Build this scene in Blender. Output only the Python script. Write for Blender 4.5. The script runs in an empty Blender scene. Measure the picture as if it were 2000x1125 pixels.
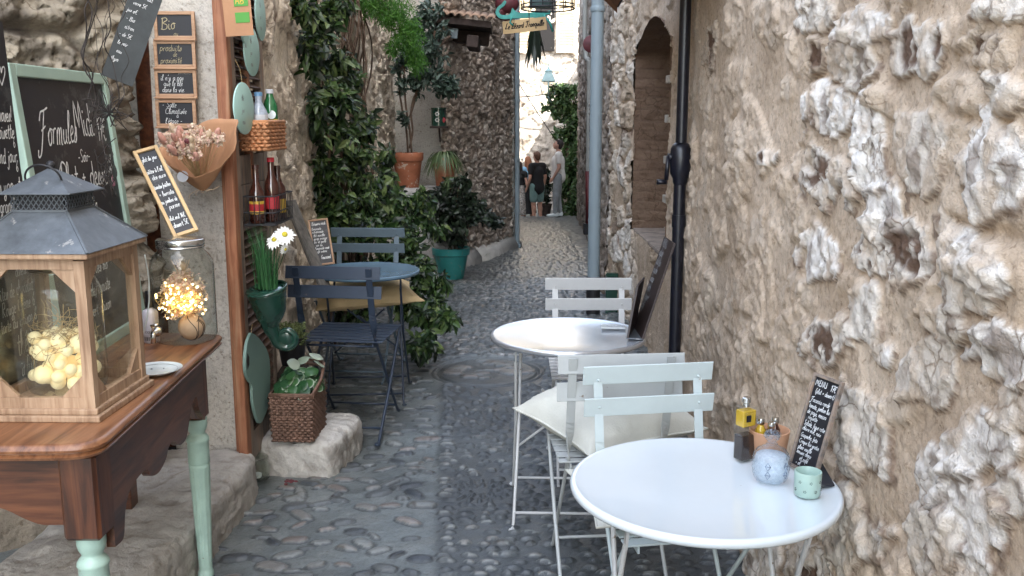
import bpy, math, random
import numpy as np
from mathutils import Vector, Matrix, Quaternion
sc = bpy.context.scene
R = math.radians
random.seed(7); rng = np.random.default_rng(7)
# ------------------------------------------------------------- camera, sky, sun, exposure
PITCH = R(10.2); FPX = 1800.0; CH = 1.51
cam = bpy.data.cameras.new('camera'); camo = bpy.data.objects.new('camera', cam)
sc.collection.objects.link(camo); sc.camera = camo
camo.location = (0, 0, CH); camo.rotation_euler = (R(90) - PITCH, 0, 0)
cam.sensor_width = 36; cam.lens = 36 * FPX / 2000; cam.clip_start = 0.05; cam.clip_end = 500
SUN = Vector((0.35, -0.60, 0.72)).normalized()
w = bpy.data.worlds.new('World'); sc.world = w; w.use_nodes = True
nt = w.node_tree; bg = nt.nodes['Background']
sky = nt.nodes.new('ShaderNodeTexSky'); sky.sky_type = 'NISHITA'; sky.sun_disc = False
sky.sun_elevation = math.asin(SUN.z); sky.sun_rotation = math.atan2(SUN.x, SUN.y); sky.dust_density = 2.0
hs_ = nt.nodes.new('ShaderNodeHueSaturation'); hs_.inputs['Saturation'].default_value = .62; nt.links.new(sky.outputs[0], hs_.inputs['Color']); tn = nt.nodes.new('ShaderNodeMix'); tn.data_type = 'RGBA'; tn.blend_type = 'MULTIPLY'; tn.inputs[0].default_value = 1; tn.inputs[7].default_value = (1.0, 1.0, .97, 1); nt.links.new(hs_.outputs[0], tn.inputs[6]); nt.links.new(tn.outputs[2], bg.inputs[0]); bg.inputs[1].default_value = 0.15
sl = bpy.data.lights.new('sun', 'SUN'); sl.energy = 2.0; sl.angle = R(0.5); sl.color = (1, .95, .87)
so = bpy.data.objects.new('sun', sl); sc.collection.objects.link(so)
so.rotation_euler = SUN.to_track_quat('Z', 'Y').to_euler()
sc.view_settings.view_transform = 'Standard'; sc.view_settings.look = 'None'
sc.view_settings.exposure = 3.02; sc.view_settings.gamma = 1
sc.cycles.use_denoising = True
sc.cycles.max_bounces = 8; sc.cycles.diffuse_bounces = 5; sc.cycles.transparent_max_bounces = 24
sc.cycles.sample_clamp_indirect = 6

# ------------------------------------------------------------- measuring the photograph
CP, SP = math.cos(PITCH), math.sin(PITCH)
def ray(px, py):
    a = (px - 1000) / FPX; b = -(py - 562.5) / FPX
    return a, CP + b * SP, -SP + b * CP
def at(px, py, Y):
    a, dy, dz = ray(px, py); t = Y / dy
    return Vector((a * t, Y, CH + dz * t))
def onz(px, py, z=0.0):
    a, dy, dz = ray(px, py); t = (z - CH) / dz
    return Vector((a * t, dy * t, z))
def proj(x, y, z):
    dx, dy, dz = x, y, z - CH
    f = dy * CP - dz * SP; u = dy * SP + dz * CP
    f = np.where(np.abs(f) < 1e-3, 1e-3, f) if isinstance(f, np.ndarray) else f
    return 1000 + FPX * dx / f, 562.5 - FPX * u / f
def gz(y):
    y = np.asarray(y, float)
    return np.where(y < 8.5, 0, -(y - 8.5) * .052) * (y < 22) + (y >= 22) * (-.702 - np.clip((y - 22) / .3, 0, 1) * .26)

# ------------------------------------------------------------- numpy noise
def _h(ix, iy, seed):
    n = (ix.astype(np.int64) * 374761393 + iy.astype(np.int64) * 668265263 + seed * 2246822519) & 0xffffffff
    n = ((n ^ (n >> 13)) * 1274126177) & 0xffffffff
    n = ((n ^ (n >> 16)) * 2654435761) & 0xffffffff
    return ((n ^ (n >> 15)) & 0xffffff) / float(0xffffff)
def vn(x, y, seed=0):
    x0 = np.floor(x); y0 = np.floor(y); fx = x - x0; fy = y - y0
    fx = fx * fx * fx * (fx * (fx * 6 - 15) + 10); fy = fy * fy * fy * (fy * (fy * 6 - 15) + 10)
    a = _h(x0, y0, seed); b = _h(x0 + 1, y0, seed); c = _h(x0, y0 + 1, seed); d = _h(x0 + 1, y0 + 1, seed)
    return (a * (1 - fx) + b * fx) * (1 - fy) + (c * (1 - fx) + d * fx) * fy
def fbm(x, y, o=4, seed=0, g=.5):
    s = 0; a = 1; t = 0
    for i in range(o):
        s = s + a * vn(x, y, seed + i * 17); t += a; a *= g; x = x * 2.03 + 5.1; y = y * 2.03 + 1.7
    return s / t
def ridged(x, y, o=4, seed=0):
    s = 0; a = 1; t = 0
    for i in range(o):
        s = s + a * (1 - np.abs(2 * vn(x, y, seed + i * 13) - 1)); t += a; a *= .55; x = x * 2.1 + 3; y = y * 2.1 + 7
    return s / t
def worley(x, y, seed=0, j=.85):
    x0 = np.floor(x); y0 = np.floor(y)
    f1 = np.full(x.shape, 9.); f2 = np.full(x.shape, 9.); idd = np.zeros(x.shape)
    for dx in (-1, 0, 1):
        for dy in (-1, 0, 1):
            cx = x0 + dx; cy = y0 + dy
            px = cx + .5 + j * (_h(cx, cy, seed) - .5); py = cy + .5 + j * (_h(cx, cy, seed + 5) - .5)
            d = np.hypot(px - x, py - y); n = d < f1
            f2 = np.where(n, f1, np.minimum(f2, d)); idd = np.where(n, _h(cx, cy, seed + 9), idd); f1 = np.where(n, d, f1)
    return f1, f2, idd
def facet(x, y, seed=0, j=.9):
    """broken stone: every cell is a plane of its own tilt and level"""
    x0 = np.floor(x); y0 = np.floor(y); f1 = np.full(x.shape, 9.); out = np.zeros(x.shape)
    for dx in (-1, 0, 1):
        for dy in (-1, 0, 1):
            cx = x0 + dx; cy = y0 + dy
            px = cx + .5 + j * (_h(cx, cy, seed) - .5); py = cy + .5 + j * (_h(cx, cy, seed + 5) - .5)
            d = np.hypot(px - x, py - y); n = d < f1
            v = (_h(cx, cy, seed + 9) - .5) + (x - px) * (_h(cx, cy, seed + 11) - .5) * 1.6 + (y - py) * (_h(cx, cy, seed + 13) - .5) * 1.6
            out = np.where(n, v, out); f1 = np.where(n, d, f1)
    return out
def sst(a, b, x):
    t = np.clip((x - a) / (b - a), 0, 1); return t * t * (3 - 2 * t)

# ------------------------------------------------------------- materials
M = {}
def newmat(name):
    m = bpy.data.materials.new(name); m.use_nodes = True; n = m.node_tree
    return m, n, n.nodes['Principled BSDF'], n.nodes, n.links
def mat(name, col, rough=.6, metal=0, var=.15, vs=12, bump=.0, bs=60, col2=None, spec=.5, trans=0, coat=0, stretch=(1, 1, 1), rvar=.0, sub=0, wear=None):
    m, n, b, N, L = newmat(name)
    tc = N.new('ShaderNodeTexCoord'); mp = N.new('ShaderNodeMapping'); mp.inputs['Scale'].default_value = stretch
    L.new(tc.outputs['Object'], mp.inputs[0])
    no = N.new('ShaderNodeTexNoise'); no.inputs['Scale'].default_value = vs; no.inputs['Detail'].default_value = 6; no.inputs['Roughness'].default_value = .65
    L.new(mp.outputs[0], no.inputs['Vector'])
    rp = N.new('ShaderNodeValToRGB'); e = rp.color_ramp.elements
    c2 = col2 or tuple(c * (1 + var) for c in col); c1 = col if col2 else tuple(c * (1 - var) for c in col)
    e[0].position = .33; e[1].position = .67
    e[0].color = (*c1, 1); e[1].color = (*[min(c, 1) for c in c2], 1)
    L.new(no.outputs[0], rp.inputs[0]); colour = rp.outputs[0]
    if wear:
        wn = N.new('ShaderNodeTexNoise'); wn.inputs['Scale'].default_value = wear[1]; wn.inputs['Detail'].default_value = 7; wn.inputs['Roughness'].default_value = .72; L.new(tc.outputs['Object'], wn.inputs['Vector'])
        wr = N.new('ShaderNodeMapRange'); wr.inputs[1].default_value = wear[2]; wr.inputs[2].default_value = wear[2] + .03; L.new(wn.outputs[0], wr.inputs[0])
        wm = N.new('ShaderNodeMix'); wm.data_type = 'RGBA'; L.new(wr.outputs[0], wm.inputs[0]); L.new(rp.outputs[0], wm.inputs[6]); wm.inputs[7].default_value = (*wear[0], 1); colour = wm.outputs[2]
    L.new(colour, b.inputs['Base Color'])
    b.inputs['Roughness'].default_value = rough; b.inputs['Metallic'].default_value = metal
    b.inputs['Specular IOR Level'].default_value = spec; b.inputs['Coat Weight'].default_value = coat
    if trans: b.inputs['Transmission Weight'].default_value = trans
    if rvar:
        mr = N.new('ShaderNodeMapRange'); mr.inputs[3].default_value = rough - rvar; mr.inputs[4].default_value = rough + rvar
        L.new(no.outputs[0], mr.inputs[0]); L.new(mr.outputs[0], b.inputs['Roughness'])
    if bump:
        n2 = N.new('ShaderNodeTexNoise'); n2.inputs['Scale'].default_value = bs; n2.inputs['Detail'].default_value = 5
        L.new(mp.outputs[0], n2.inputs['Vector'])
        bp = N.new('ShaderNodeBump'); bp.inputs['Strength'].default_value = 1; bp.inputs['Distance'].default_value = bump
        L.new(n2.outputs[0], bp.inputs['Height']); L.new(bp.outputs[0], b.inputs['Normal'])
    M[name] = m; return m
def emis(name, col, s, rough=.5):
    m, n, b, N, L = newmat(name); b.inputs['Base Color'].default_value = (*col, 1); b.inputs['Roughness'].default_value = rough
    b.inputs['Emission Color'].default_value = (*col, 1); b.inputs['Emission Strength'].default_value = s; M[name] = m
def thin_glass(name, tint=(1, 1, 1), refl=.35, rough=.02, bump=0, bs=60):
    m, n, b, N, L = newmat(name); N.remove(b); out = N['Material Output']
    tr = N.new('ShaderNodeBsdfTransparent'); tr.inputs[0].default_value = (*tint, 1)
    gl = N.new('ShaderNodeBsdfGlossy'); gl.inputs['Roughness'].default_value = rough
    lw = N.new('ShaderNodeLayerWeight'); lw.inputs[0].default_value = .5
    pw = N.new('ShaderNodeMath'); pw.operation = 'POWER'; pw.inputs[1].default_value = 3.0; L.new(lw.outputs['Facing'], pw.inputs[0])
    mr = N.new('ShaderNodeMapRange'); mr.inputs[3].default_value = .04; mr.inputs[4].default_value = refl * 2.2; L.new(pw.outputs[0], mr.inputs[0])
    mx = N.new('ShaderNodeMixShader'); L.new(mr.outputs[0], mx.inputs[0]); L.new(tr.outputs[0], mx.inputs[1]); L.new(gl.outputs[0], mx.inputs[2])
    L.new(mx.outputs[0], out.inputs[0])
    if bump:
        n2 = N.new('ShaderNodeTexNoise'); n2.inputs['Scale'].default_value = bs
        bp = N.new('ShaderNodeBump'); bp.inputs['Distance'].default_value = bump
        tc = N.new('ShaderNodeTexCoord'); L.new(tc.outputs['Object'], n2.inputs['Vector'])
        L.new(n2.outputs[0], bp.inputs['Height']); L.new(bp.outputs[0], gl.inputs['Normal']); L.new(bp.outputs[0], lw.inputs['Normal'])
    M[name] = m
def solid_glass(name, col=(1, 1, 1), rough=0.02, ior=1.45):
    m, n, b, N, L = newmat(name); b.inputs['Base Color'].default_value = (*col, 1); b.inputs['Roughness'].default_value = rough
    b.inputs['Transmission Weight'].default_value = 1; b.inputs['IOR'].default_value = ior; M[name] = m
def attrmat(name, mortar, stones, dark, mscale=9, bump=.006, bs=45, rough=.9, mr=.0, fine=.0015, streak=1.0, spec=.3, facets=.8, cracks=11, ckcol=(.38, .33, .29)):
    """stone/mortar material: R = stone mask, G = stone random, B = stain, on the right wall also painted shade at stone edges"""
    m, n, b, N, L = newmat(name)
    at_ = N.new('ShaderNodeAttribute'); at_.attribute_name = 'sc'
    sp = N.new('ShaderNodeSeparateColor'); L.new(at_.outputs['Color'], sp.inputs[0])
    tc = N.new('ShaderNodeTexCoord')
    def noise(s, d=6, r=.6):
        q = N.new('ShaderNodeTexNoise'); q.inputs['Scale'].default_value = s; q.inputs['Detail'].default_value = d; q.inputs['Roughness'].default_value = r
        L.new(tc.outputs['Object'], q.inputs['Vector']); return q
    def ramp(src, cols, lo=.3, hi=.7):
        r = N.new('ShaderNodeValToRGB'); e = r.color_ramp.elements
        for i, c in enumerate(cols):
            p = lo + (hi - lo) * i / (len(cols) - 1)
            if i < 2: e[i].position = p; e[i].color = (*c, 1)
            else: k = e.new(p); k.color = (*c, 1)
        L.new(src, r.inputs[0]); return r.outputs[0]
    def mix(f, a, c, t='MIX'):
        q = N.new('ShaderNodeMix'); q.data_type = 'RGBA'; q.blend_type = t
        if isinstance(f, float): q.inputs[0].default_value = f
        else: L.new(f, q.inputs[0])
        L.new(a, q.inputs[6]); L.new(c, q.inputs[7]); return q.outputs[2]
    mo = ramp(noise(mscale).outputs[0], mortar); fn = noise(bs * 2, 4, .7).outputs[0]
    mo = mix(.55, mo, ramp(fn, [(.45,) * 3, (1,) * 3, (1.12,) * 3], .3, .7), 'MULTIPLY')
    stc = ramp(sp.outputs[1], stones, .0, 1.0)
    stc = mix(.8, stc, ramp(noise(26, 8, .75).outputs[0], [(.72, .67, .61), (1, 1, 1), (1.12, 1.12, 1.12)], .32, .62), 'MULTIPLY')
    dn = N.new('ShaderNodeMix'); dn.data_type = 'VECTOR'; dn.inputs[0].default_value = .09; L.new(tc.outputs['Object'], dn.inputs[4]); L.new(noise(7, 4, .6).outputs['Color'], dn.inputs[5])
    vo = N.new('ShaderNodeTexVoronoi'); vo.feature = 'DISTANCE_TO_EDGE'; vo.inputs['Scale'].default_value = cracks; L.new(dn.outputs[1], vo.inputs['Vector'])
    ck = ramp(vo.outputs['Distance'], [ckcol, (1, 1, 1)], .0, .035)
    msk = ramp(noise(5, 3, .5).outputs[0], [(0, 0, 0), (1, 1, 1)], .42, .58)
    stc = mix(msk, stc, mix(1.0, stc, ck, 'MULTIPLY'))
    pit = ramp(noise(bs * 1.3, 5, .72).outputs[0], [(.42, .36, .3), (1, 1, 1)], .33, .43)
    mo = mix(.75, mo, pit, 'MULTIPLY')
    big = ramp(noise(1.6, 5, .6).outputs[0], [(.80, .77, .74), (1.08, 1.07, 1.06)], .36, .64)
    c = mix(1.0, mix(sp.outputs[0], mo, stc), big, 'MULTIPLY')
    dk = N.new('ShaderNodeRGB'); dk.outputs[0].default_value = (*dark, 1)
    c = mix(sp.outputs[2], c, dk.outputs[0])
    L.new(c, b.inputs['Base Color']); b.inputs['Roughness'].default_value = rough; b.inputs['Specular IOR Level'].default_value = spec
    bp = N.new('ShaderNodeBump'); bp.inputs['Distance'].default_value = bump; 
    v2 = N.new('ShaderNodeTexVoronoi'); v2.inputs['Scale'].default_value = bs * .8; L.new(dn.outputs[1], v2.inputs['Vector'])
    ma = N.new('ShaderNodeMath'); ma.operation = 'MULTIPLY'; L.new(v2.outputs['Distance'], ma.inputs[0]); L.new(sp.outputs[0], ma.inputs[1])
    mb_ = N.new('ShaderNodeMath'); mb_.operation = 'MULTIPLY_ADD'; mb_.inputs[1].default_value = -facets; L.new(ma.outputs[0], mb_.inputs[0]); L.new(noise(bs, 8, .62).outputs[0], mb_.inputs[2]); L.new(mb_.outputs[0], bp.inputs['Height'])
    b2 = N.new('ShaderNodeBump'); b2.inputs['Distance'].default_value = fine; L.new(noise(bs * 6, 3, .6).outputs[0], b2.inputs['Height'])
    L.new(bp.outputs[0], b2.inputs['Normal']); L.new(b2.outputs[0], b.inputs['Normal'])
    M[name] = m; return m
def leafmat(name, cols, rough=.45, trans=.25, lo=0., hi=1.):
    m, n, b, N, L = newmat(name)
    a = N.new('ShaderNodeAttribute'); a.attribute_name = 'lv'
    r = N.new('ShaderNodeValToRGB'); e = r.color_ramp.elements
    for i, c in enumerate(cols):
        p = i / (len(cols) - 1)
        if i < 2: e[i].position = p; e[i].color = (*c, 1)
        else: k = e.new(p); k.color = (*c, 1)
    L.new(a.outputs['Fac'], r.inputs[0]); L.new(r.outputs[0], b.inputs['Base Color']); b.inputs['Roughness'].default_value = rough
    tl = N.new('ShaderNodeBsdfTranslucent'); L.new(r.outputs[0], tl.inputs[0])
    mx = N.new('ShaderNodeMixShader'); mx.inputs[0].default_value = trans
    L.new(b.outputs[0], mx.inputs[1]); L.new(tl.outputs[0], mx.inputs[2]); L.new(mx.outputs[0], N['Material Output'].inputs[0])
    M[name] = m

def woodmat(name, c1, c2, c3, rough=.45, axis='X', scale=3, bump=.0008, coat=.1, stretch=14):
    m, n, b, N, L = newmat(name)
    tc = N.new('ShaderNodeTexCoord'); mp = N.new('ShaderNodeMapping')
    s = [stretch] * 3; s['XYZ'.index(axis)] = 1; mp.inputs['Scale'].default_value = s
    L.new(tc.outputs['Object'], mp.inputs[0])
    q = N.new('ShaderNodeTexNoise'); q.inputs['Scale'].default_value = scale; q.inputs['Detail'].default_value = 8; q.inputs['Roughness'].default_value = .62; q.inputs['Distortion'].default_value = .6
    L.new(mp.outputs[0], q.inputs['Vector'])
    r = N.new('ShaderNodeValToRGB'); e = r.color_ramp.elements
    e[0].position = .34; e[0].color = (*c1, 1); e[1].position = .5; e[1].color = (*c2, 1); k = e.new(.68); k.color = (*c3, 1)
    L.new(q.outputs[0], r.inputs[0])
    q2 = N.new('ShaderNodeTexNoise'); q2.inputs['Scale'].default_value = 7; q2.inputs['Detail'].default_value = 5
    L.new(tc.outputs['Object'], q2.inputs['Vector'])
    r2 = N.new('ShaderNodeValToRGB'); r2.color_ramp.elements[0].position = .35; r2.color_ramp.elements[0].color = (.55, .5, .48, 1); r2.color_ramp.elements[1].position = .65
    L.new(q2.outputs[0], r2.inputs[0])
    mx = N.new('ShaderNodeMix'); mx.data_type = 'RGBA'; mx.blend_type = 'MULTIPLY'; mx.inputs[0].default_value = .6
    L.new(r.outputs[0], mx.inputs[6]); L.new(r2.outputs[0], mx.inputs[7])
    L.new(mx.outputs[2], b.inputs['Base Color']); b.inputs['Roughness'].default_value = rough; b.inputs['Coat Weight'].default_value = coat; b.inputs['Coat Roughness'].default_value = .25
    bp = N.new('ShaderNodeBump'); bp.inputs['Distance'].default_value = bump; L.new(q.outputs[0], bp.inputs['Height']); L.new(bp.outputs[0], b.inputs['Normal'])
    M[name] = m

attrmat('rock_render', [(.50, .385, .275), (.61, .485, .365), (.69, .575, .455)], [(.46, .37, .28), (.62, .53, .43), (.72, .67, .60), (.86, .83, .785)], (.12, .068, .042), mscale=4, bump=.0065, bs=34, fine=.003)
attrmat('rubble', [(.26, .22, .18), (.36, .31, .26), (.42, .37, .31)], [(.26, .22, .18), (.40, .35, .30), (.33, .27, .22), (.52, .48, .43)], (.07, .05, .04), mscale=6, bump=.012, bs=24)
attrmat('rubble_far', [(.34, .29, .25), (.46, .40, .35), (.52, .46, .41)], [(.36, .30, .25), (.58, .51, .45), (.44, .36, .30), (.7, .65, .6)], (.06, .045, .04), mscale=5, bump=.016, bs=16)
attrmat('rock_dark', [(.15, .13, .105), (.24, .21, .17), (.33, .29, .235)], [(.17, .15, .12), (.28, .25, .2), (.36, .33, .27)], (.05, .04, .035), mscale=5, bump=.016, bs=22)
attrmat('lime_wall', [(.44, .4, .34), (.56, .52, .46), (.62, .59, .53)], [(.4, .35, .3), (.6, .55, .48), (.68, .64, .58)], (.15, .12, .1), mscale=3, bump=.01, bs=20)
attrmat('cobble', [(.098, .116, .122), (.145, .168, .172), (.19, .208, .207)], [(.03, .038, .05), (.088, .10, .106), (.18, .195, .195), (.14, .12, .11), (.40, .41, .41)], (.036, .040, .043), mscale=5, bump=.003, bs=40, rough=.34, fine=.0012, spec=.6, cracks=3, facets=0)
mat('plaster', (.46, .45, .42), .9, var=.14, vs=5, bump=.010, bs=28)
mat('plaster_low', (.27, .225, .18), .9, var=.15, vs=4, bump=.004, bs=30)
mat('step_stone', (.38, .275, .235), .85, var=.25, vs=9, bump=.008, bs=26)
mat('niche_plaster', (.29, .18, .11), .9, var=.22, vs=5, bump=.006, bs=20)
woodmat('table_wood', (.038, .012, .006), (.092, .03, .013), (.155, .058, .025), rough=.35, axis='Y', coat=.3)
woodmat('table_wood_z', (.038, .012, .006), (.092, .03, .013), (.155, .058, .025), rough=.35, axis='Z', coat=.3)
woodmat('table_wood_x', (.038, .012, .006), (.092, .03, .013), (.155, .058, .025), rough=.35, axis='X', coat=.3)
woodmat('table_top_wood', (.12, .047, .02), (.24, .10, .042), (.35, .17, .08), rough=.38, axis='Y', coat=.25)
woodmat('light_wood', (.27, .165, .10), (.39, .26, .165), (.48, .345, .235), rough=.55, axis='Z', scale=5, coat=0)
woodmat('board_wood', (.36, .2, .11), (.46, .28, .165), (.52, .34, .21), rough=.55, axis='X', scale=6, coat=0)
woodmat('door_wood', (.06, .018, .009), (.12, .034, .015), (.17, .055, .024), rough=.4, axis='Z', coat=.15)
woodmat('frame_wood', (.22, .075, .035), (.36, .15, .075), (.42, .24, .14), rough=.65, axis='Z', coat=0, bump=.002)
woodmat('grey_wood', (.16, .14, .125), (.27, .22, .18), (.36, .25, .18), rough=.75, axis='Z', coat=0, bump=.002)
woodmat('plank_grey', (.07, .068, .062), (.13, .125, .115), (.2, .19, .17), rough=.8, axis='Z', coat=0)
woodmat('shutter_wood', (.055, .035, .028), (.12, .07, .05), (.2, .14, .1), rough=.7, axis='Y', coat=0, bump=.001, stretch=10)
mat('mint_paint', (.33, .47, .41), .45, var=.10, vs=14, bump=.0006, bs=40, wear=((.2, .17, .12), 24, .655))
mat('mint_board', (.36, .50, .43), .5, var=.07, vs=9, wear=((.26, .3, .26), 26, .66))
mat('mint_disc', (.40, .62, .57), .5, var=.05, vs=9)
mat('mint_dark', (.17, .27, .24), .5, var=.05, vs=9)
mat('slate', (.012, .013, .018), .5, var=.3, vs=7, rvar=.12, wear=((.05, .052, .055), 6, .55))
mat('slate_grey', (.035, .042, .045), .6, var=.35, vs=9)
mat('chalk', (.74, .76, .76), .95, var=.2, vs=60)
mat('chalk_pink', (.6, .25, .36), .95, var=.1)
mat('chalk_dim', (.42, .36, .22), .95, var=.1)
mat('zinc', (.12, .135, .15), .5, .55, var=.3, vs=16, bump=.0006, bs=50, rvar=.12, wear=((.3, .3, .29), 22, .62))
mat('iron_dark', (.03, .03, .033), .5, .5, var=.2)
mat('chrome', (.62, .62, .6), .22, 1, var=.1)
mat('brass_lid', (.25, .2, .12), .35, 1, var=.2)
mat('white_paint', (.66, .72, .75), .3, 0, var=.03, vs=4, spec=.6, coat=1.0, bump=.00015, bs=25, wear=((.42, .38, .32), 38, .70))
mat('steel_top', (.60, .63, .67), .2, .75, var=.06, vs=6, rvar=.07)
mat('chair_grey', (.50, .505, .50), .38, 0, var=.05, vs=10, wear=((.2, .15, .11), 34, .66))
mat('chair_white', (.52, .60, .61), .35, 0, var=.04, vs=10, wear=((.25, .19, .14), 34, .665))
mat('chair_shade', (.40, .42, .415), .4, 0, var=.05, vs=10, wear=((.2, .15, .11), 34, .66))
mat('navy', (.022, .035, .06), .4, var=.1, vs=20, wear=((.12, .1, .09), 34, .66))
mat('blue_grey', (.115, .165, .21), .4, var=.08, vs=20, wear=((.2, .18, .15), 34, .66))
mat('blue_table', (.105, .175, .24), .25, var=.05, vs=10, wear=((.25, .24, .2), 26, .68))
mat('cushion_cream', (.56, .56, .50), .85, var=.06, vs=8, bump=.0015, bs=160)
mat('cushion_yellow', (.56, .42, .23), .85, var=.12, vs=8, bump=.0015, bs=140)
mat('pole_black', (.006, .007, .014), .35, var=.2, spec=.6)
mat('pipe_grey', (.25, .31, .345), .5, var=.07, vs=5, stretch=(1, 1, .2), wear=((.2, .17, .14), 9, .66))
mat('pipe_pale', (.36, .36, .33), .6, var=.12, vs=6)
mat('pipe_red', (.12, .02, .022), .5, var=.1)
mat('terracotta', (.34, .12, .06), .75, var=.2, vs=10, bump=.001, wear=((.5, .4, .32), 9, .58))
mat('turquoise', (.03, .22, .21), .35, var=.12, vs=8, wear=((.12, .2, .18), 16, .6))
mat('green_glaze', (.012, .05, .035), .18, var=.15, vs=10, coat=.6)
mat('wicker_dark', (.15, .085, .06), .7, var=.35, vs=30, bump=.001)
mat('wicker_light', (.44, .2, .09), .65, var=.3, vs=25, bump=.002, bs=90)
mat('kraft', (.40, .21, .11), .75, var=.12, vs=8, bump=.003, bs=14)
mat('bark', (.10, .065, .045), .9, var=.3, vs=30, bump=.004)
mat('twig', (.025, .02, .018), .85, var=.3)
mat('soil', (.03, .022, .017), .95, var=.3, bump=.006)
mat('tile', (.30, .2, .14), .85, var=.3, vs=6, bump=.006, bs=30)
mat('old_beam', (.045, .03, .025), .85, var=.3)
mat('canvas_brown', (.30, .17, .11), .85, var=.06)
mat('white_ceramic', (.68, .74, .74), .15, var=.02, coat=.5)
mat('label_white', (.6, .62, .66), .5, var=.03)
mat('green_label', (.07, .28, .04), .6, var=.05)
mat('yellow_label', (.6, .4, .05), .5, var=.05)
mat('red_label', (.4, .02, .03), .5, var=.05)
mat('blue_cap', (.14, .3, .5), .4, var=.05)
mat('oil', (.55, .36, .03), .15, var=.1, spec=.8)
mat('vinegar', (.03, .018, .015), .12, var=.1, spec=.8)
mat('brown_glass', (.045, .012, .008), .1, var=.1, spec=.8, coat=.5)
mat('green_glass', (.02, .14, .05), .1, var=.1, spec=.8, coat=.5)
mat('terra_cup', (.52, .28, .16), .7, var=.05)
mat('mint_cup', (.36, .50, .44), .3, var=.04)
mat('black_plastic', (.012, .012, .014), .35, var=.1)
mat('white_bottle', (.50, .50, .58), .4, var=.03)
mat('straw', (.45, .33, .17), .85, var=.3, vs=40)
mat('dry_pink', (.52, .28, .22), .85, var=.25, vs=40)
mat('dry_cream', (.55, .42, .29), .85, var=.25, vs=40)
mat('deco_ball', (.5, .35, .24), .7, var=.15, vs=10)
mat('skin', (.46, .26, .19), .6, var=.05)
mat('hair_brown', (.10, .05, .03), .8, var=.3, vs=60)
mat('hair_red', (.28, .12, .06), .8, var=.3, vs=60)
mat('hair_dark', (.02, .014, .012), .8, var=.3, vs=60)
mat('cloth_white', (.66, .64, .60), .9, var=.05)
mat('cloth_black', (.010, .010, .011), .9, var=.2)
mat('cloth_grey', (.26, .28, .29), .9, var=.15)
mat('cloth_blue', (.24, .45, .62), .9, var=.12)
mat('cloth_teal', (.16, .27, .26), .9, var=.1)
mat('cloth_pattern', (.01, .01, .01), .9, vs=30, col2=(.6, .55, .5))
mat('sign_wood', (.58, .40, .2), .6, var=.1, vs=5)
mat('lizard_teal', (.03, .28, .24), .45, var=.3, vs=12)
mat('maroon', (.10, .02, .025), .6, var=.3, vs=16)
mat('cream_shutter', (.66, .54, .36), .7, var=.05)
mat('lamp_green', (.16, .25, .25), .4, var=.1)
mat('dark_void', (.006, .005, .005), 1, var=.1)
mat('bottle_clear', (.35, .4, .48), .08, var=.3, vs=40, spec=.9)
mat('petal', (.78, .78, .74), .6, var=.03)
mat('daisy_eye', (.5, .42, .03), .8, var=.2, vs=90)
mat('ink', (.02, .015, .012), .8, var=.1)
mat('brass', (.4, .28, .12), .35, 1, var=.2)
mat('gem_pattern', (.04, .07, .14), .3, var=.5, vs=60)
thin_glass('glass', (.97, .98, .97), .22, .02, bump=.0)
thin_glass('jar_glass', (.90, .92, .90), .42, .04, bump=.003, bs=16)
thin_glass('cut_glass', (.90, .95, 1.0), .40, .06, bump=.004, bs=110)
thin_glass('bottle_plastic', (.8, .86, .95), .4, .08, bump=.006, bs=45)
emis('warm_bulb', (.96, .81, .50), .036)
emis('fairy', (1, .76, .3), 1.3)
emis('petal_glow', (1, .70, .27), .10)
leafmat('leaf_vine', [(.006, .013, .006), (.011, .028, .009), (.02, .048, .013), (.04, .085, .022), (.07, .125, .034), (.15, .20, .07)], .4, .2)
leafmat('leaf_fern', [(.035, .12, .015), (.06, .19, .02), (.10, .25, .03)], .5, .35)
leafmat('leaf_grey', [(.02, .04, .03), (.045, .075, .055), (.09, .13, .10)], .4, .2)
leafmat('leaf_dark', [(.005, .010, .006), (.012, .022, .012), (.03, .05, .025)], .4, .15)
leafmat('leaf_spider', [(.03, .06, .02), (.10, .15, .06), (.22, .27, .15)], .45, .25)
leafmat('leaf_grass', [(.02, .08, .03), (.04, .16, .05), (.09, .24, .1)], .45, .3)
leafmat('leaf_thyme', [(.05, .075, .02), (.12, .16, .05), (.24, .28, .12)], .6, .25)
leafmat('leaf_cyclamen', [(.012, .05, .02), (.03, .10, .035), (.06, .15, .05), (.35, .42, .33)], .35, .15)
leafmat('leaf_far', [(.02, .045, .012), (.05, .10, .03), (.12, .2, .07)], .45, .3)
leafmat('dry_leaf', [(.50, .36, .24), (.72, .60, .45), (.66, .42, .36), (.78, .70, .55)], .8, .2)

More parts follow.
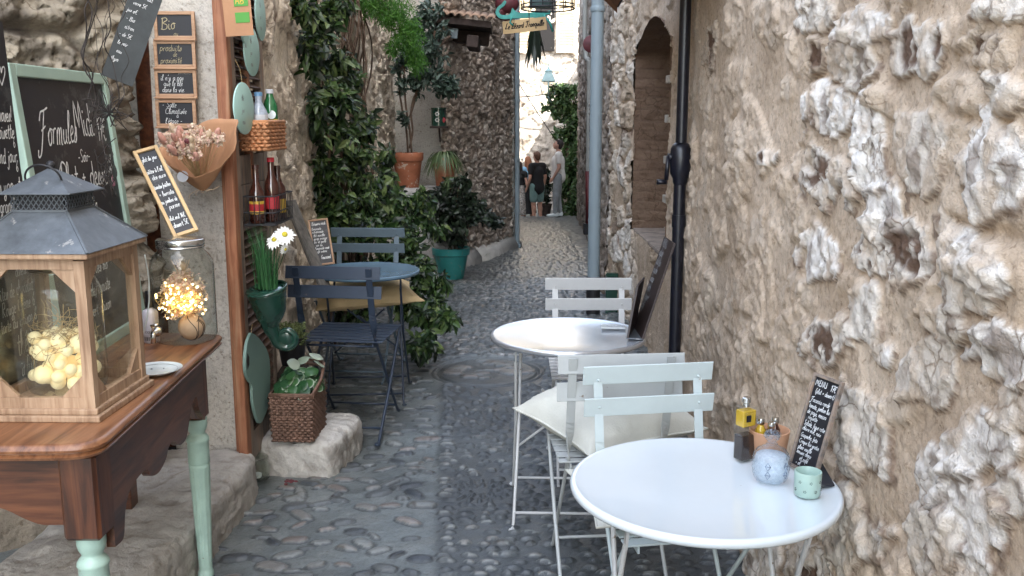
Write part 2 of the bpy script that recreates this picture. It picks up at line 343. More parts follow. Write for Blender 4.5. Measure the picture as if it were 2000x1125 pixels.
# ------------------------------------------------------------- mesh building
C = sc.collection
class MB:
    def __init__(s): s.v = []; s.f = []
    def add(s, vs, fs):
        n = len(s.v); s.v += [tuple(v) for v in vs]; s.f += [tuple(i + n for i in f) for f in fs]; return s
    def box(s, c, sz, m=None):
        hx, hy, hz = [k / 2 for k in sz]; c = Vector(c)
        vs = [Vector((x, y, z)) for x in (-hx, hx) for y in (-hy, hy) for z in (-hz, hz)]
        vs = [c + (m @ v if m else v) for v in vs]
        return s.add(vs, [(0, 1, 3, 2), (4, 6, 7, 5), (0, 4, 5, 1), (2, 3, 7, 6), (0, 2, 6, 4), (1, 5, 7, 3)])
    def beam(s, a, b, w, t, up=(0, 0, 1)):
        """flat bar from a to b, width w along side, thickness t along up-ish"""
        a = Vector(a); b = Vector(b); d = (b - a); l = d.length; d.normalize(); u = Vector(up)
        sd = d.cross(u).normalized(); u = sd.cross(d).normalized()
        m = Matrix((sd, d, u)).transposed()
        return s.box((a + b) / 2, (w, l, t), m)
    def tube(s, pts, r, n=8, closed=False, cap=True):
        pts = [Vector(p) for p in pts]; k = len(pts); rr = r if isinstance(r, (list, tuple)) else [r] * k
        base = len(s.v); u = None
        for i, p in enumerate(pts):
            if closed: d = pts[(i + 1) % k] - pts[i - 1]
            else: d = pts[min(i + 1, k - 1)] - pts[max(i - 1, 0)]
            if d.length < 1e-9: d = Vector((0, 0, 1))
            d.normalize()
            if u is None: u = d.orthogonal().normalized()
            else:
                u = (u - d * u.dot(d))
                u = d.orthogonal().normalized() if u.length < 1e-6 else u.normalized()
            v = d.cross(u)
            for j in range(n):
                a = 2 * math.pi * j / n; s.v.append(tuple(p + (u * math.cos(a) + v * math.sin(a)) * rr[i]))
        for i in range(k if closed else k - 1):
            i2 = (i + 1) % k
            for j in range(n):
                j2 = (j + 1) % n; s.f.append((base + i * n + j, base + i * n + j2, base + i2 * n + j2, base + i2 * n + j))
        if cap and not closed:
            s.f.append(tuple(base + j for j in range(n))[::-1]); s.f.append(tuple(base + (k - 1) * n + j for j in range(n)))
        return s
    def lathe(s, prof, n=28, c=(0, 0, 0), m=None, cap=True):
        c = Vector(c); base = len(s.v)
        for r, z in prof:
            for j in range(n):
                a = 2 * math.pi * j / n; q = Vector((r * math.cos(a), r * math.sin(a), z))
                s.v.append(tuple(c + (m @ q if m else q)))
        for i in range(len(prof) - 1):
            for j in range(n):
                j2 = (j + 1) % n; s.f.append((base + i * n + j, base + i * n + j2, base + (i + 1) * n + j2, base + (i + 1) * n + j))
        if cap:
            s.f.append(tuple(base + j for j in range(n))[::-1]); s.f.append(tuple(base + (len(prof) - 1) * n + j for j in range(n)))
        return s
    def ball(s, c, r, n=10, m=None, sc_=(1, 1, 1)):
        pr = [(r * math.sin(math.pi * i / n), -r * math.cos(math.pi * i / n)) for i in range(n + 1)]
        pr[0] = (r * .02, -r); pr[-1] = (r * .02, r)
        mm = Matrix.Diagonal(sc_); mm = (m @ mm) if m else mm
        return s.lathe(pr, n + 4, c, mm)
    def prism(s, poly, t, m=None, o=(0, 0, 0)):
        """poly in local xy, thickness t from z=0 to z=t"""
        o = Vector(o); k = len(poly)
        vs = [Vector((x, y, z)) for z in (0, t) for x, y in poly]
        vs = [o + (m @ v if m else v) for v in vs]
        return s.add(vs, [tuple(range(k))[::-1], tuple(range(k, 2 * k))] + [(i, (i + 1) % k, (i + 1) % k + k, i + k) for i in range(k)])
    def build(s, name, m, parent=None, smooth=False, bevel=0, seg=2, autos=None, loc=None):
        me = bpy.data.meshes.new(name); me.from_pydata(s.v, [], s.f); me.update()
        o = bpy.data.objects.new(name, me); C.objects.link(o); me.materials.append(M[m])
        if parent is not None: o.parent = parent; o.location = -parent.matrix_world.translation if False else (0, 0, 0)
        if smooth:
            me.polygons.foreach_set('use_smooth', [True] * len(me.polygons))
            if autos: me.set_sharp_from_angle(angle=R(autos))
        if bevel:
            b = o.modifiers.new('bevel', 'BEVEL'); b.width = bevel; b.segments = seg; b.limit_method = 'ANGLE'
        return o
def tag(o, label, cat=None, group=None, kind=None):
    if label: o['label'] = label
    if cat: o['category'] = cat
    if group: o['group'] = group
    if kind: o['kind'] = kind
    return o
def thing(name, label, cat, loc=(0, 0, 0), rz=0, group=None, m=None):
    o = bpy.data.objects.new(name, None); C.objects.link(o); o.empty_display_size = .05
    o.location = loc; o.rotation_euler = (0, 0, rz)
    if m is not None: o.matrix_world = m
    return tag(o, label, cat, group)
def copy_tree(o, parent=None):
    c = o.copy(); C.objects.link(c)
    if parent: c.parent = parent
    for ch in [k for k in C.objects if k.parent == o]: copy_tree(ch, c)
    return c
def np_mesh(name, V, F, m, parent=None, smooth=True, col=None, colname='sc'):
    """V (n,3), F (k,q) arrays"""
    me = bpy.data.meshes.new(name); me.vertices.add(len(V)); me.vertices.foreach_set('co', V.astype(np.float32).ravel())
    q = F.shape[1]; me.loops.add(F.size); me.loops.foreach_set('vertex_index', F.astype(np.int32).ravel())
    me.polygons.add(len(F)); me.polygons.foreach_set('loop_start', np.arange(0, F.size, q, dtype=np.int32))
    me.polygons.foreach_set('use_smooth', np.full(len(F), smooth))
    me.update(calc_edges=True)
    if col is not None:
        if col.ndim == 1:
            a = me.attributes.new(colname, 'FLOAT', 'POINT'); a.data.foreach_set('value', col.astype(np.float32))
        else:
            a = me.attributes.new(colname, 'FLOAT_COLOR', 'POINT')
            cc = np.ones((len(V), 4), np.float32); cc[:, :3] = col; a.data.foreach_set('color', cc.ravel())
    o = bpy.data.objects.new(name, me); C.objects.link(o); me.materials.append(M[m])
    if parent is not None: o.parent = parent
    return o
def catmull(pts, k=4):
    P = [Vector(p) for p in pts]; out = []
    if len(P) < 3: return P
    Q = [P[0] * 2 - P[1]] + P + [P[-1] * 2 - P[-2]]
    for i in range(1, len(Q) - 2):
        a, b, c, d = Q[i - 1:i + 3]
        for j in range(k):
            t = j / k; out.append(.5 * ((2 * b) + (c - a) * t + (2 * a - 5 * b + 4 * c - d) * t * t + (3 * b - a - 3 * c + d) * t ** 3))
    out.append(P[-1]); return out

# ------------------------------------------------------------- leaves
def leaves(P, D, Nn, Lg, W, fold=.18, curl=.2):
    """arrays: base points, directions, normals, length, width -> V,F,(4 tris per leaf)"""
    D = D / np.linalg.norm(D, axis=1, keepdims=True)
    S = np.cross(D, Nn); S /= np.linalg.norm(S, axis=1, keepdims=True) + 1e-9
    U = np.cross(S, D); L_ = Lg[:, None]; W_ = W[:, None]
    b = P; l = P + D * L_ * .45 + S * W_ * .5 + U * W_ * fold; r = P + D * L_ * .45 - S * W_ * .5 + U * W_ * fold
    c = P + D * L_ * .5; t = P + D * L_ - U * L_ * curl
    l2 = P + D * L_ * .8 + S * W_ * .28 - U * L_ * curl * .4; r2 = P + D * L_ * .8 - S * W_ * .28 - U * L_ * curl * .4
    V = np.stack([b, l, r, c, t, l2, r2], 1).reshape(-1, 3)
    F = np.array([(0, 1, 3), (0, 3, 2), (1, 5, 3), (3, 6, 2), (5, 4, 3), (3, 4, 6)])
    F = (np.arange(len(P))[:, None, None] * 7 + F[None]).reshape(-1, 3)
    return V, F
def rnd_dirs(n, down=0., out=None, spread=1.):
    d = rng.normal(size=(n, 3)) * spread; d[:, 2] -= down
    if out is not None: d += np.array(out)
    return d / np.linalg.norm(d, axis=1, keepdims=True)
def blob(cs, dens=1.0):
    """cs: list of (x,y,z,rx,ry,rz,n) -> points with clumps"""
    out = []
    for x, y, z, rx, ry, rz, n in cs:
        n = int(n * dens); q = rng.normal(size=(n, 3)); q /= np.linalg.norm(q, axis=1, keepdims=True)
        q *= (rng.random((n, 1)) ** .45)
        k = max(3, n // 26); ctr = rng.normal(size=(k, 3)); ctr /= np.linalg.norm(ctr, axis=1, keepdims=True); ctr *= rng.random((k, 1)) ** .4
        q = ctr[rng.integers(0, k, n)] * .8 + q * .33
        out.append(q * np.array([rx, ry, rz]) + np.array([x, y, z]))
    return np.concatenate(out)
def foliage(name, m, P, parent=None, ll=.05, lw=.02, down=.6, out=None, var=.35, fold=.18, curl=.2, spread=1.):
    n = len(P); D = rnd_dirs(n, down, out, spread); Nn = rng.normal(size=(n, 3)) * .6 + np.array([.3, -.6, .8])
    Lg = ll * (1 + var * rng.normal(size=n)).clip(.4, 1.8)
    V, F = leaves(P, D, Nn, Lg, Lg * lw / ll, fold, curl)
    lv = np.repeat(rng.random(n), 7)
    return np_mesh(name, V, F, m, parent, smooth=False, col=lv, colname='lv')
# ============================================================= THE SETTING: ground and walls
def grid_faces(ns, nz, keep=None):
    i, j = np.meshgrid(np.arange(ns - 1), np.arange(nz - 1), indexing='ij')
    a = (i * nz + j); F = np.stack([a, a + nz, a + nz + 1, a + 1], -1)
    if keep is not None: F = F[keep]
    return F.reshape(-1, 4)
def steps(a, b, d): return np.linspace(a, b, max(2, int(round((b - a) / d)) + 1))
def wallmesh(name, path, S, Z, disp, m, side=1, parent=None, keep=None, thick=.4):
    P = np.array(path, float); L_ = np.r_[0, np.cumsum(np.hypot(*np.diff(P, axis=0).T))]
    X = np.interp(S, L_, P[:, 0]); Y = np.interp(S, L_, P[:, 1]); e = .04
    dx = np.interp(S + e, L_, P[:, 0]) - np.interp(S - e, L_, P[:, 0]); dy = np.interp(S + e, L_, P[:, 1]) - np.interp(S - e, L_, P[:, 1])
    l = np.hypot(dx, dy); nx, ny = -dy / l * side, dx / l * side
    SS, ZZ = np.meshgrid(S, Z, indexing='ij')
    XX = np.repeat(X[:, None], len(Z), 1); YY = np.repeat(Y[:, None], len(Z), 1)
    h, Rr, G, B = disp(SS, ZZ, XX, YY)
    V = np.stack([XX + nx[:, None] * h, YY + ny[:, None] * h, ZZ], -1).reshape(-1, 3)
    kk = None
    if keep is not None:
        sc_ = (S[1:] + S[:-1]) / 2; zc = (Z[1:] + Z[:-1]) / 2; kk = keep(*np.meshgrid(sc_, zc, indexing='ij'))
    F = grid_faces(len(S), len(Z), kk); col = np.stack([Rr, G, B], -1).reshape(-1, 3)
    # a real thickness: back face, top and ends
    n0 = len(V); Vb = []; Fb = []
    sb = [0, *[k for k in L_[1:-1] if 0 < k < S[-1]], S[-1]]
    for k in sb:
        x = np.interp(k, S, X); y = np.interp(k, S, Y); ax = np.interp(k, S, nx); ay = np.interp(k, S, ny)
        for off in (-.03, -thick):
            for z in (Z[0], Z[-1]): Vb.append((x + ax * off, y + ay * off, z))
    for k in range(len(sb) - 1):
        o = n0 + 4 * k; Fb += [(o + 2, o + 3, o + 7, o + 6), (o + 1, o + 3, o + 7, o + 5)]
    o = n0 + 4 * (len(sb) - 1); Fb += [(n0, n0 + 1, n0 + 3, n0 + 2), (o, o + 1, o + 3, o + 2)]
    V = np.r_[V, np.array(Vb)]; F = np.r_[F, np.array(Fb)]; col = np.r_[col, np.zeros((len(Vb), 3))]
    return np_mesh(name, V, F, m, parent, True, col)
def rubble(cw=.2, chh=.13, dome=.03, rough=.02, und=.03, seed=1, fill=1.0, edge=(.03, .2), fq=1.0):
    def f(S, Z, X, Y):
        wx = (fbm(S * 3, Z * 3, 3, seed) - .5) * .22; wz = (fbm(S * 3 + 9, Z * 3, 3, seed + 3) - .5) * .16
        f1, f2, i = worley((S + wx) / cw, (Z + wz) / chh, seed)
        m = sst(edge[0], edge[1], (f2 - f1) + .10 * (fbm(S * 22, Z * 22, 3, seed + 2) - .5)) * (i < fill)
        rk = (ridged(S * 9 * fq, Z * 9 * fq, 5, seed + 7) - .5) * .6 + .35 * facet(S * 13 * fq + wx * 12, Z * 15 * fq + wz * 12, seed + 1) + .22 * facet(S * 31 * fq, Z * 36 * fq + wx * 20, seed + 2)
        h = m * (dome * (.4 + i)) + m * rk * rough * 2 + (fbm(S * 1.2, Z * 1.2, 4, seed + 4) - .5) * und * 2 + (fbm(S * 45, Z * 45, 3, seed) - .5) * .006
        st = sst(.60, .72, fbm(S * 7 + 3, Z * 7, 5, seed + 11)) * .6 * (i > .4) + (1 - sst(.0, .07, f2 - f1)) * .45
        return h, m, (i * 7.3) % 1, st
    return f

# ---- right wall: pinkish render with pale rocks showing through it
STN = [  # px, py, rx, ry, angle, kind   (0 white, 1 grey, 2 with brown hollows, 3 buried in render)
 (1695,55,58,34,0,0),(1685,125,42,55,0,1),(1597,118,17,38,0,4),(1795,92,46,54,0,2),(1935,112,52,44,20,4),(1625,212,40,46,0,0),
 (1704,290,29,86,0,0),(1805,296,48,90,0,1),(1962,335,62,94,-10,0),(1622,350,50,58,0,2),(1445,290,26,60,0,3),(1447,155,22,34,0,3),
 (1450,352,24,52,0,3),(1490,460,32,48,0,3),(1505,305,12,17,0,2),(1420,50,12,40,0,3),(1500,40,22,46,0,3),(1595,28,26,40,0,1),
 (1730,418,30,60,0,0),(1750,492,62,72,10,2),(1605,500,36,58,0,0),(1912,505,88,42,38,0),(1905,560,50,60,30,1),(1625,668,48,44,0,2),
 (1728,690,20,24,0,0),(1956,690,55,60,30,0),(1815,735,46,60,20,1),(1684,850,52,108,-12,1),(1916,882,74,62,30,0),(1823,935,36,50,0,0),
 (1900,1010,70,105,-20,0),(1838,1056,48,66,0,1),(1658,1030,42,90,-25,1),(1985,985,28,52,0,1),(1472,705,28,46,0,3),(1396,675,20,50,0,3),
 (1738,1038,12,12,0,0),(1385,95,13,42,0,4),(1375,190,20,46,0,3),(1382,300,22,40,0,3),(1372,380,20,44,0,3),(1405,470,22,44,0,3),(1385,560,20,50,0,3),
 (1440,600,28,58,0,3),(1560,585,30,40,0,3),(1500,640,24,34,0,3),(1700,610,34,46,0,1),(1790,590,40,46,0,3),(1850,640,44,40,20,1),(1540,180,18,30,0,3),
 (1550,90,16,40,0,3),(1460,800,26,46,0,3),(1530,760,26,40,0,3),(1410,800,20,40,0,3),(1430,980,22,40,0,3),(1590,980,26,50,0,3),(1975,180,50,40,0,1),
 (1880,60,44,40,0,3),(1960,20,60,24,0,1),(1870,200,40,46,0,3),(1760,800,38,40,0,3),(1990,800,50,50,0,1),(1500,1090,36,60,0,1),(1590,1110,40,50,0,2),(1750,1110,46,40,0,3),
 (1345,500,14,60,0,3),(1350,640,14,50,0,3),(1365,760,18,50,0,3),(1340,200,10,50,0,3),(1660,560,28,30,0,3),(1560,420,20,40,0,3),(1530,360,18,30,0,3),(1740,200,30,30,0,3)]
def right_disp(S, Z, X, Y):
    near = rubble(.30, .22, .014, .010, .018, 3, .55)(S, Z, X, Y)
    h = near[0] * 1.0; Rr = near[1] * .18; G = near[2] * .5; B = near[3] * .12
    px, py = proj(X, np.maximum(Y, .5), Z)
    w1 = fbm(Y * 9, Z * 9, 5, 31) - .5; w2 = fbm(Y * 9 + 20, Z * 9, 5, 37) - .5
    rk = .55 * (ridged(Y * 8, Z * 8, 5, 41) - .55) + .5 * facet(Y * 11 + w1 * 3, Z * 13 + w2 * 3, 44); rk2 = .5 * (ridged(Y * 26, Z * 26, 4, 43) - .5) + .8 * facet(Y * 30 + w2 * 5, Z * 36 + w1 * 5, 45); cr = fbm(Y * 17, Z * 12, 5, 47)
    for k, (cx, cy, rx, ry, an, kd) in enumerate(STN):
        rx *= 1.12; ry *= 1.08
        sel = (np.abs(px - cx) < max(rx, ry) * 1.8) & (np.abs(py - cy) < max(rx, ry) * 1.8) & (Y > .5)
        if not sel.any(): continue
        a = R(an); u = px[sel] - cx; v = py[sel] - cy
        u, v = u * math.cos(a) + v * math.sin(a), -u * math.sin(a) + v * math.cos(a)
        u = u / rx + w1[sel] * 1.5; v = v / ry + w2[sel] * 1.5
        d = (np.abs(u) ** 2.4 + np.abs(v) ** 2.4) ** (1 / 2.4)
        if kd == 3:
            mm = sst(1.1, .55, d); h[sel] += mm * (.012 + .014 * rk[sel]); Rr[sel] = np.maximum(Rr[sel], mm * sst(.45, .6, cr[sel]) * .75); G[sel] = np.where(mm > .3, .3, G[sel]); continue
        mm = sst(1.03, .93, d); dome = np.sqrt(np.clip(1 - d * d * .8, 0, 1))
        h[sel] += mm * (.007 + .005 * dome + .010 * rk[sel] + .009 * rk2[sel])
        Rr[sel] = np.maximum(Rr[sel], mm * (.30 + .70 * sst(.36, .56, cr[sel] + .12 * (1 - d)))); G[sel] = np.where(mm > .2, {0: .95, 1: .62, 2: .7, 4: .2}[kd] + .1 * (_h(np.array(k), np.array(3), 1) - .5), G[sel])
        B[sel] = np.maximum(B[sel], np.exp(-((d - 1.0) / .06) ** 2) * sst(.42, .62, w2[sel] + .5 + .25 * np.sign(v)) * .75)  # recess shade and joint dirt painted round each stone, heavier on its underside
        if kd in (2, 4):
            t = sst(.5 if kd == 4 else .53, .62, cr[sel] + .12 * (1 - d)) * sst(1.0, .6, d)
            B[sel] = np.maximum(B[sel], t * .97); h[sel] -= t * .008
        elif kd < 2:
            t = sst(.58, .66, cr[sel]) * sst(.95, .6, d) * .6; B[sel] = np.maximum(B[sel], t)
    # beyond the niche the wall is bare rubble
    far = rubble(.22, .18, .016, .018, .02, 8, .85)(S, Z, X, Y); t = sst(6.4, 7.0, Y + .5 * (fbm(S * 3, Z * 3, 3, 5) - .5))
    h = h * (1 - t) + far[0] * t; Rr = Rr * (1 - t) + far[1] * t * .9; G = G * (1 - t) + far[2] * t; B = B * (1 - t) + far[3] * t
    h += (fbm(Y * 70, Z * 70, 3, 77) - .5) * .004
    return h, Rr, G, np.clip(B, 0, 1)
RP = [(.70, -4), (.70, -.6), (.765, 1), (.785, 2), (.82, 3.3), (.875, 4.6), (.905, 5.35), (.915, 6.95), (.80, 7.65), (1.0, 7.9)]
rl = np.r_[0, np.cumsum(np.hypot(*np.diff(np.array(RP), axis=0).T))]
def sY(y): return float(np.interp(y, [p[1] for p in RP], rl))
S_ = np.r_[steps(0, sY(.7), .1)[:-1], steps(sY(.7), sY(1.1), .03)[:-1], steps(sY(1.1), sY(3), .006)[:-1], steps(sY(3), sY(5.3), .009)[:-1], steps(sY(5.3), rl[-1], .016)]
Z_ = np.r_[steps(-.1, 2.0, .0075)[:-1], steps(2.0, 2.95, .014)[:-1], steps(2.95, 8, .3)]
NY0, NY1, NZ0 = 5.36, 6.93, .72
def archz(y): return 1.97 + .20 * (1 - ((y - 6.15) / .82) ** 2)
def keepR(s, z):
    y = np.interp(s, rl, [p[1] for p in RP]) ; j = .035 * (fbm(s * 9, z * 9, 3, 3) - .5) * (y > 6.2)
    return ~((y > NY0) & (y < NY1 + j) & (z > NZ0) & (z < archz(y)))
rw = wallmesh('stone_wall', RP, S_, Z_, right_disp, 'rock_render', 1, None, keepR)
tag(rw, 'long right-hand wall of pinkish render with white rocks showing through, arched niche in it', 'wall')
mat('sill_stone', (.26, .21, .17), .9, var=.35, vs=12, bump=.012, bs=24)
# niche: reveal of thin brick courses and a plastered back
def reveal():
    ys = np.linspace(NY0 - .01, NY1 + .015, 24)
    pth = [(NY0 - .01, z) for z in np.linspace(NZ0, archz(NY0), 30)] + [(y, archz(y)) for y in ys[1:-1]] + [(NY1 + .015, z) for z in np.linspace(archz(NY1), NZ0, 150)]
    D = np.linspace(-.01, .42, 26); V = []; col = []
    pa = np.array(pth); cum = np.r_[0, np.cumsum(np.hypot(*np.diff(pa, axis=0).T))]
    SS, DD = np.meshgrid(cum, D, indexing='ij')
    ww = (fbm(SS * 5, DD * 6, 4, 5) - .5)
    crs = (SS + ww * .05) / .075; fr = crs - np.floor(crs); m = sst(0, .12, fr) * sst(1, .88, fr) * (.5 + .5 * sst(.35, .55, fbm(SS * 4, DD * 5, 3, 8)))
    h = m * .008 + (fbm(SS * 14, DD * 14, 4, 2) - .5) * .022
    cy, cz = 6.15, 1.35
    yy = pa[:, 0][:, None] + h * np.sign(cy - pa[:, 0])[:, None] * (np.abs(pa[:, 0] - cy) > .7)[:, None]
    zz = pa[:, 1][:, None] - h * (np.abs(pa[:, 0] - cy) <= .7)[:, None]
    xw = np.interp(pa[:, 0], [p[1] for p in RP], [p[0] for p in RP])[:, None] - .0
    V = np.stack([xw + DD + 0 * h, yy, zz], -1).reshape(-1, 3)
    idr = _h(np.floor(crs), np.floor(DD * 4 + np.floor(crs) * .5), 3)
    col = np.stack([m * .8, .1 + .35 * idr, (1 - m) * .25], -1).reshape(-1, 3)
    return V, grid_faces(len(pa), len(D)), col
V, F, col = reveal()
attrmat('niche_brick', [(.13, .085, .06), (.19, .13, .095), (.25, .18, .13)], [(.14, .09, .06), (.2, .135, .095), (.26, .19, .14)], (.06, .03, .02), mscale=5, bump=.006, bs=30)
np_mesh('niche_reveal', V, F, 'niche_brick', rw, True, col)
mb = MB(); mb.box((.95 + .38, 6.15, 1.4), (.03, 1.9, 1.7)); mb.build('niche_back', 'niche_plaster', rw)
mb = MB()
mb.box((1.03, 6.14, .70), (.24, 1.60, .05)); mb.box((1.24, 6.14, .71), (.2, 1.6, .05)); mb.build('sill', 'sill_stone', rw, bevel=.015)
for py in (155, 232, 312, 388):
    p = at(1298, py, 5.42); mb = MB(); mb.box((.905, 5.405, p.z), (.035, .10, .045)); mb.build('hinge_block', 'lime_wall', rw, bevel=.004)

# ---- right side beyond: pale rubble wall running to the end of the lane
rb = rubble(.3, .2, .035, .03, .03, 21)
rp2 = [(.84, 7.7), (.93, 9), (1.2, 14), (1.5, 20.5), (1.56, 21.6), (2.6, 21.8)]
w2 = wallmesh('rubble_wall', rp2, np.r_[steps(0, 6, .035)[:-1], steps(6, 15, .05)], np.r_[steps(-.9, 3.8, .03)[:-1], steps(3.8, 7.5, .3)], rb, 'rubble', 1)
tag(w2, 'pale rough stone house wall beyond the grey drainpipe, right of the lane end', 'wall')

# ---- near left: dark rock wall set at an angle behind the boards
def rock_disp(S, Z, X, Y):
    h, r, g, b = rubble(.34, .22, .045, .06, .07, 51, 1, (.0, .3), .8)(S, Z, X, Y)
    low = sst(.62, .52, Z + .15 * (fbm(S * 4, Z * 4, 3, 9) - .5)) * sst(10.16, 10.08, S)
    h = h * (1 - low) + low * (.03 + .01 * fbm(S * 6, Z * 6, 3, 1)); return h, r * (1 - low), g, b * (1 - low) + 0 * low
LP = [(-3.3, -6), (-3.3, 2.0), (-1.47, 3.40), (-1.45, 3.54)]
w3 = wallmesh('rock_wall', LP, np.r_[steps(0, 8.8, .2)[:-1], steps(8.8, 10.43, .008)], np.r_[steps(-.1, 2.5, .009)[:-1], steps(2.5, 3.6, .2)], rock_disp, 'rock_dark', -1)
tag(w3, 'dark craggy rock wall behind the tall menu boards at far left', 'wall')

# ---- doorway: pale plaster pier between door and shutter
def pl_disp(S, Z, X, Y):
    h = (fbm(S * 4, Z * 3, 4, 61) - .5) * .03 + (fbm(S * 30, Z * 30, 4, 62) - .5) * .007
    cr = np.abs(fbm(S * 5, Z * 2.2, 4, 66) - .5); c = sst(.008, 0, cr) * .7
    return h - c * .004, 0 * h, .5 + 0 * h, c * .5
attrmat('pier_plaster', [(.42, .40, .36), (.52, .50, .46), (.58, .56, .52)], [(.4, .4, .4), (.5, .5, .5)], (.15, .13, .11), mscale=3, bump=.007, bs=34)
w4 = wallmesh('plaster_pier', [(-1.40, 3.66), (-1.125, 3.66), (-1.12, 3.80)], steps(0, .415, .006), np.r_[steps(.1, 2.3, .008)[:-1], steps(2.3, 3.8, .2)], pl_disp, 'pier_plaster', -1, thick=.10)
tag(w4, 'pale plaster pier between the brown door and the louvred shutter', 'wall')

attrmat('house_stone', [(.68, .60, .48), (.77, .70, .58), (.82, .76, .66)], [(.58, .50, .40), (.76, .69, .59), (.66, .58, .48), (.84, .79, .71)], (.16, .1, .07), mscale=6, bump=.014, bs=24, fine=.003)
# ---- left wall from the shutter to the vines
LP2 = [(-1.15, 3.72), (-1.18, 4.6), (-1.30, 6.0), (-1.30, 8.6), (-1.25, 9.9), (-1.5, 10.0), (-1.55, 10.3)]
ll2 = np.r_[0, np.cumsum(np.hypot(*np.diff(np.array(LP2), axis=0).T))]
w5 = wallmesh('house_wall', LP2, np.r_[steps(0, 2.4, .012)[:-1], steps(2.4, ll2[-1], .025)], np.r_[steps(-.1, 3.0, .014)[:-1], steps(3.0, 3.8, .2)], rubble(.24, .2, .02, .022, .03, 71, .8), 'house_stone', -1)
tag(w5, 'warm rough stone house wall behind the climbing vine, left of the lane', 'wall')
w6 = wallmesh('alcove_wall', [(-1.62, 10.35), (-.66, 10.35)], steps(0, .96, .03), np.r_[steps(-.2, 3, .03)[:-1], steps(3, 3.8, .2)], pl_disp, 'pier_plaster', -1)
tag(w6, 'pale plastered wall at the back of the planted alcove', 'wall')
LP3 = [(-.76, 10.6), (-.70, 9.75), (-.46, 10.8), (.035, 12.9), (-.12, 13.1), (-.1, 21.7)]
ll3 = np.r_[0, np.cumsum(np.hypot(*np.diff(np.array(LP3), axis=0).T))]
w7 = wallmesh('rubble_house', LP3, np.r_[steps(0, 4.3, .012)[:-1], steps(4.3, ll3[-1], .2)], np.r_[steps(-.6, 3.7, .013)[:-1], steps(3.7, 4.2, .2)], rubble(.17, .085, .026, .022, .02, 83, 1, (.02, .22)), 'rubble_far', -1, thick=.08)
tag(w7, 'tall house corner of small brown rubble stones beside the left drainpipes', 'wall')
mb = MB()
ev = [(-.70, 9.75), (-.46, 10.8), (.035, 12.9)]
for a, b in zip(ev, ev[1:]): # worn mortar skirting at the foot
    za, zb = float(gz(a[1])), float(gz(b[1]))
    mb.add([(a[0] - .05, a[1], za - .1), (a[0] + .13, a[1] - .02, za - .1), (a[0] + .1, a[1], za + .07), (a[0] + .01, a[1], za + .2), (b[0] - .05, b[1], zb - .1), (b[0] + .13, b[1] - .02, zb - .1), (b[0] + .1, b[1], zb + .07), (b[0] + .01, b[1], zb + .2)],
           [(1, 5, 6, 2), (2, 6, 7, 3), (0, 3, 7, 4), (0, 1, 2, 3), (4, 7, 6, 5)])
mb.build('mortar_skirting', 'plaster', w7, smooth=True)

# ---- sunlit house across the end of the lane
fw = wallmesh('sunlit_house', [(-5, 26.4), (6, 26.4)], np.r_[steps(0, 4.2, .2)[:-1], steps(4.2, 8.2, .045)[:-1], steps(8.2, 11, .2)], np.r_[steps(-1.2, 5.2, .045)[:-1], steps(5.2, 7.2, .3)], rubble(.55, .38, .06, .06, .05, 91, .8), 'lime_wall', -1)
tag(fw, 'sunlit pale stone house closing the end of the lane', 'house')
tag(wallmesh('shade_wall', [(1.75, 21.9), (2.1, 26.3)], steps(0, 4.4, .1), steps(-1.2, 3.6, .1), rubble(.3, .2, .03, .03, .03, 95), 'rubble_far', 1), 'dark stone wall under the far creeper at the right end of the lane, raised to cast shade', 'wall')  # height chosen so its shadow covers the foot of the sunlit house
tag(wallmesh('shade_wall', [(-1.3, 26.2), (-1.3, 20.2)], steps(0, 6, .2), steps(-1.2, 3.8, .2), rubble(.3, .2, .03, .03, .03, 96), 'rubble_far', 1), 'unseen stone wall added left of the lane end to cast shade', 'wall')  # added out of view to block sun at the lane end
win = MB(); win.box((.86, 26.33, 4.6), (.62, .06, 2.3)); win.build('window_opening', 'dark_void', fw)
for cx in (.36, 1.50):
    sh = MB(); sh.box((cx - .24, 26.25, 4.65), (.07, .05, 2.5)); sh.box((cx + .24, 26.25, 4.65), (.07, .05, 2.5)); sh.box((cx, 26.25, 3.46), (.42, .05, .12)); sh.box((cx, 26.25, 4.5), (.42, .05, .09))
    for k in range(30):
        z = 3.56 + k * .075
        if abs(z - 4.5) > .07: sh.box((cx, 26.25, z), (.42, .012, .055), Matrix.Rotation(R(35), 3, 'X'))
    sh.build('shutter', 'cream_shutter', fw)

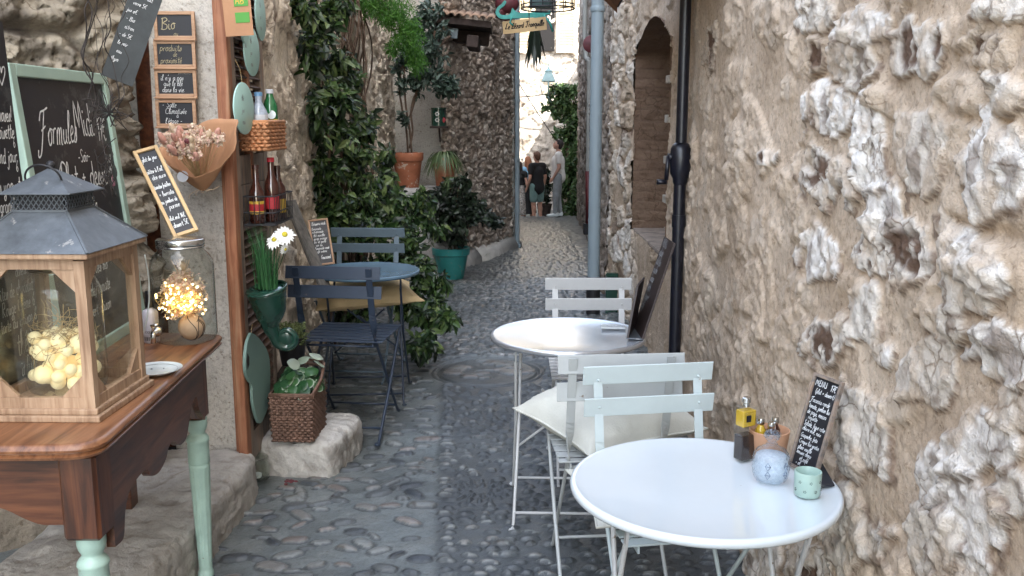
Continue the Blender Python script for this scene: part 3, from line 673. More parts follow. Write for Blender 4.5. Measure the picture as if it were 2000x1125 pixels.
# ------------------------------------------------------------- ground
def geo(a, b, k):
    out = [a]
    while out[-1] < b: out.append(out[-1] * (1 + k))
    return np.array(out)
gy = np.r_[[-40, -8, -2, 0, 1.0, 1.6], geo(1.9, 6, .0023)[:-1], geo(6.0, 9, .0033), geo(9.03, 23.5, .006), [24.5, 26, 30, 60]]
gx = np.r_[[-60, -20, -6, -3, -2, -1.7], steps(-1.5, .92, .0072), steps(.95, 2.1, .04), [2.6, 4, 8, 20, 60]]
GX, GY = np.meshgrid(gx, gy, indexing='ij'); H = np.zeros_like(GX); RR = np.zeros_like(GX); GG = np.zeros_like(GX); BB = np.zeros_like(GX)
def stone(cx, cy, a, b, an, h, g, p=2.0, flat=.5, stain=0.):
    rr = max(a, b) * 1.1; i0, i1 = np.searchsorted(gx, [cx - rr, cx + rr]); j0, j1 = np.searchsorted(gy, [cy - rr, cy + rr])
    if i1 <= i0 or j1 <= j0: return
    u = GX[i0:i1, j0:j1] - cx; v = GY[i0:i1, j0:j1] - cy; c, s = math.cos(an), math.sin(an)
    u, v = u * c + v * s, -u * s + v * c
    d = (np.abs(u / a) ** p + np.abs(v / b) ** p) ** (1 / p)
    hh = h * np.clip(1 - d * d, 0, 1) ** flat; m = hh > H[i0:i1, j0:j1]
    H[i0:i1, j0:j1] = np.where(m & (d < 1), hh, H[i0:i1, j0:j1]); k = m & (d < 1)
    RR[i0:i1, j0:j1] = np.where(k, 1, RR[i0:i1, j0:j1]); GG[i0:i1, j0:j1] = np.where(k, g, GG[i0:i1, j0:j1]); BB[i0:i1, j0:j1] = np.where(k, stain, np.where((RR[i0:i1, j0:j1] < .5) & (d >= 1) & (d < 1.3), .75, BB[i0:i1, j0:j1]))
    H[i0:i1, j0:j1] -= np.where((RR[i0:i1, j0:j1] < .5) & (d >= 1) & (d < 1.3) & (H[i0:i1, j0:j1] > -.001), .002, 0)
def edgeX(y): return np.interp(y, [1.5, 2.9, 5.8, 9], [-.20, -.265, -.46, -.8])   # border between pebble strip and the dark calade
CY, CX0, CRR = 5.5, -.15, .31
rs = random.Random(3)
# dark calade band: thin upright pebbles in rows across the lane
y = 1.9
while y < 5.9:
    x = float(edgeX(y)) + .03 + rs.random() * .03
    while x < .80:
        ln = rs.uniform(.020, .042)
        if rs.random() < .83 and math.hypot(x - CX0, y - CY) > CRR + .06 and math.hypot(x + .13, y - 3.62) > .13:
            tone = rs.choice([.1, .3, .5, .6, .2]); stone(x, y + rs.uniform(-.008, .008), ln, rs.uniform(.0072, .0105), rs.uniform(-.2, .2), rs.uniform(.011, .018), tone, 2.2, .5)
        x += ln * 2 + rs.uniform(.006, .03)
    y += rs.uniform(.040, .052)
for ring, (r0, n) in enumerate([(.06, 9), (.105, 16)]):     # little stone daisy
    for k in range(n):
        a = 2 * math.pi * k / n; stone(-.13 + r0 * math.cos(a), 3.62 + r0 * math.sin(a), .024, .007, a, .012, .12)
# round inlay of bigger stones
RD = np.hypot(GX - CX0, GY - CY)
for rr_, dd in ((CRR, .012), (CRR + .035, .008)):
    H -= np.exp(-((RD - rr_) / .008) ** 2) * dd
    BB = np.maximum(BB, np.exp(-((RD - rr_) / .008) ** 2) * .9)
for k in range(26):
    a = rs.random() * 6.28; q = rs.random() ** .5 * .25; stone(CX0 + q * math.cos(a), CY + q * math.sin(a), rs.uniform(.04, .07), rs.uniform(.02, .035), rs.uniform(-.4, .4), .010, rs.uniform(.45, .85), 2.4, .35)
# big flat pebbles set in grey concrete, left strip
pts = []
def place(n, y0, y1, fx0, fx1, a0, a1, mind, hh, tones, asp=(.35, .6), ang=.35, tries=40):
    for _ in range(n):
        for _t in range(tries):
            y = rs.uniform(y0, y1); x = rs.uniform(fx0(y), fx1(y)); a = rs.uniform(a0, a1)
            if all((x - q[0]) ** 2 + ((y - q[1]) * 1.5) ** 2 > ((a + q[2]) * mind) ** 2 for q in pts[-700:]):
                pts.append((x, y, a)); stone(x, y, a, a * rs.uniform(*asp), rs.gauss(0, ang), rs.uniform(*hh), rs.choice(tones), 2.3, .35); break
lx0 = lambda y: np.interp(y, [1.9, 3.4, 3.8, 9], [-1.02, -1.12, -.86, -1.3])
place(165, 1.95, 4.4, lx0, lambda y: edgeX(y) - .04, .028, .064, .86, (.007, .013), [.05, .12, .2, .25, .3, .42, .5, .6, .72, .8, .5], (.38, .62), .45)
place(140, 4.3, 6.4, lambda y: -1.15, lambda y: edgeX(y) - .03, .03, .06, .76, (.007, .013), [.2, .35, .5, .5, .6], (.3, .5), .3)
pts.clear()
# far cobbles: dense, long across the lane
y = 5.75
while y < 22:
    xl = -1.3 if y < 9.8 else np.interp(y, [9.8, 12.9, 22], [-.72, -.02, .0]); xr = np.interp(y, [5, 7.6, 9, 14, 21], [.9, .85, 1.0, 1.27, 1.6])
    x = xl; big = .022 + (y - 5.5) * .0009
    while x < xr:
        ln = rs.uniform(.022, .05) + (y - 6) * .0012
        if math.hypot(x - CX0, y - CY) > CRR + .07:
            stone(x, y + rs.uniform(-.01, .01), ln, rs.uniform(.45, .75) * big, rs.uniform(-.25, .25), rs.uniform(.009, .019), rs.choice([.2, .3, .42, .5, .5, .58, .95] if y < 9 else [.2, .3, .4, .45, .5, .52]), 2.3, .5)
        x += ln * 2 + rs.uniform(.004, .02)
    y += big * rs.uniform(1.25, 1.6)
und = (fbm(GX * 1.5, GY * 1.5, 4, 2) - .5) * .035 * sst(60, 20, np.abs(GX)) + (fbm(GX * 25, GY * 25, 3, 3) - .5) * .004 + (fbm(GX * 90, GY * 90, 2, 6) - .5) * .0016
band = sst(-.02, .02, GX - edgeX(GY)) * sst(5.9, 5.6, GY)
Zg = gz(GY) + H + und * (1 - .4 * band)
Zg += .10 * sst(-1.0, -1.35, GX) * (GY > 6.5) * (GY < 9.5)
BB = np.clip(np.maximum(BB, band * (1 - RR) * .75) + .28 * sst(.52, .68, fbm(GX * 2.2, GY * 2.2, 4, 12)) * (GY < 9), 0, .9)
V = np.stack([GX, GY, Zg], -1).reshape(-1, 3); col = np.stack([RR, GG, BB], -1).reshape(-1, 3)
gr = np_mesh('cobbled_lane', V, grid_faces(len(gx), len(gy)), 'cobble', None, True, col); gr['kind'] = 'structure'

# ---- doorstep and stone block
def rockbox(name, c, sz, m, amp=.02, seed=1, parent=None, n=26, rot=0, rnd=.25):
    vs, fs = [], []; V = []; F = []
    for ax in range(3):
        for sg in (-1, 1):
            u, v = np.meshgrid(np.linspace(-1, 1, n), np.linspace(-1, 1, n), indexing='ij'); k = np.full_like(u, sg)
            q = [None] * 3; q[ax] = k; q[(ax + 1) % 3] = u; q[(ax + 2) % 3] = v * sg
            P = np.stack(q, -1).reshape(-1, 3); F.append(grid_faces(n, n) + sum(len(a) for a in V)); V.append(P)
    V = np.concatenate(V); F = np.concatenate(F)
    L_ = (np.abs(V) ** (2 / rnd)).sum(1) ** (rnd / 2); Vr = V / L_[:, None]
    S3 = np.array(sz) / 2; P = Vr * S3
    nrm = Vr ** 3; nrm /= np.linalg.norm(nrm, axis=1, keepdims=True)
    a = fbm(P[:, 0] * 9 + seed, P[:, 1] * 9 + P[:, 2] * 7, 5, seed) - .5 + (ridged(P[:, 0] * 14 + P[:, 2] * 9, P[:, 1] * 14 + P[:, 2] * 5 + seed, 4, seed + 3) - .5) * .6
    P = P + nrm * a[:, None] * amp
    ca, sa = math.cos(rot), math.sin(rot); P = np.stack([P[:, 0] * ca - P[:, 1] * sa, P[:, 0] * sa + P[:, 1] * ca, P[:, 2]], 1) + np.array(c)
    col = np.stack([np.ones(len(P)) * .9, .5 + 0 * a, sst(.05, .35, a) * .0 + sst(.1, .3, -a) * .4], -1)
    return np_mesh(name, P, F, m, parent, True, col)
attrmat('block_stone', [(.38, .37, .345), (.48, .47, .44)], [(.35, .335, .315), (.46, .45, .425), (.55, .545, .52)], (.14, .11, .09), mscale=5, bump=.01, bs=26, cracks=3, ckcol=(.72, .68, .63))
tag(rockbox('doorstep', (-1.31, 3.05, .055), (.50, 1.24, .27), 'block_stone', .03, 4, None, 50, R(-3)), 'worn pale stone doorstep below the plaster pier', 'step')
b1 = tag(rockbox('stone_block', (-.93, 4.02, .05), (.40, .46, .21), 'block_stone', .03, 7, None, 40, R(-8), .3), 'rough pale stone block under the wicker basket', 'stone')
# ============================================================= chalk handwriting (single-line strokes)
GL = {'a':(8,"7,8 4,10 1,7 1,3 3,0 6,2 7,9;7,9 7,2 9,0"),'b':(7,"0,2 3,12 3,20 1,18 1,2 3,0 6,2 6,7 4,9 1,7"),'c':(6.5,"6,8 3,10 1,6 1,3 3,0 6,1"),
'd':(8.5,"7,8 4,10 1,7 1,3 3,0 6,2 7,8;7,19 7,2 9,0"),'e':(6.5,"0,4 5,6 5,9 3,10 1,7 1,3 3,0 6,1"),'f':(6,"6,18 4,20 3,16 2,0 1,-7;0,9 6,9"),
'g':(8.5,"7,8 4,10 1,7 1,3 3,1 6,3 7,9;7,9 6,-6 3,-8 1,-5 6,0 9,2"),'h':(8,"0,1 3,13 3,20 1,18 1,0;1,5 4,10 6,9 6,1 8,0"),'i':(4,"1,9 1,2 3,0 4,1;1,13 1,14.5"),
'j':(4,"2,9 2,-5 0,-8 -2,-5;2,13 2,14.5"),'k':(7,"1,20 1,0;6,10 1,5 6,0"),'l':(4.5,"0,3 3,14 3,20 1,18 1,2 3,0 5,1"),'m':(11.5,"1,9 1,0;1,6 3,10 5,9 5,0;5,6 7,10 9,9 9,1 11,0"),
'n':(8.5,"1,9 1,0;1,6 4,10 6,9 6,1 8,0"),'o':(8,"4,10 1,7 1,3 3,0 6,2 6,7 4,10 8,9"),'p':(8,"1,10 1,-8;1,7 4,10 7,7 6,2 4,0 1,2"),'q':(8.5,"7,8 4,10 1,7 1,3 4,0 7,4;7,10 7,-8 9,-5"),
'r':(6,"1,9 1,0;1,6 3,9 6,9"),'s':(6,"0,0 4,10 5,4 3,0 0,1"),'t':(6,"3,17 3,2 5,0 6,1;0,11 6,11"),'u':(8.5,"1,9 1,3 3,0 6,3 6,9;6,9 6,2 8,0"),'v':(7.5,"1,9 3,0 6,9 8,9"),
'w':(11,"1,9 3,0 5,8 7,0 9,9"),'x':(7,"1,9 6,0;6,9 1,0"),'y':(8.5,"1,9 2,3 5,3 6,9;6,9 5,-6 2,-8 1,-4 8,1"),'z':(7,"1,9 6,9 1,0 6,0"),
'A':(14,"0,0 6,20 12,0;3,8 10,8"),'B':(12,"2,0 2,20;0,18 7,20 10,16 3,11 10,8 10,2 5,0 0,1"),'C':(13,"11,17 7,20 2,14 2,5 6,0 12,2"),'D':(13,"2,0 2,20 8,19 12,10 8,1 0,0"),
'E':(11,"10,19 4,20 3,14 7,11 2,9 2,2 6,0 11,2"),'F':(13,"-3,-3 -3,-7 1,-6 4,2 8,20;0,14 2,19 7,20 14,22;3,8 10,11"),'G':(13,"11,17 7,20 2,14 2,5 6,0 11,3 11,9 7,9"),
'L':(12,"8,17 6,20 4,16 4,8 1,1 4,1 12,1"),'M':(16,"0,0 4,20 8,5 12,20 15,0"),'N':(14,"1,0 3,20 10,0 12,20"),'O':(14,"7,20 2,15 2,5 7,0 12,5 12,15 7,20"),
'P':(12,"2,-2 4,20;0,15 6,21 12,17 10,10 4,9"),'R':(12,"2,0 2,20;1,19 8,20 9,13 3,10 10,0"),'S':(11,"10,17 6,20 2,15 9,6 6,0 1,2"),'T':(13,"0,17 4,20 13,21;8,20 6,2 3,0 1,3"),
'U':(13,"1,20 2,4 6,0 10,4 11,20;11,20 11,0"),'I':(5,"2,20 2,0"),'Z':(12,"1,20 10,20 1,0 11,0"),'H':(13,"1,20 1,0;11,20 11,0;1,10 11,10"),
'0':(10,"5,20 1,14 1,5 5,0 8,6 8,14 5,20"),'1':(6,"1,14 4,20 4,0"),'2':(9,"1,16 5,20 8,15 1,0 9,0"),'4':(10,"6,20 0,6 9,6;6,12 6,0"),'5':(9,"8,20 2,20 2,12 7,11 8,4 4,0 0,2"),
'6':(9,"7,20 2,10 2,3 5,0 8,4 5,9 2,6"),'7':(9,"0,19 8,20 4,0;2,10 7,11"),'8':(9,"4,10 1,15 4,20 7,15 4,10 1,4 4,0 8,4 4,10"),'€':(10,"9,17 5,20 2,12 2,6 6,0 9,2;0,12 7,12;0,8 6,8"),
'-':(8,"1,7 6,7"),'+':(9,"1,7 7,7;4,10 4,3"),"'":(3,"1,20 0,15"),'(':(5,"4,22 1,14 1,4 4,-3"),')':(5,"1,22 4,14 4,4 1,-3"),'/':(8,"0,-4 7,20"),':':(4,"1,1 1,2;1,8 1,9"),
'.':(4,"1,0 1,1.5"),',':(4,"2,1 0,-4"),'!':(4,"1,20 1,5;1,0 1,1"),' ':(6,""),'♥':(20,"9,0 1,12 2,19 7,19 9,13 12,19 17,19 17,12 9,0"),'_':(30,"0,-3 30,-2")}
for a_, b_, s_ in (('é','e','2,13 5,17'),('è','e','1,17 4,13'),('à','a','2,17 5,13'),('â','a','2,13 4,16 6,13'),('î','i','-1,12 1,15 3,12'),('û','u','2,13 4,16 6,13')):
    GL[a_] = (GL[b_][0], GL[b_][1] + ';' + s_)
def text_w(t): return sum(GL.get(ch, GL['o'])[0] + .6 for ch in t)
def write(mb, t, x, y, h, w=None, slant=.18, z=.0, rot=0., rs_=random.Random(5), narrow=1.0, align='l'):
    """t at x,y (metres, board frame), capital height h; ribbons of width w"""
    s = h / 20; w = w or h * .075; cr, sr = math.cos(rot), math.sin(rot)
    if align == 'c': x -= text_w(t) * s * narrow / 2
    if align == 'r': x -= text_w(t) * s * narrow
    ox = 0
    for ch in t:
        adv, st = GL.get(ch, GL['o']); jy = rs_.uniform(-.6, .6)
        for stroke in st.split(';'):
            if not stroke.strip(): continue
            p = [tuple(float(k) for k in q.split(',')) for q in stroke.split()]
            p = [Vector((px_, py_, 0)) for px_, py_ in p]
            if len(p) > 2: p = catmull(p, 3)
            q = []
            for v in p:
                lx = (ox + v.x + v.y * slant) * s * narrow; ly = (v.y + jy) * s
                q.append(Vector((x + lx * cr - ly * sr, y + lx * sr + ly * cr, z)))
            n0 = len(mb.v)
            for i, v in enumerate(q):
                d = (q[min(i + 1, len(q) - 1)] - q[max(i - 1, 0)]); d = Vector((1, 0, 0)) if d.length < 1e-9 else d.normalized()
                pn = Vector((-d.y, d.x, 0)) * w * .5 * rs_.uniform(.75, 1.15)
                mb.v += [tuple(v + pn), tuple(v - pn)]
            for i in range(len(q) - 1): a = n0 + 2 * i; mb.f.append((a, a + 1, a + 3, a + 2))
        ox += adv + .6
def frame_matrix(BL, BR, TL):
    x = (BR - BL); W = x.length; x.normalize(); y = (TL - BL); y = y - x * y.dot(x); Hh = y.length; y.normalize(); z = x.cross(y)
    m = Matrix((x, y, z)).transposed().to_4x4(); m.translation = BL; return m, W, Hh
def board(name, label, cat, BL, BR, TL, fw, fmat, lines, panel='slate', th=.012, group=None, chalk='chalk', ledge=False, wmul=1.0, back=.0):
    m, W, Hh = frame_matrix(BL, BR, TL)
    o = thing(name, label, cat, group=group, m=m)
    pn = MB(); f2 = max(fw, .001)
    pn.box((W / 2, Hh / 2, -th * .25), (W - f2 * 1.2, Hh - f2 * 1.2, th * .5)); pn.build('panel', panel, o)
    if fw > 0:
        fr = MB()
        fr.box((fw / 2, Hh / 2, 0), (fw, Hh, th)); fr.box((W - fw / 2, Hh / 2, 0), (fw, Hh, th))
        fr.box((W / 2, Hh - fw / 2, .0005), (W - 2 * fw, fw, th)); fr.box((W / 2, fw / 2, .0005), (W - 2 * fw, fw, th))
        if ledge: fr.box((W / 2, -.002, .006), (W * 1.02, .008, th * 1.6))
        fr.build('frame', fmat, o, bevel=min(.003, fw * .15))
    groups = {}
    for ln in lines:
        t, x, y, h = ln[:4]; kw = dict(ln[4]) if len(ln) > 4 else {}
        ck = kw.pop('ck', chalk); mb = groups.setdefault(ck, MB())
        kw.setdefault('w', h * Hh * .085 * wmul)
        fit = (W * .97 - fw * 1.1 - x * W) / max(text_w(t) * h * Hh / 20 + h * Hh * .2, 1e-6)
        if kw.get('align') is None: kw['narrow'] = min(kw.get('narrow', 1.0), fit)
        write(mb, t, x * W, y * Hh, h * Hh, z=th * .02 + .0012, **kw)
    for ck, mb in groups.items():
        if mb.f: mb.build('handwriting', ck, o)
    return o, W, Hh

# ============================================================= menu boards at the left
A_ = at
BB_, BT_ = A_(92, 742, 2.50), A_(20, 45, 2.54); LD = Vector((-.05, 1, 0)).normalized()
board('menu_board', 'tall black menu board in a mint green frame with Formules Midi chalked large', 'menu board', A_(122, 734, 2.55), A_(282, 629, 3.25), A_(30, 125, 2.60), .035, 'mint_board', [
  ('Formules', .17, .745, .11, dict(slant=.4, narrow=.80, w=.0055)), ('Midi', .54, .765, .125, dict(slant=.05, narrow=.8, w=.0055)), ('17€', .79, .745, .085, dict(narrow=.75, w=.005)),
  ('-Soir-', .52, .675, .045), ('Plat + dessert', .30, .585, .095, dict(slant=.1, narrow=.95, w=.0055)), ('(seul', .84, .66, .03), ('ou)', .86, .62, .03),
  ('Bio', .87, .57, .045, dict(ck='chalk_pink')), ('Tomate/basilic bio', .28, .50, .045, dict(narrow=.95)), ('Patate/oeuf mollet bio', .22, .42, .045, dict(narrow=.82)),
  ('Soupe froide', .3, .35, .045), ('Poulet/frites bio', .3, .275, .045), ('Salade/tomate', .30, .20, .05), ('Dessert maison', .3, .13, .045)], th=.022)
board('menu_board', 'plain black menu board with a chalk heart, cut off by the left edge', 'menu board', BB_ - LD * .5, BB_, BT_ - LD * .5, .0, 'slate', [
 ('♥', .86, .83, .05), *[(t, .965, y, h, dict(align='r', narrow=.85)) for t, y, h in (('thé choses!', .735, .042), ('crème noisette', .69, .042), ('6', .665, .03), ('un grand jour', .625, .042), ('6', .60, .03), ('fruits yaourt', .545, .046), ('avec granola 6', .495, .042),
  ('fruits rouge ou', .445, .04), ('(au lait): thé bière', .355, .038), ('divers. 6', .32, .034), ('pépites de chocolat', .27, .038), ('Rouge Crème 6', .225, .038), ('tarte du maison 6', .185, .036), ('théière', .11, .065), ('infusion', .05, .05))]], th=.014)
board('slate_board', 'dark grey slate sign hanging crooked among black twigs, top left', 'slate sign', A_(197, 146, 2.86), A_(259, 170, 2.90), A_(226, -120, 2.92), .0, 'slate', [
  (t, .1 + .05 * (i % 3), .92 - .065 * i, .032, dict(slant=.1)) for i, t in enumerate(['tarte 5€', 'crêpe 4€', 'glace', '- Thé', 'café au lait', 'verre 5€', 'jus 3€', '- Bio', 'citron', '- de 5€', 'le soir', 'eau', 'thym'])], panel='slate_grey', th=.008, chalk='chalk')
g4 = 'four small framed chalkboards on the pier'
sm = [((303, 22, 383, 77), 'small wood-framed chalkboard reading Bio ou, topmost of four by the door', [('Bio', .16, .36, .42, dict(slant=.1)), ('ou', .46, .12, .2)], 'chalk_dim'),
 ((303, 79, 384, 133), 'small wood-framed chalkboard reading produits de proximité', [('produits', .14, .62, .26, dict(narrow=1.05)), ('de', .45, .42, .19), ('proximité', .14, .18, .24)], 'chalk_dim'),
 ((305, 136, 386, 190), "small wood-framed chalkboard reading il n'y a pas que le blé", [("il n'y a pas", .14, .62, .2), ('que le blé', .2, .41, .2), ('dans la vie.', .16, .19, .2), ('SANS GLUTEN', .56, .84, .07)], 'chalk'),
 ((307, 194, 385, 248), "small wood-framed chalkboard reading Salle climatisée à l'étage", [('- Salle', .16, .72, .2), ('Climatisée', .22, .48, .21), ('à', .5, .34, .17), ("l'étage -", .22, .13, .2)], 'chalk')]
for (x0, y0, x1, y1), lb, ln, ck in sm:
    board('small_chalkboard', lb, 'chalkboard', A_(x0, y1, 3.625), A_(x1, y1, 3.625), A_(x0, y0, 3.625), .013, 'board_wood', ln, chalk=ck, group=g4, ledge=True, wmul=.75)
board('leaning_chalkboard', 'narrow chalkboard in pale wood frame propped askew on the glass jar lid', 'chalkboard', A_(340, 466, 3.03), A_(388, 450, 3.07), A_(279, 292, 3.2), .012, 'sign_wood', [
  ('plat du jour', .18, .86, .055), ('pâtes à l\'ail', .14, .72, .055), ('des ours', .24, .645, .055), ('tomates fraîches', .14, .54, .05, dict(narrow=.8)), ('+ burrata', .2, .45, .055), ('ou jambon de', .14, .37, .05, dict(narrow=.9)), ('parme', .34, .30, .055), ('plat seul 14€', .14, .18, .05, dict(narrow=.9)), ('dessert 5€', .18, .10, .055)], th=.014, wmul=1.1)
# dry twigs hanging round the slate
mb = MB(); rt = random.Random(11)
for k in range(9):
    x = rt.uniform(165, 240); pth = []
    for j in range(10):
        y = -40 + j * (26 + (k % 3) * 3); pth.append(A_(x, y, 2.80 + rt.uniform(-.03, .03))); x += rt.uniform(-14, 16) + (205 - x) * .08
    mb.tube(catmull(pth, 3), rt.uniform(.0008, .0024), 5)
for k in range(26):
    p = A_(213, 222, 2.76); d = Vector((rt.gauss(.3, 1), rt.gauss(0, .5), rt.gauss(0, 1))).normalized() * rt.uniform(.03, .085)
    mb.tube(catmull([p, p + d * .5 + Vector((0, 0, rt.uniform(-.02, .02))), p + d], 3), .0016, 4)
for k in range(8):
    p = A_(rt.uniform(195, 215), rt.uniform(230, 310), 2.68); pth = [p + Vector((rt.uniform(-.02, .02), 0, -.03 * j)) for j in range(5)]; mb.tube(catmull(pth, 3), .0018, 4)
tag(mb.build('dry_vine', 'twig', None, smooth=True), 'bare black twigs hanging down over the slate sign and mint board', 'dry vine')

# ============================================================= door in the reveal
o = thing('door', 'brown varnished wooden door standing open in the dark doorway', 'door', (-1.5, 3.75, .19))
mb = MB(); mb.box((-.03, .02, 1.2), (.115, .045, 2.5)); mb.box((-.03, -.006, 1.0), (.06, .01, .5)); mb.build('door_leaf', 'door_wood', o, bevel=.004)
mb = MB(); mb.lathe([(.012, -.045), (.016, -.04), (.016, .04), (.012, .045)], 12, (-.025, -.012, 1.62)); mb.box((-.025, -.008, 1.62), (.034, .008, .16)); mb.box((-.025, -.008, 1.42), (.03, .008, .07)); mb.build('handle', 'door_wood', o, smooth=True, autos=40)
mb = MB()
for z in (1.0, .86): mb.box((-.005, -.012, z), (.03, .016, .09))
mb.build('hinge', 'iron_dark', o, bevel=.002)
mb = MB(); mb.box((.062, -.02, 1.25), (.068, .09, 2.6)); mb.box((.035, .01, 1.25), (.02, .07, 2.6)); mb.build('door_frame', 'frame_wood' if False else 'table_wood', o, bevel=.004)
mb = MB(); mb.box((-2.6, 5.3, 1.6), (2.0, .1, 3.2)); mb.box((-3.4, 4.5, 1.6), (.1, 1.6, 3.2)); mb.box((-2.5, 4.6, 3.1), (2.2, 1.5, .1)); mb.build('room_wall', 'niche_plaster', w3)
mb = MB(); mb.box((-2.4, 4.35, .12), (2.2, 1.9, .1)); mb.build('room_floor', 'dark_void', w3)

# ============================================================= wooden side table
T = thing('side_table', 'varnished brown wooden side table on turned mint green legs', 'table')
TZ = .80
FR, BR_, BL_, FL = Vector((-.925, 1.96, 0)), Vector((-.985, 3.065, 0)), Vector((-1.37, 3.12, 0)), Vector((-1.95, 1.93, 0))
def inset_poly(e):
    c = (FR + BR_ + BL_ + FL) / 4; pts = []
    k = [FL, FR, BR_, BL_]
    L_ = []
    for i in range(4):
        a, b = k[i], k[(i + 1) % 4]; d = (b - a).normalized(); n = Vector((-d.y, d.x, 0)); L_.append((a + n * e, d))
    def isect(p, d, q, e_):
        den = d.x * e_.y - d.y * e_.x; t = ((q.x - p.x) * e_.y - (q.y - p.y) * e_.x) / den; return p + d * t
    return [isect(*L_[i - 1], *L_[i]) for i in range(4)]
def rounded(e, r=.085, n=10):
    P = inset_poly(e); out = []
    for i, p in enumerate(P):
        a = P[i - 1]; b = P[(i + 1) % 4]; rr = max(.01, (r if i == 1 else .018) - e)
        d1 = (a - p).normalized(); d2 = (b - p).normalized(); ang = d1.angle(d2); l = rr / math.tan(ang / 2)
        s, t = p + d1 * l, p + d2 * l
        for k in range(n + 1):
            u = k / n; out.append(((1 - u) ** 2 * s + 2 * u * (1 - u) * p + u * u * t))
    return out
prof = [(.016, TZ), (.010, TZ - .001), (.004, TZ - .006), (.0, TZ - .012), (.001, TZ - .018), (.009, TZ - .022), (.009, TZ - .025), (.002, TZ - .029), (.006, TZ - .036), (.02, TZ - .040)]
vs = []; fs = []; rings = [rounded(e) for e, z in prof]; n = len(rings[0])
for (e, z), rg in zip(prof, rings): vs += [(p.x, p.y, z) for p in rg]
for i in range(len(prof) - 1):
    for j in range(n): fs.append((i * n + j, (i + 1) * n + j, (i + 1) * n + (j + 1) % n, i * n + (j + 1) % n))
fs.append(tuple(range(n))); fs.append(tuple(range((len(prof) - 1) * n, len(prof) * n))[::-1])
mb = MB(); mb.add(vs, fs); mb.build('table_top', 'table_top_wood', T, smooth=True, autos=35)
def apron(a, b, prof_, name='apron', t=.02, wm='table_wood'):
    a = Vector(a); b = Vector(b); d = b - a; l = d.length; d.normalize(); up = Vector((0, 0, 1)); nn = d.cross(up)
    m = Matrix((d, up, nn)).transposed()
    pts = catmull([Vector((u * l, z, 0)) for u, z in prof_], 4)
    poly = [(p.x, p.y) for p in pts] + [(l, TZ - .04), (0, TZ - .04)]
    MB().prism(poly, t, m, a - nn * t / 2).build(name, wm, T)
LFR = Vector((-1.0, 2.05, 0)); LBR = Vector((-1.03, 2.885, 0)); LBL = Vector((-1.34, 3.02, 0))
apron((LFR.x + .032, LFR.y + .03, 0), (LBR.x + .026, LBR.y - .02, 0), [(0, .50), (.07, .50), (.10, .56), (.16, .60), (.3, .605), (.34, .575), (.42, .56), (.5, .575), (.54, .60), (.60, .60), (.66, .57), (.74, .57), (.79, .61), (.84, .655), (.9, .66), (.93, .61), (1, .56)])
apron((-1.85, 2.03, 0), (LFR.x - .04, 2.03, 0), [(0, .5), (.2, .60), (.4, .65), (.6, .66), (.8, .63), (.88, .60), (.93, .585), (1, .585)], wm='table_wood_x')
apron((LBR.x, LBR.y + .02, 0), (LBL.x, LBL.y, 0), [(0, .56), (.5, .6), (1, .56)])
def turned(prof_, n=40, flz=(.05, .36), nf=12, c=(0, 0)):
    vs = []; fs = []
    for r, z in prof_:
        for j in range(n):
            a = 2 * math.pi * j / n; rr = r
            if flz[0] < z < flz[1]: rr = r - .0028 * (.5 + .5 * math.cos(a * nf)) ** 3
            vs.append((c[0] + rr * math.cos(a), c[1] + rr * math.sin(a), z))
    for i in range(len(prof_) - 1):
        for j in range(n): fs.append((i * n + j, (i + 1) * n + j, (i + 1) * n + (j + 1) % n, i * n + (j + 1) % n))
    fs.append(tuple(range(n))); fs.append(tuple(range((len(prof_) - 1) * n, len(prof_) * n))[::-1])
    return MB().add(vs, fs)
def legprof(top, k=1.):
    P = [(.036, 0), (.036, -.022), (.033, -.035), (.027, -.045), (.026, -.052), (.034, -.060), (.039, -.068), (.040, -.075), (.037, -.079), (.037, -.115), (.0375, -.15), (.034, -.154), (.037, -.158), (.0365, -.165)]
    P = [(r * k, top + z) for r, z in P]; n = 12; z1 = P[-1][1]
    P += [(k * (.0363 - .013 * i / n), z1 - .006 - (z1 - .04) * i / n) for i in range(n + 1)]
    P += [(.024 * k, .03), (.028 * k, .02), (.028 * k, .008), (.02 * k, 0)]; return P
for (p, top, s, k, col) in ((LFR, .548, .088, .92, 1), (LBR, .56, .066, .92, 1)):
    MB().box((p.x, p.y, (TZ - .04 + top) / 2), (s, s, TZ - .04 - top)).build('leg_block', 'table_wood_z', T, bevel=.008, seg=1)
    turned([(r, z) for r, z in legprof(top, k)], c=(p.x, p.y), flz=(.05, top - .17)).build('leg', 'mint_paint', T, smooth=True, autos=50)
MB().box((LBL.x, LBL.y, .475), (.06, .06, .57)).build('leg', 'table_wood', T, bevel=.004)
MB().box((-1.83, 2.05, .38), (.06, .06, .76)).build('leg', 'table_wood', T, bevel=.004)

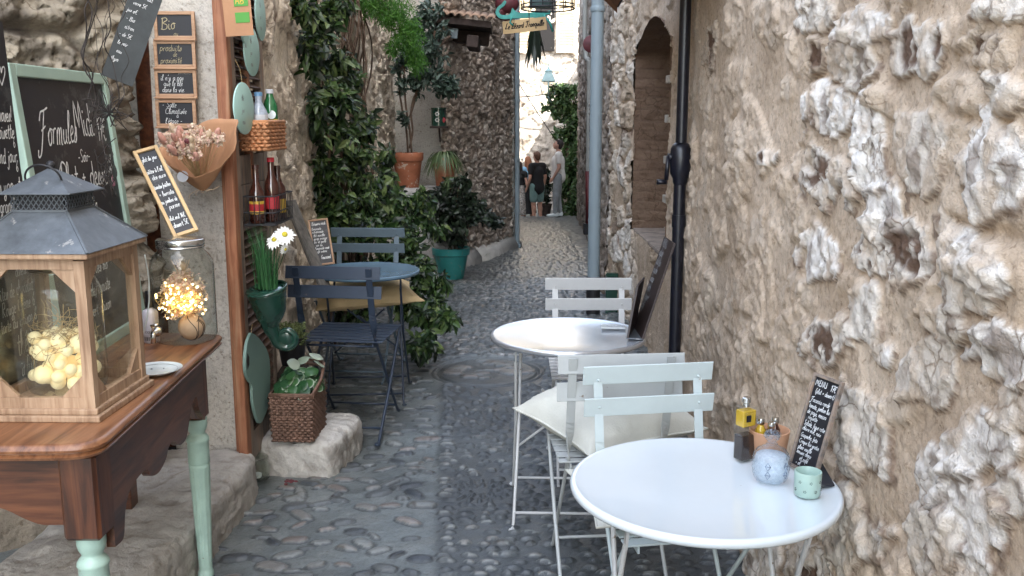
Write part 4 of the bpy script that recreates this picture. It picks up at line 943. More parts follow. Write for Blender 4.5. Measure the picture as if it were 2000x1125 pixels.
# ============================================================= big lantern with the jar of little bulbs inside
Lx0 = Matrix.Translation((-1.135, 2.285, TZ)) @ Matrix.Rotation(R(-1), 4, 'Z')
LN = thing('lantern', 'large wooden lantern with glass sides and grey zinc roof on the side table', 'lantern', m=Lx0)
w_, d_ = .135, .150
mb = MB(); mb.box((0, 0, .008), (w_ * 2 + .03, d_ * 2 + .03, .016)); mb.box((0, 0, .0235), (w_ * 2 + .012, d_ * 2 + .012, .015)); mb.build('base', 'light_wood', LN, bevel=.003)
mb = MB()
for sx in (-1, 1):
    for sy in (-1, 1): mb.box((sx * (w_ - .013), sy * (d_ - .013), .21), (.026, .026, .36))
for z in (.043, .382):
    for s in (-1, 1):
        mb.box((0, s * (d_ - .013), z), (w_ * 2 - .052, .02, .026)); mb.box((s * (w_ - .013), 0, z), (.02, d_ * 2 - .052, .026))
for s in (-1, 1):
    for sx in (-1, 1):
        for zc, sz in ((.056, 1), (.369, -1)):
            e = .058; x0 = sx * (w_ - .026)
            pl = [(x0, zc), (x0 - sx * e, zc), (x0 - sx * (e - .001), zc + sz * .001), (x0, zc + sz * e)]
            mb.prism([(a, b) for a, b in pl], .012, Matrix(((1, 0, 0), (0, 0, -1), (0, 1, 0))), (0, s * (d_ - .013) + .006, 0))
            y0 = sx * (d_ - .026)
            pl = [(y0, zc), (y0 - sx * e, zc), (y0 - sx * (e - .001), zc + sz * .001), (y0, zc + sz * e)]
            mb.prism(pl, .012, Matrix(((0, 0, 1), (1, 0, 0), (0, 1, 0))), (s * (w_ - .013) - .006, 0, 0))
mb.build('frame', 'light_wood', LN, bevel=.0015)
for s in (-1, 1):
    MB().box((0, s * (d_ - .013), .2125), (w_ * 2 - .056, .002, .31)).build('glass_pane', 'glass', LN)
    MB().box((s * (w_ - .013), 0, .2125), (.002, d_ * 2 - .056, .31)).build('glass_pane', 'glass', LN)
def frustum(mb, a0, b0, z0, a1, b1, z1, cap=True):
    v = [(sx * a0, sy * b0, z0) for sx, sy in ((-1, -1), (1, -1), (1, 1), (-1, 1))] + [(sx * a1, sy * b1, z1) for sx, sy in ((-1, -1), (1, -1), (1, 1), (-1, 1))]
    f = [(i, (i + 1) % 4, (i + 1) % 4 + 4, i + 4) for i in range(4)]
    if cap: f += [(3, 2, 1, 0), (4, 5, 6, 7)]
    mb.add(v, f)
mb = MB(); mb.box((0, 0, .402), (w_ * 2 + .036, d_ * 2 + .036, .013)); mb.build('eave', 'light_wood', LN, bevel=.003)
mb = MB(); frustum(mb, w_ + .022, d_ + .022, .409, .066, .072, .498); 
rf = mb.build('roof', 'zinc', LN, bevel=.002)
for sx in (-1, 1):
    for sy in (-1, 1): MB().beam((sx * (w_ + .02), sy * (d_ + .02), .411), (sx * .066, sy * .072, .499), .007, .004).build('roof_seam', 'zinc', rf, bevel=.001)
mb = MB(); mb.lathe([(.0, 0), (.03, 0), (.032, .002), (.0, .006)], 20, (.105, -.03, .449), Matrix.Rotation(R(45), 3, 'Y') @ Matrix.Diagonal((.62, 1.2, 1))); mb.build('white_sticker', 'white_ceramic', rf, smooth=True)
mb = MB()  # pierced collar
for z in (.500, .541):
    for s in (-1, 1): mb.box((0, s * .072, z), (.136, .004, .005)); mb.box((s * .066, 0, z), (.004, .144, .005))
for s in (-1, 1):
    for k in range(11):
        for dr in (-1, 1):
            x = -.0625 + .0125 * k; mb.beam((x - .006 * dr, s * .072, .502), (x + .006 * dr, s * .072, .52), .0018, .0022, (0, 1, 0)); mb.beam((x + .006 * dr, s * .072, .52), (x - .006 * dr, s * .072, .538), .0018, .0022, (0, 1, 0))
            y = -.067 + .0134 * k; mb.beam((s * .066, y - .006 * dr, .502), (s * .066, y + .006 * dr, .52), .0018, .0022, (1, 0, 0)); mb.beam((s * .066, y + .006 * dr, .52), (s * .066, y - .006 * dr, .538), .0018, .0022, (1, 0, 0))
mb.build('pierced_collar', 'zinc', LN)
mb = MB(); frustum(mb, .055, .06, .499, .05, .055, .543); mb.build('inner_chimney', 'iron_dark', LN)
mb = MB(); frustum(mb, .086, .092, .543, .006, .006, .598); mb.box((0, 0, .5415), (.175, .187, .004)); mb.build('cap_roof', 'zinc', LN, bevel=.0015)
mb = MB(); mb.ball((0, 0, .606), .011, 10); mb.tube([(.0 + .044 * math.cos(a), -.03 - .012 * math.sin(a) - .01, .573 + .036 * math.sin(a)) for a in np.linspace(0, 2 * math.pi, 36, endpoint=False)], .0026, 8, True); mb.build('ring_handle', 'iron_dark', LN, smooth=True)

def jar(name, label, c, r, h, neck=.72, lid='brass_lid', mat_='jar_glass', cat='jar', lidh=.028, group=None):
    o = thing(name, label, cat, c, group=group)
    P = [(r * .02, .003), (r * .7, .0), (r * .93, .006), (r, .025), (r, h * .74), (r * .97, h * .80), (r * .86, h * .86), (r * neck, h * .90), (r * neck, h * .94)]
    MB().lathe(P, 40, cap=False).build('glass', mat_, o, smooth=True)
    q = r * neck + .003
    MB().lathe([(q, h * .93), (q + .001, h * .93 + .003), (q - .001, h * .93 + .006), (q + .001, h * .93 + .010), (q + .001, h * .93 + lidh - .004), (q - .003, h * .93 + lidh), (.002, h * .93 + lidh)], 36, cap=False).build('lid', lid, o, smooth=True, autos=50)
    return o
J1 = jar('glass_jar', 'large screw-top glass jar inside the wooden lantern', (-1.145, 2.30, TZ + .032), .096, .335, .7)
# glowing cotton-ball bulbs: one light string
rb_ = random.Random(4); BALLS = []; mb = MB()
for k in range(900):
    a = rb_.random() * 6.283; q = rb_.random() ** .5 * .078; z = rb_.uniform(.02, .14); rr = rb_.uniform(.013, .025)
    p = Vector((q * math.cos(a), q * math.sin(a), z))
    if q + rr < .092 and z > rr + .003 and all((p - b).length > (rr + c) * .9 for b, c in BALLS): BALLS.append((p, rr)); mb.ball(p, rr, 12)
    if len(BALLS) > 52: break
mb = MB()
bo = tag(MB().build('bulb_string', 'warm_bulb', None) if False else thing('light_string', 'string of glowing round cotton-ball lights filling the jar in the lantern', 'string lights', (-1.145, 2.30, TZ + .032)), 'string of glowing round cotton-ball lights filling the jar in the lantern', 'string lights')
for p, rr in BALLS: MB().ball(p, rr, 12).build('light_bulb', 'warm_bulb', bo, smooth=True)
def strands(c, r, h, n, rad, seed=1, zb=0):
    q = random.Random(seed); mb = MB()
    for k in range(n):
        a = q.random() * 6.28; rr = q.uniform(0, r); p = Vector((rr * math.cos(a), rr * math.sin(a), zb + q.uniform(0, h))); d = Vector((q.gauss(0, 1), q.gauss(0, 1), q.gauss(0, .5))).normalized(); pth = []
        for j in range(6):
            if math.hypot(p.x, p.y) > r: p.x *= r / math.hypot(p.x, p.y); p.y *= r / max(r, math.hypot(p.x, p.y))
            pth.append(Vector(c) + p); p = p + d * .02; d = (d + Vector((q.gauss(0, .5), q.gauss(0, .5), q.gauss(0, .35)))).normalized()
        mb.tube(catmull(pth, 3), rad, 4)
    return mb
tag(strands((-1.145, 2.30, TZ + .032), .082, .05, 110, .0009, 2, .115).build('dry_straw', 'straw', None), 'tangle of dry pale straw on top of the glowing bulbs', 'straw', kind='stuff')

# ============================================================= drink jar with fairy lights
JC = (-1.075, 2.965, TZ)
J2 = jar('drink_jar', 'glass drink dispenser jar holding fairy lights and dried flowers, on the table corner', JC, .100, .335, .72, 'chrome')
mb = MB(); tp = Vector((-.062, -.080, .05)); mb.lathe([(.016, 0), (.016, .012), (.009, .016), (.009, .035)], 16, tp, Matrix.Rotation(R(90), 3, 'X') @ Matrix.Rotation(R(0), 3, 'Z')); mb.tube([tp + Vector((0, -.03, 0)), tp + Vector((0, -.038, -.004)), tp + Vector((0, -.04, -.03))], .008, 12); mb.tube([tp + Vector((0, -.034, .005)), tp + Vector((0, -.036, .02)), tp + Vector((-.004, -.04, .026)), tp + Vector((.02, -.042, .03))], .0045, 8); mb.build('tap', 'chrome', J2, smooth=True)
dc = thing('decorative_ball', 'pale ball wound with brown cord in the bottom of the drink jar', 'ornament', (JC[0] + .028, JC[1] - .022, TZ + .052))
MB().ball((0, 0, 0), .043, 16).build('ball', 'deco_ball', dc, smooth=True)
mb = MB(); q = random.Random(8)
for k in range(5):
    ax = Vector((q.gauss(0, 1), q.gauss(0, 1), q.gauss(0, 1))).normalized(); u = ax.orthogonal().normalized(); v = ax.cross(u)
    mb.tube([(u * math.cos(a) + v * math.sin(a) + ax * .12 * math.sin(3 * a)).normalized() * .0435 for a in np.linspace(0, 4.4, 30)], .0013, 5)
mb.build('cord', 'old_beam', dc)
df = thing('dried_flowers', 'cream dried flowers packed in the drink jar', 'dried flowers', JC)
P = blob([(0, .0, .175, .07, .07, .07, 2200), (0, 0, .12, .085, .08, .06, 1300)]); P = P[np.hypot(P[:, 0], P[:, 1]) < .09]
foliage('petals', 'dry_leaf', P, df, .011, .005, 0)
mb = MB(); mb.ball((.0, .0, .25), .015, 8); [mb.tube([(0, 0, .2), (q.uniform(-.03, .03), q.uniform(-.03, .03), .27)], .001, 4) for k in range(16)]; mb.build('seed_heads', 'dry_cream', df)
fl = thing('fairy_lights', 'warm white fairy lights glowing among dried flowers in the drink jar', 'string lights', JC)
mb = MB(); pp = [Vector((q.gauss(.01, .04), q.uniform(-.082, -.02), q.gauss(.145, .027))) for k in range(85)]
for p in pp:
    h_ = math.hypot(p.x, p.y)
    if h_ > .088: p.x *= .088 / h_; p.y *= .088 / h_
for p in pp: MB().ball(p, .0036, 6).build('light_bulb', 'fairy', fl, smooth=True)
MB().tube(catmull(pp, 3), .0007, 4).build('wire', 'brass', fl)
gp = blob([(.01, -.03, .14, .065, .045, .055, 620)]); foliage('glow_petals', 'petal_glow', gp[np.hypot(gp[:, 0], gp[:, 1]) < .088], df, .008, .005, 0)  # petals given a glow of their own, as if lit by the bulbs

# spray bottle, plate, cable
p = onz(297, 668, TZ); sb = thing('spray_bottle', 'small white spray bottle with black cap beside the drink jar', 'bottle', p)
MB().lathe([(.022, 0), (.025, .003), (.025, .098), (.021, .106), (.011, .112), (.011, .118)], 28).build('bottle', 'white_bottle', sb, smooth=True, autos=50)
MB().lathe([(.0135, .117), (.0135, .135), (.0115, .137), (.0115, .168), (.009, .171)], 24).build('cap', 'black_plastic', sb, smooth=True, autos=40)
mb = MB()
for k, wd in enumerate((2, 1, 3, 1, 2, 1, 1)): mb.box((-.012 + .0036 * k, -.0253, .016), (.0009 * wd, .0006, .012))
for k in (-1, 0, 1): mb.tube([(.006 * k + .0035 * math.cos(a), -.0256, .038 + .0035 * math.sin(a)) for a in np.linspace(0, 6.28, 12, endpoint=False)], .0004, 4, True)
write(mb, 'verveine', -.016, .07, .009, .0008); mb.v = [(x, y, z) for x, y, z in mb.v]
mb2 = MB(); mb2.v = mb.v; mb2.f = mb.f; mb2.build('printed_label', 'ink', sb)
p = onz(303, 729, TZ); pl = thing('plate', 'small white porcelain plate with a fine grey rim, half hidden by the lantern', 'plate', p)
MB().lathe([(.001, .004), (.045, .004), (.052, .006), (.074, .014), (.0755, .0155), (.074, .0135), (.05, .003), (.03, 0), (.001, 0)], 48, cap=False).build('dish', 'white_ceramic', pl, smooth=True, autos=60)
mb = MB(); mb.tube([(.062 * math.cos(a), .062 * math.sin(a), .0112) for a in np.linspace(0, 6.283, 48, endpoint=False)], .0006, 4, True)
for a in (1.2, 2.2, 4.4): mb.ball((.035 * math.cos(a), .035 * math.sin(a), .0045), .003, 5)
mb.build('rim_line', 'cloth_grey', pl)
mb = MB(); mb.tube(catmull([A_(283, 498, 2.62), A_(290, 540, 2.66), A_(291, 590, 2.68), A_(283, 640, 2.7), A_(272, 668, 2.72), Vector((-1.13, 2.72, TZ + .004))], 5), .0022, 6)
tag(mb.build('power_cable', 'white_ceramic', None, smooth=True), 'thin white cable hanging behind the lantern', 'cable')
# ============================================================= left wall dressing: frame, shutter, what hangs on it
def onx(px, py, X):
    a, dy, dz = ray(px, py); t = X / a; return Vector((X, dy * t, CH + dz * t))
o = tag(MB().box((-1.098, 3.615, 1.72), (.040, .06, 3.2)).box((-1.122, 3.63, 1.7), (.02, .05, 3.2)).build('window_frame_post', 'frame_wood', None, bevel=.006), 'peeling orange-brown wooden post between plaster pier and shutter', 'post')
S = thing('louvred_shutter', 'tall weathered louvred shutter folded back against the wall', 'shutter', (-1.103, 3.65, .10))
mb = MB(); hs = 3.2
mb.box((0, .03, hs / 2), (.036, .06, hs)); mb.box((0, .45, hs / 2), (.036, .06, hs)); mb.build('stile', 'grey_wood', S, bevel=.004)
for z in (.07, 1.1, 1.22, 2.3): MB().box((0, .24, z), (.03, .36, .118)).build('rail', 'grey_wood', S, bevel=.003)
mb = MB(); z = .16
while z < hs - .1:
    if not any(abs(z - q) < .085 for q in (.07, 1.1, 1.22, 2.3)): mb.box((.0, .24, z), (.042, .362, .007), Matrix.Rotation(R(38), 3, 'Y'))
    z += .036
mb.build('slats', 'shutter_wood', S)
MB().box((.004, .235, 1.7), (.03, .03, 1.05)).build('mid_stile', 'frame_wood', S, bevel=.003)
# kraft paper sign with the green squares
o, W, Hh = board('paper_sign', 'brown kraft paper sign with green AB square, hung on the window post', 'paper sign', A_(441, 72, 3.56), A_(496, 69, 3.56), A_(437, -55, 3.56), 0, 'kraft', [], panel='kraft', th=.006)
MB().box((W * .66, Hh * .285, .0012), (W * .5, Hh * .16, .0015)).build('green_square', 'green_label', o)
MB().box((W * .66, Hh * .56, .0012), (W * .5, Hh * .2, .0015)).build('green_square', 'green_label', o)
mb = MB(); write(mb, 'AB', W * .47, Hh * .50, Hh * .10, z=.0026, slant=0, w=.0035); mb.build('lettering', 'yellow_label', o)
# oval mint discs
def disc(px, py, d, yaw, lbl, strg=True, X=-1.048):
    c = onx(px, py, X); o = thing('round_tag', lbl, 'tag', c, R(yaw), 'mint wooden tags on the shutter')
    m = Matrix.Rotation(R(90), 3, 'Y')
    MB().lathe([(d * .97, -.004), (d, -.002), (d, .002), (d * .97, .004)], 40, m=m).build('disc', 'mint_disc', o, smooth=True, autos=40)
    if strg: MB().tube([(.0, 0, d * .9), (-.015, .02, d * 1.5), (-.03, .01, d * 1.9)], .0013, 5).build('string', 'straw', o)
    mb = MB()
    for k in range(3): write(mb, ['thé', 'jus', 'eau'][k], -.03, .03 - k * .045, .022, .0022)
    mb.v = [(.0052, y_, z_) for y_, z_, _ in mb.v]; mb.build('handwriting', 'cloth_grey', o)
disc(508, 30, .103, 4, 'mint green round tag, highest of the tags, half behind the kraft sign', False)
disc(491, 100, .098, -2, 'mint green round tag hanging just below the kraft paper sign')
disc(476, 212, .100, -6, 'mint green round tag at far left above the dried bouquet')
disc(478, 62, .045, -2, 'tiny mint tag peeping out under the kraft paper sign', False)
# big mint palette low on the shutter
pts = [(489, 650), (482, 668), (478, 700), (479, 728), (486, 744), (491, 752), (493, 785), (499, 812), (505, 826), (511, 822), (520, 800), (525, 770), (526, 720), (522, 690), (510, 668), (498, 655)]
q3 = [onx(x, y, -1.062) for x, y in pts]; q3 = [(p.y, p.z) for p in catmull(q3 + [q3[0]], 4)[:-1]]
mb = MB(); mb.prism(q3, .012, Matrix(((0, 0, 1), (1, 0, 0), (0, 1, 0))), (-1.070, 0, 0))
pal = tag(mb.build('wooden_palette', 'mint_dark', None), 'dull green painter palette board hanging low on the shutter', 'palette')
hp = [onx(x, y, -1.057) for x, y in ((484, 690), (482, 705), (484, 722), (487, 712), (487, 698))]; mb = MB(); mb.prism([(p.y, p.z) for p in hp], .0015, Matrix(((0, 0, 1), (1, 0, 0), (0, 1, 0))), (-1.0585, 0, 0)); mb.build('thumb_hole', 'dark_void', pal)
MB().tube([onx(493, 630, -1.09), onx(490, 655, -1.066)], .0012, 5).build('string', 'straw', pal)

# bouquet in kraft paper
tip = A_(396, 372, 3.54)
BQ = thing('dried_bouquet', 'dried pink and cream bouquet wrapped in kraft paper against the pier', 'bouquet', tip)
V = []; na, ntt = 40, 14; ax = Vector((.02, -.22, .55)).normalized()
u = Vector((1, 0, 0)); v = ax.cross(u).normalized(); u = v.cross(ax)
for i in range(na):
    a = 2 * math.pi * i / na
    right = math.cos(a); bk = math.sin(a)
    ext = 1.0 + .62 * max(0, math.cos(a - .75)) ** 1.3 - .38 * max(0, -math.sin(a)) + .05 * math.sin(5 * a)
    for j in range(ntt):
        t = j / (ntt - 1); r = .008 + .135 * (t ** .85) * (1 + .05 * math.sin(9 * a + 4 * t)); hgt = .17 * t * ext
        p = ax * hgt + u * r * math.cos(a) * (1 + .18 * (ext - 1)) + v * r * math.sin(a) * .62 + Vector((0, .03 * t, 0)); V.append(p)
mb = MB(); fs = []
for i in range(na):
    for j in range(ntt - 1): a0 = i * ntt + j; b0 = ((i + 1) % na) * ntt + j; fs.append((a0, b0, b0 + 1, a0 + 1))
mb.add(V, fs); o = mb.build('paper_wrap', 'kraft', BQ, smooth=True); sd = o.modifiers.new('solid', 'SOLIDIFY'); sd.thickness = .0015
mb = MB(); q = random.Random(6); P = []
for k in range(34):
    a = q.random() * 6.28; r = q.random() ** .5 * .115; e = ax * (.17 + q.uniform(-.02, .035)) + u * r * math.cos(a) + v * r * math.sin(a) * .6 + ax * .01 + Vector((.005, -.055, .005)); mb.tube([ax * .03, e], .0012, 4); P.append(e)
mb.build('stems', 'straw', BQ)
for k, e in enumerate(P[:24]):
    d = (e + Vector((q.uniform(-.04, .04), q.uniform(-.05, 0), q.uniform(-.02, .05)))).normalized(); m = d.to_track_quat('Z', 'Y').to_matrix()
    MB().ball(e + d * .012 + Vector((0, -.012, 0)), q.uniform(.008, .0125), 8, m, (1, 1, 2.6)).build('bunny_tail', 'dry_pink' if k % 3 else 'dry_cream', BQ, smooth=True)
cl = [(p.x, p.y - .012, p.z + .008, p.z * 0 + .030, .022, .026, 190) for p in P]; PP = blob(cl)
foliage('small_dry_flowers', 'dry_leaf', PP, BQ, .0085, .007, -.2)
mb = MB(); [mb.ball(P[k] + Vector((0, -.03, .01)), .011, 6) for k in (3, 9, 15)]; mb.build('red_flowers', 'red_label' if False else 'maroon', BQ)
MB().lathe([(.0, 0), (.021, 0), (.021, .002), (.0, .0025)], 24, (-.045, -.078, .058), Matrix.Rotation(R(78), 3, 'X')).build('sticker', 'label_white', BQ)
mb = MB()
for k in range(5): mb.tube(catmull([(0, 0, .012), (.02 * (k - 2), -.02, -.012 + .004 * k), (.03 * (k - 2) + .01, -.015, -.03 + .012 * k)], 4), .0014, 5)
mb.tube([(.012 * math.cos(a), .012 * math.sin(a), .014) for a in np.linspace(0, 6.28, 14, endpoint=False)], .0025, 5, True)
mb.build('raffia_bow', 'dry_cream', BQ)
MB().tube(catmull([A_(388, 412, 3.60), A_(420, 408, 3.60), A_(470, 402, 3.58)], 4), .0014, 5).build('string_line', 'twig', BQ) if False else None

# basket with two bottles
BK = thing('wicker_basket', 'orange-brown woven basket fixed on the shutter holding two bottles', 'basket', (-1.035, 3.88, 1.395))
def woven(bx, by, h, rows, r, taper=1.0, amp=.004, stakes=22):
    mb = MB()
    for k in range(rows):
        z = h * (k + .5) / rows; s = taper + (1 - taper) * (k + .5) / rows; pts = []; n = stakes * 4
        for i in range(n):
            t = i / n * 4; sd = int(t); f = t - sd
            x, y = [(-1 + 2 * f, -1), (1, -1 + 2 * f), (1 - 2 * f, 1), (-1, 1 - 2 * f)][sd]
            w = 1 + amp / bx * math.cos(i * math.pi / 2 + k * math.pi)
            pts.append((x * bx * s * w, y * by * s * w, z))
        mb.tube(pts, r * 1.05, 6, True)
    for i in range(stakes):
        t = i / stakes * 4; sd = int(t); f = t - sd; x, y = [(-1 + 2 * f, -1), (1, -1 + 2 * f), (1 - 2 * f, 1), (-1, 1 - 2 * f)][sd]
        mb.tube([(x * bx * taper, y * by * taper, 0), (x * bx, y * by, h)], r * .9, 5)
    return mb
woven(.056, .135, .115, 8, .0075, .97, .003, 18).build('weave', 'wicker_light', BK, smooth=True)
mb = MB(); mb.tube([(x, y, .117) for x, y in ((-.058, -.137), (.058, -.137), (.058, .137), (-.058, .137))], .0075, 8, True); mb.build('rim', 'wicker_light', BK, smooth=True)
MB().box((0, 0, .006), (.10, .25, .008)).build('bottom', 'wicker_light', BK)
def bottle(name, label, c, r, h, mats, lab=None, cap='blue_cap', neck=.38, sh=.62, group=None, labz=(.25, .5), capm=1.15):
    o = thing(name, label, 'bottle', c, group=group); nr = r * neck
    MB().lathe([(r * .9, 0), (r, .006), (r, h * sh), (r * .9, h * (sh + .06)), (r * .6, h * (sh + .14)), (nr, h * (sh + .22)), (nr, h * .955)], 24).build('glass_body', mats, o, smooth=True, autos=60)
    MB().lathe([(nr * capm, h * .93), (nr * capm, h * .995), (nr, h)], 18).build('cap', cap, o, smooth=True, autos=40)
    if lab: MB().lathe([(r + .0008, h * labz[0]), (r + .0008, h * labz[1])], 24, cap=False).build('label', lab, o, smooth=True)
    return o
bottle('water_bottle', 'clear plastic water bottle with blue cap in the wicker basket', (-1.03, 3.82, 1.405), .034, .225, 'bottle_clear', 'label_white', 'blue_cap', .42, .62, labz=(.38, .60))
gb = bottle('green_bottle', 'green glass bottle with white cap behind the water bottle', (-1.012, 3.93, 1.405), .030, .240, 'green_glass', None, 'label_white', .45, .7, capm=1.2)
mb = MB(); mb.lathe([(.0, 0), (.018, 0), (.018, .0015), (0, .002)], 20, (.012, -.029, .135), Matrix.Rotation(R(80), 3, 'X')); mb.build('round_label', 'white_ceramic', gb); MB().lathe([(.0306, .095), (.0306, .118)], 20, cap=False).build('yellow_band', 'yellow_label', gb)
# rack with brown bottles
RK = thing('bottle_rack', 'black wire rack on the shutter holding dark bottles', 'rack', (-1.02, 3.86, 1.10))
mb = MB()
for z in (.0, .05, .115):
    mb.tube([(x, y, z) for x, y in ((-.06, -.15), (.065, -.15), (.065, .15), (-.06, .15))], .003, 6, True)
for i in range(7): mb.tube([(-.06 + .0208 * i, -.15, 0), (-.06 + .0208 * i, -.15, .115)], .0018, 5)
for i in range(12): mb.tube([(.065, -.15 + .027 * i, 0), (.065, -.15 + .027 * i, .115)], .0018, 5); mb.tube([(-.06, -.15 + .027 * i, 0), (.065, -.15 + .027 * i, 0)], .0018, 5)
mb.build('wire_frame', 'iron_dark', RK)
b_ = bottle('brown_bottle', 'brown beer bottle with red and yellow label at the front of the rack', (-1.04, 3.76, 1.105), .031, .235, 'brown_glass', 'yellow_label', 'brown_glass', .4, .5, 'dark bottles in the wire rack', (.16, .38))
MB().lathe([(.0325, .05), (.0325, .078)], 24, cap=False).build('red_band', 'red_label', b_)
b_ = bottle('brown_bottle', 'dark bottle with red cap standing behind the labelled beer bottle', (-.995, 3.83, 1.105), .031, .262, 'brown_glass', 'red_label', 'red_label', .42, .55, 'dark bottles in the wire rack', (.2, .4))
bottle('brown_bottle', 'plain dark brown bottle at the back right of the rack', (-.995, 3.93, 1.105), .032, .225, 'brown_glass', 'yellow_label', 'brown_glass', .4, .55, 'dark bottles in the wire rack', (.12, .38))

# horn-shaped green planter with grass and daisies
G = thing('horn_planter', 'glossy dark green horn-shaped wall planter ending in a scroll', 'planter', A_(521, 566, 3.66))
sc0 = 3.75 / 1800
def rel(px, py): return Vector(((px - 521) * sc0, 0, -(py - 566) * sc0))
pth = [rel(520, 564), rel(519, 575), rel(518, 590), rel(516, 606), rel(512, 622), rel(509, 640), rel(511, 656)]
rad = [.078, .077, .071, .066, .055, .036, .030]
pts = [rel(511, 664), rel(515, 682), rel(530, 692), rel(545, 687), rel(551, 672), rel(543, 658), rel(530, 657), rel(521, 667), rel(526, 680), rel(537, 678), rel(538, 669), rel(531, 668)]
pp = catmull(pth, 4); kk = len(pp); rr = list(np.interp(np.linspace(0, 6, kk), range(7), rad))
for i in (1, 2): rr[i] *= 1.04
for i in (7, 9): rr[i] *= 1.03
sp = catmull(pts, 5); pp += sp; rr += list(np.interp(np.linspace(0, 1, len(sp)), [0, .3, 1], [.024, .0145, .006]))
o = MB().tube(pp, rr, 28).build('horn', 'green_glaze', G, smooth=True)
MB().tube([(.079 * math.cos(a), .079 * math.sin(a), .004) for a in np.linspace(0, 6.283, 36, endpoint=False)], .006, 8, True).build('rim', 'green_glaze', G, smooth=True)
MB().ball(rel(531, 674), .040, 14, None, (1, .35, 1)).build('scroll_core', 'green_glaze', G, smooth=True)
G.rotation_euler = (R(12), R(-9), 0)
DP = thing('daisy_plant', 'tall grassy plant with two white daisies in the green horn planter', 'plant', G.location + Vector((0, 0, .005)))
q = random.Random(12); P = []; mb = MB()
for k in range(170):
    a = q.random() * 6.28; r0 = q.uniform(0, .045); b = Vector((r0 * math.cos(a), r0 * math.sin(a), 0)); h = q.uniform(.12, .27); s = q.uniform(.0, .3)
    e = b + Vector((math.cos(a) * s * h + q.gauss(-.01, .012), math.sin(a) * s * h, h)); md = b.lerp(e, .55) + Vector((-math.cos(a) * .01, 0, .02)); w = q.uniform(.0012, .0028)
    c = [b, b.lerp(md, .5), md, md.lerp(e, .5), e]; n0 = len(mb.v); sd = Vector((math.cos(q.random() * 6), math.sin(a + 1), 0)).normalized()
    for i, p in enumerate(c): ww = w * (1 - i / 4.3); mb.v += [tuple(p - sd * ww), tuple(p + sd * ww)]
    for i in range(4): mb.f.append((n0 + 2 * i, n0 + 2 * i + 1, n0 + 2 * i + 3, n0 + 2 * i + 2))
o = mb.build('grass_blades', 'leaf_grass', DP); a_ = o.data.attributes.new('lv', 'FLOAT', 'POINT'); a_.data.foreach_set('value', np.repeat(rng.random(170), 10).astype(np.float32))
def daisy(px, py, r, d, root):
    c = A_(px, py, 3.60) - root.location; m = Vector(d).to_track_quat('Z', 'Y').to_matrix(); mb = MB()
    for k in range(17):
        a = 2 * math.pi * k / 17 + q.uniform(-.06, .06); rr = r * q.uniform(.85, 1.05); w = r * .13; dx = Vector((math.cos(a), math.sin(a), 0)); sx = Vector((-math.sin(a), math.cos(a), 0)); z = Vector((0, 0, 1))
        pts = [dx * r * .15 - sx * w * .5, dx * r * .15 + sx * w * .5, dx * rr * .7 + sx * w - z * r * .08, dx * rr - z * r * .22, dx * rr * .7 - sx * w - z * r * .08]
        mb.add([c + m @ p for p in pts], [(0, 1, 2, 3, 4)])
    fl_ = mb.build('daisy_flower', 'petal', root); MB().ball(c + m @ Vector((0, 0, r * .05)), r * .24, 8, m, (1, 1, .6)).build('flower_centre', 'daisy_eye', fl_, smooth=True)
    MB().tube(catmull([c, c.lerp(Vector((0, 0, 0)), .5) + Vector((.008, .01, 0)), Vector((0, 0, .0))], 4), .0016, 5).build('stem', 'leaf_grass', root)
daisy(556, 458, .048, (.3, -.8, .6), DP); daisy(536, 468, .046, (-.3, -.7, .65), DP)
daisy(557, 487, .026, (.6, -.4, -.2), DP)
# black pot of thyme
sp_ = onz(568, 716, .40); pk = thing('black_pot', 'black glossy flower pot hung behind the wicker basket', 'flower pot', (sp_.x - .0, 4.16, .40))
MB().lathe([(.045, 0), (.05, .003), (.066, .12), (.07, .122), (.07, .135), (.064, .135), (.062, .12)], 28).build('pot', 'black_plastic', pk, smooth=True, autos=40)
tp_ = thing('thyme_plant', 'light green bushy thyme in the black pot', 'plant', (pk.location.x, 4.16, .52))
P = blob([(.0, 0, .04, .095, .085, .055, 1500), (.03, -.03, .02, .06, .05, .05, 500)]); foliage('leaves', 'leaf_thyme', P, tp_, .010, .006, -.3)
st = tag(rockbox('wood_stump', (pk.location.x, 4.17, .20), (.15, .15, .41), 'soil', .02, 9, None, 18, 0, .5), 'dark log stump standing under the black pot', 'log')
# wicker basket with cyclamen leaves
WB = thing('wicker_planter', 'square brown wicker planter basket standing on the stone block', 'basket', (-.935, 3.885, .158), R(-3))
woven(.088, .115, .205, 17, .0062, .93, .005, 26).build('weave', 'wicker_dark', WB, smooth=True)
mb = MB()
for k in range(3): mb.tube([(x * (1 + .01 * math.sin(9 * k + i)), y, .207 + .004 * k) for i, (x, y) in enumerate([(-.09, -.118), (0, -.12), (.09, -.118), (.092, 0), (.09, .118), (0, .118), (-.09, .118), (-.092, 0)])], .005, 6, True)
mb.tube(catmull([(.09, -.10, .21), (.105, -.02, .25), (.10, .06, .29), (.08, .11, .30), (.0, .12, .31)], 5), .007, 7); mb.tube(catmull([(.09, -.10, .20), (.10, -.02, .235), (.097, .06, .27), (.08, .115, .28), (.0, .122, .29)], 5), .007, 7)
mb.build('rim', 'wicker_dark', WB, smooth=True)
MB().box((0, 0, .17), (.165, .215, .01)).build('soil', 'soil', WB)
CP_ = thing('cyclamen_plant', 'round-leaved green plant in the wicker planter basket', 'plant', WB.location + Vector((0, 0, .19)))
n = 95; a = rng.random(n) * 6.28; r_ = rng.random(n) ** .5 * .10; P = np.stack([r_ * np.cos(a), r_ * np.sin(a) * 1.1, .02 + .075 * (1 - (r_ / .10) ** 2) + rng.normal(size=n) * .014], 1)
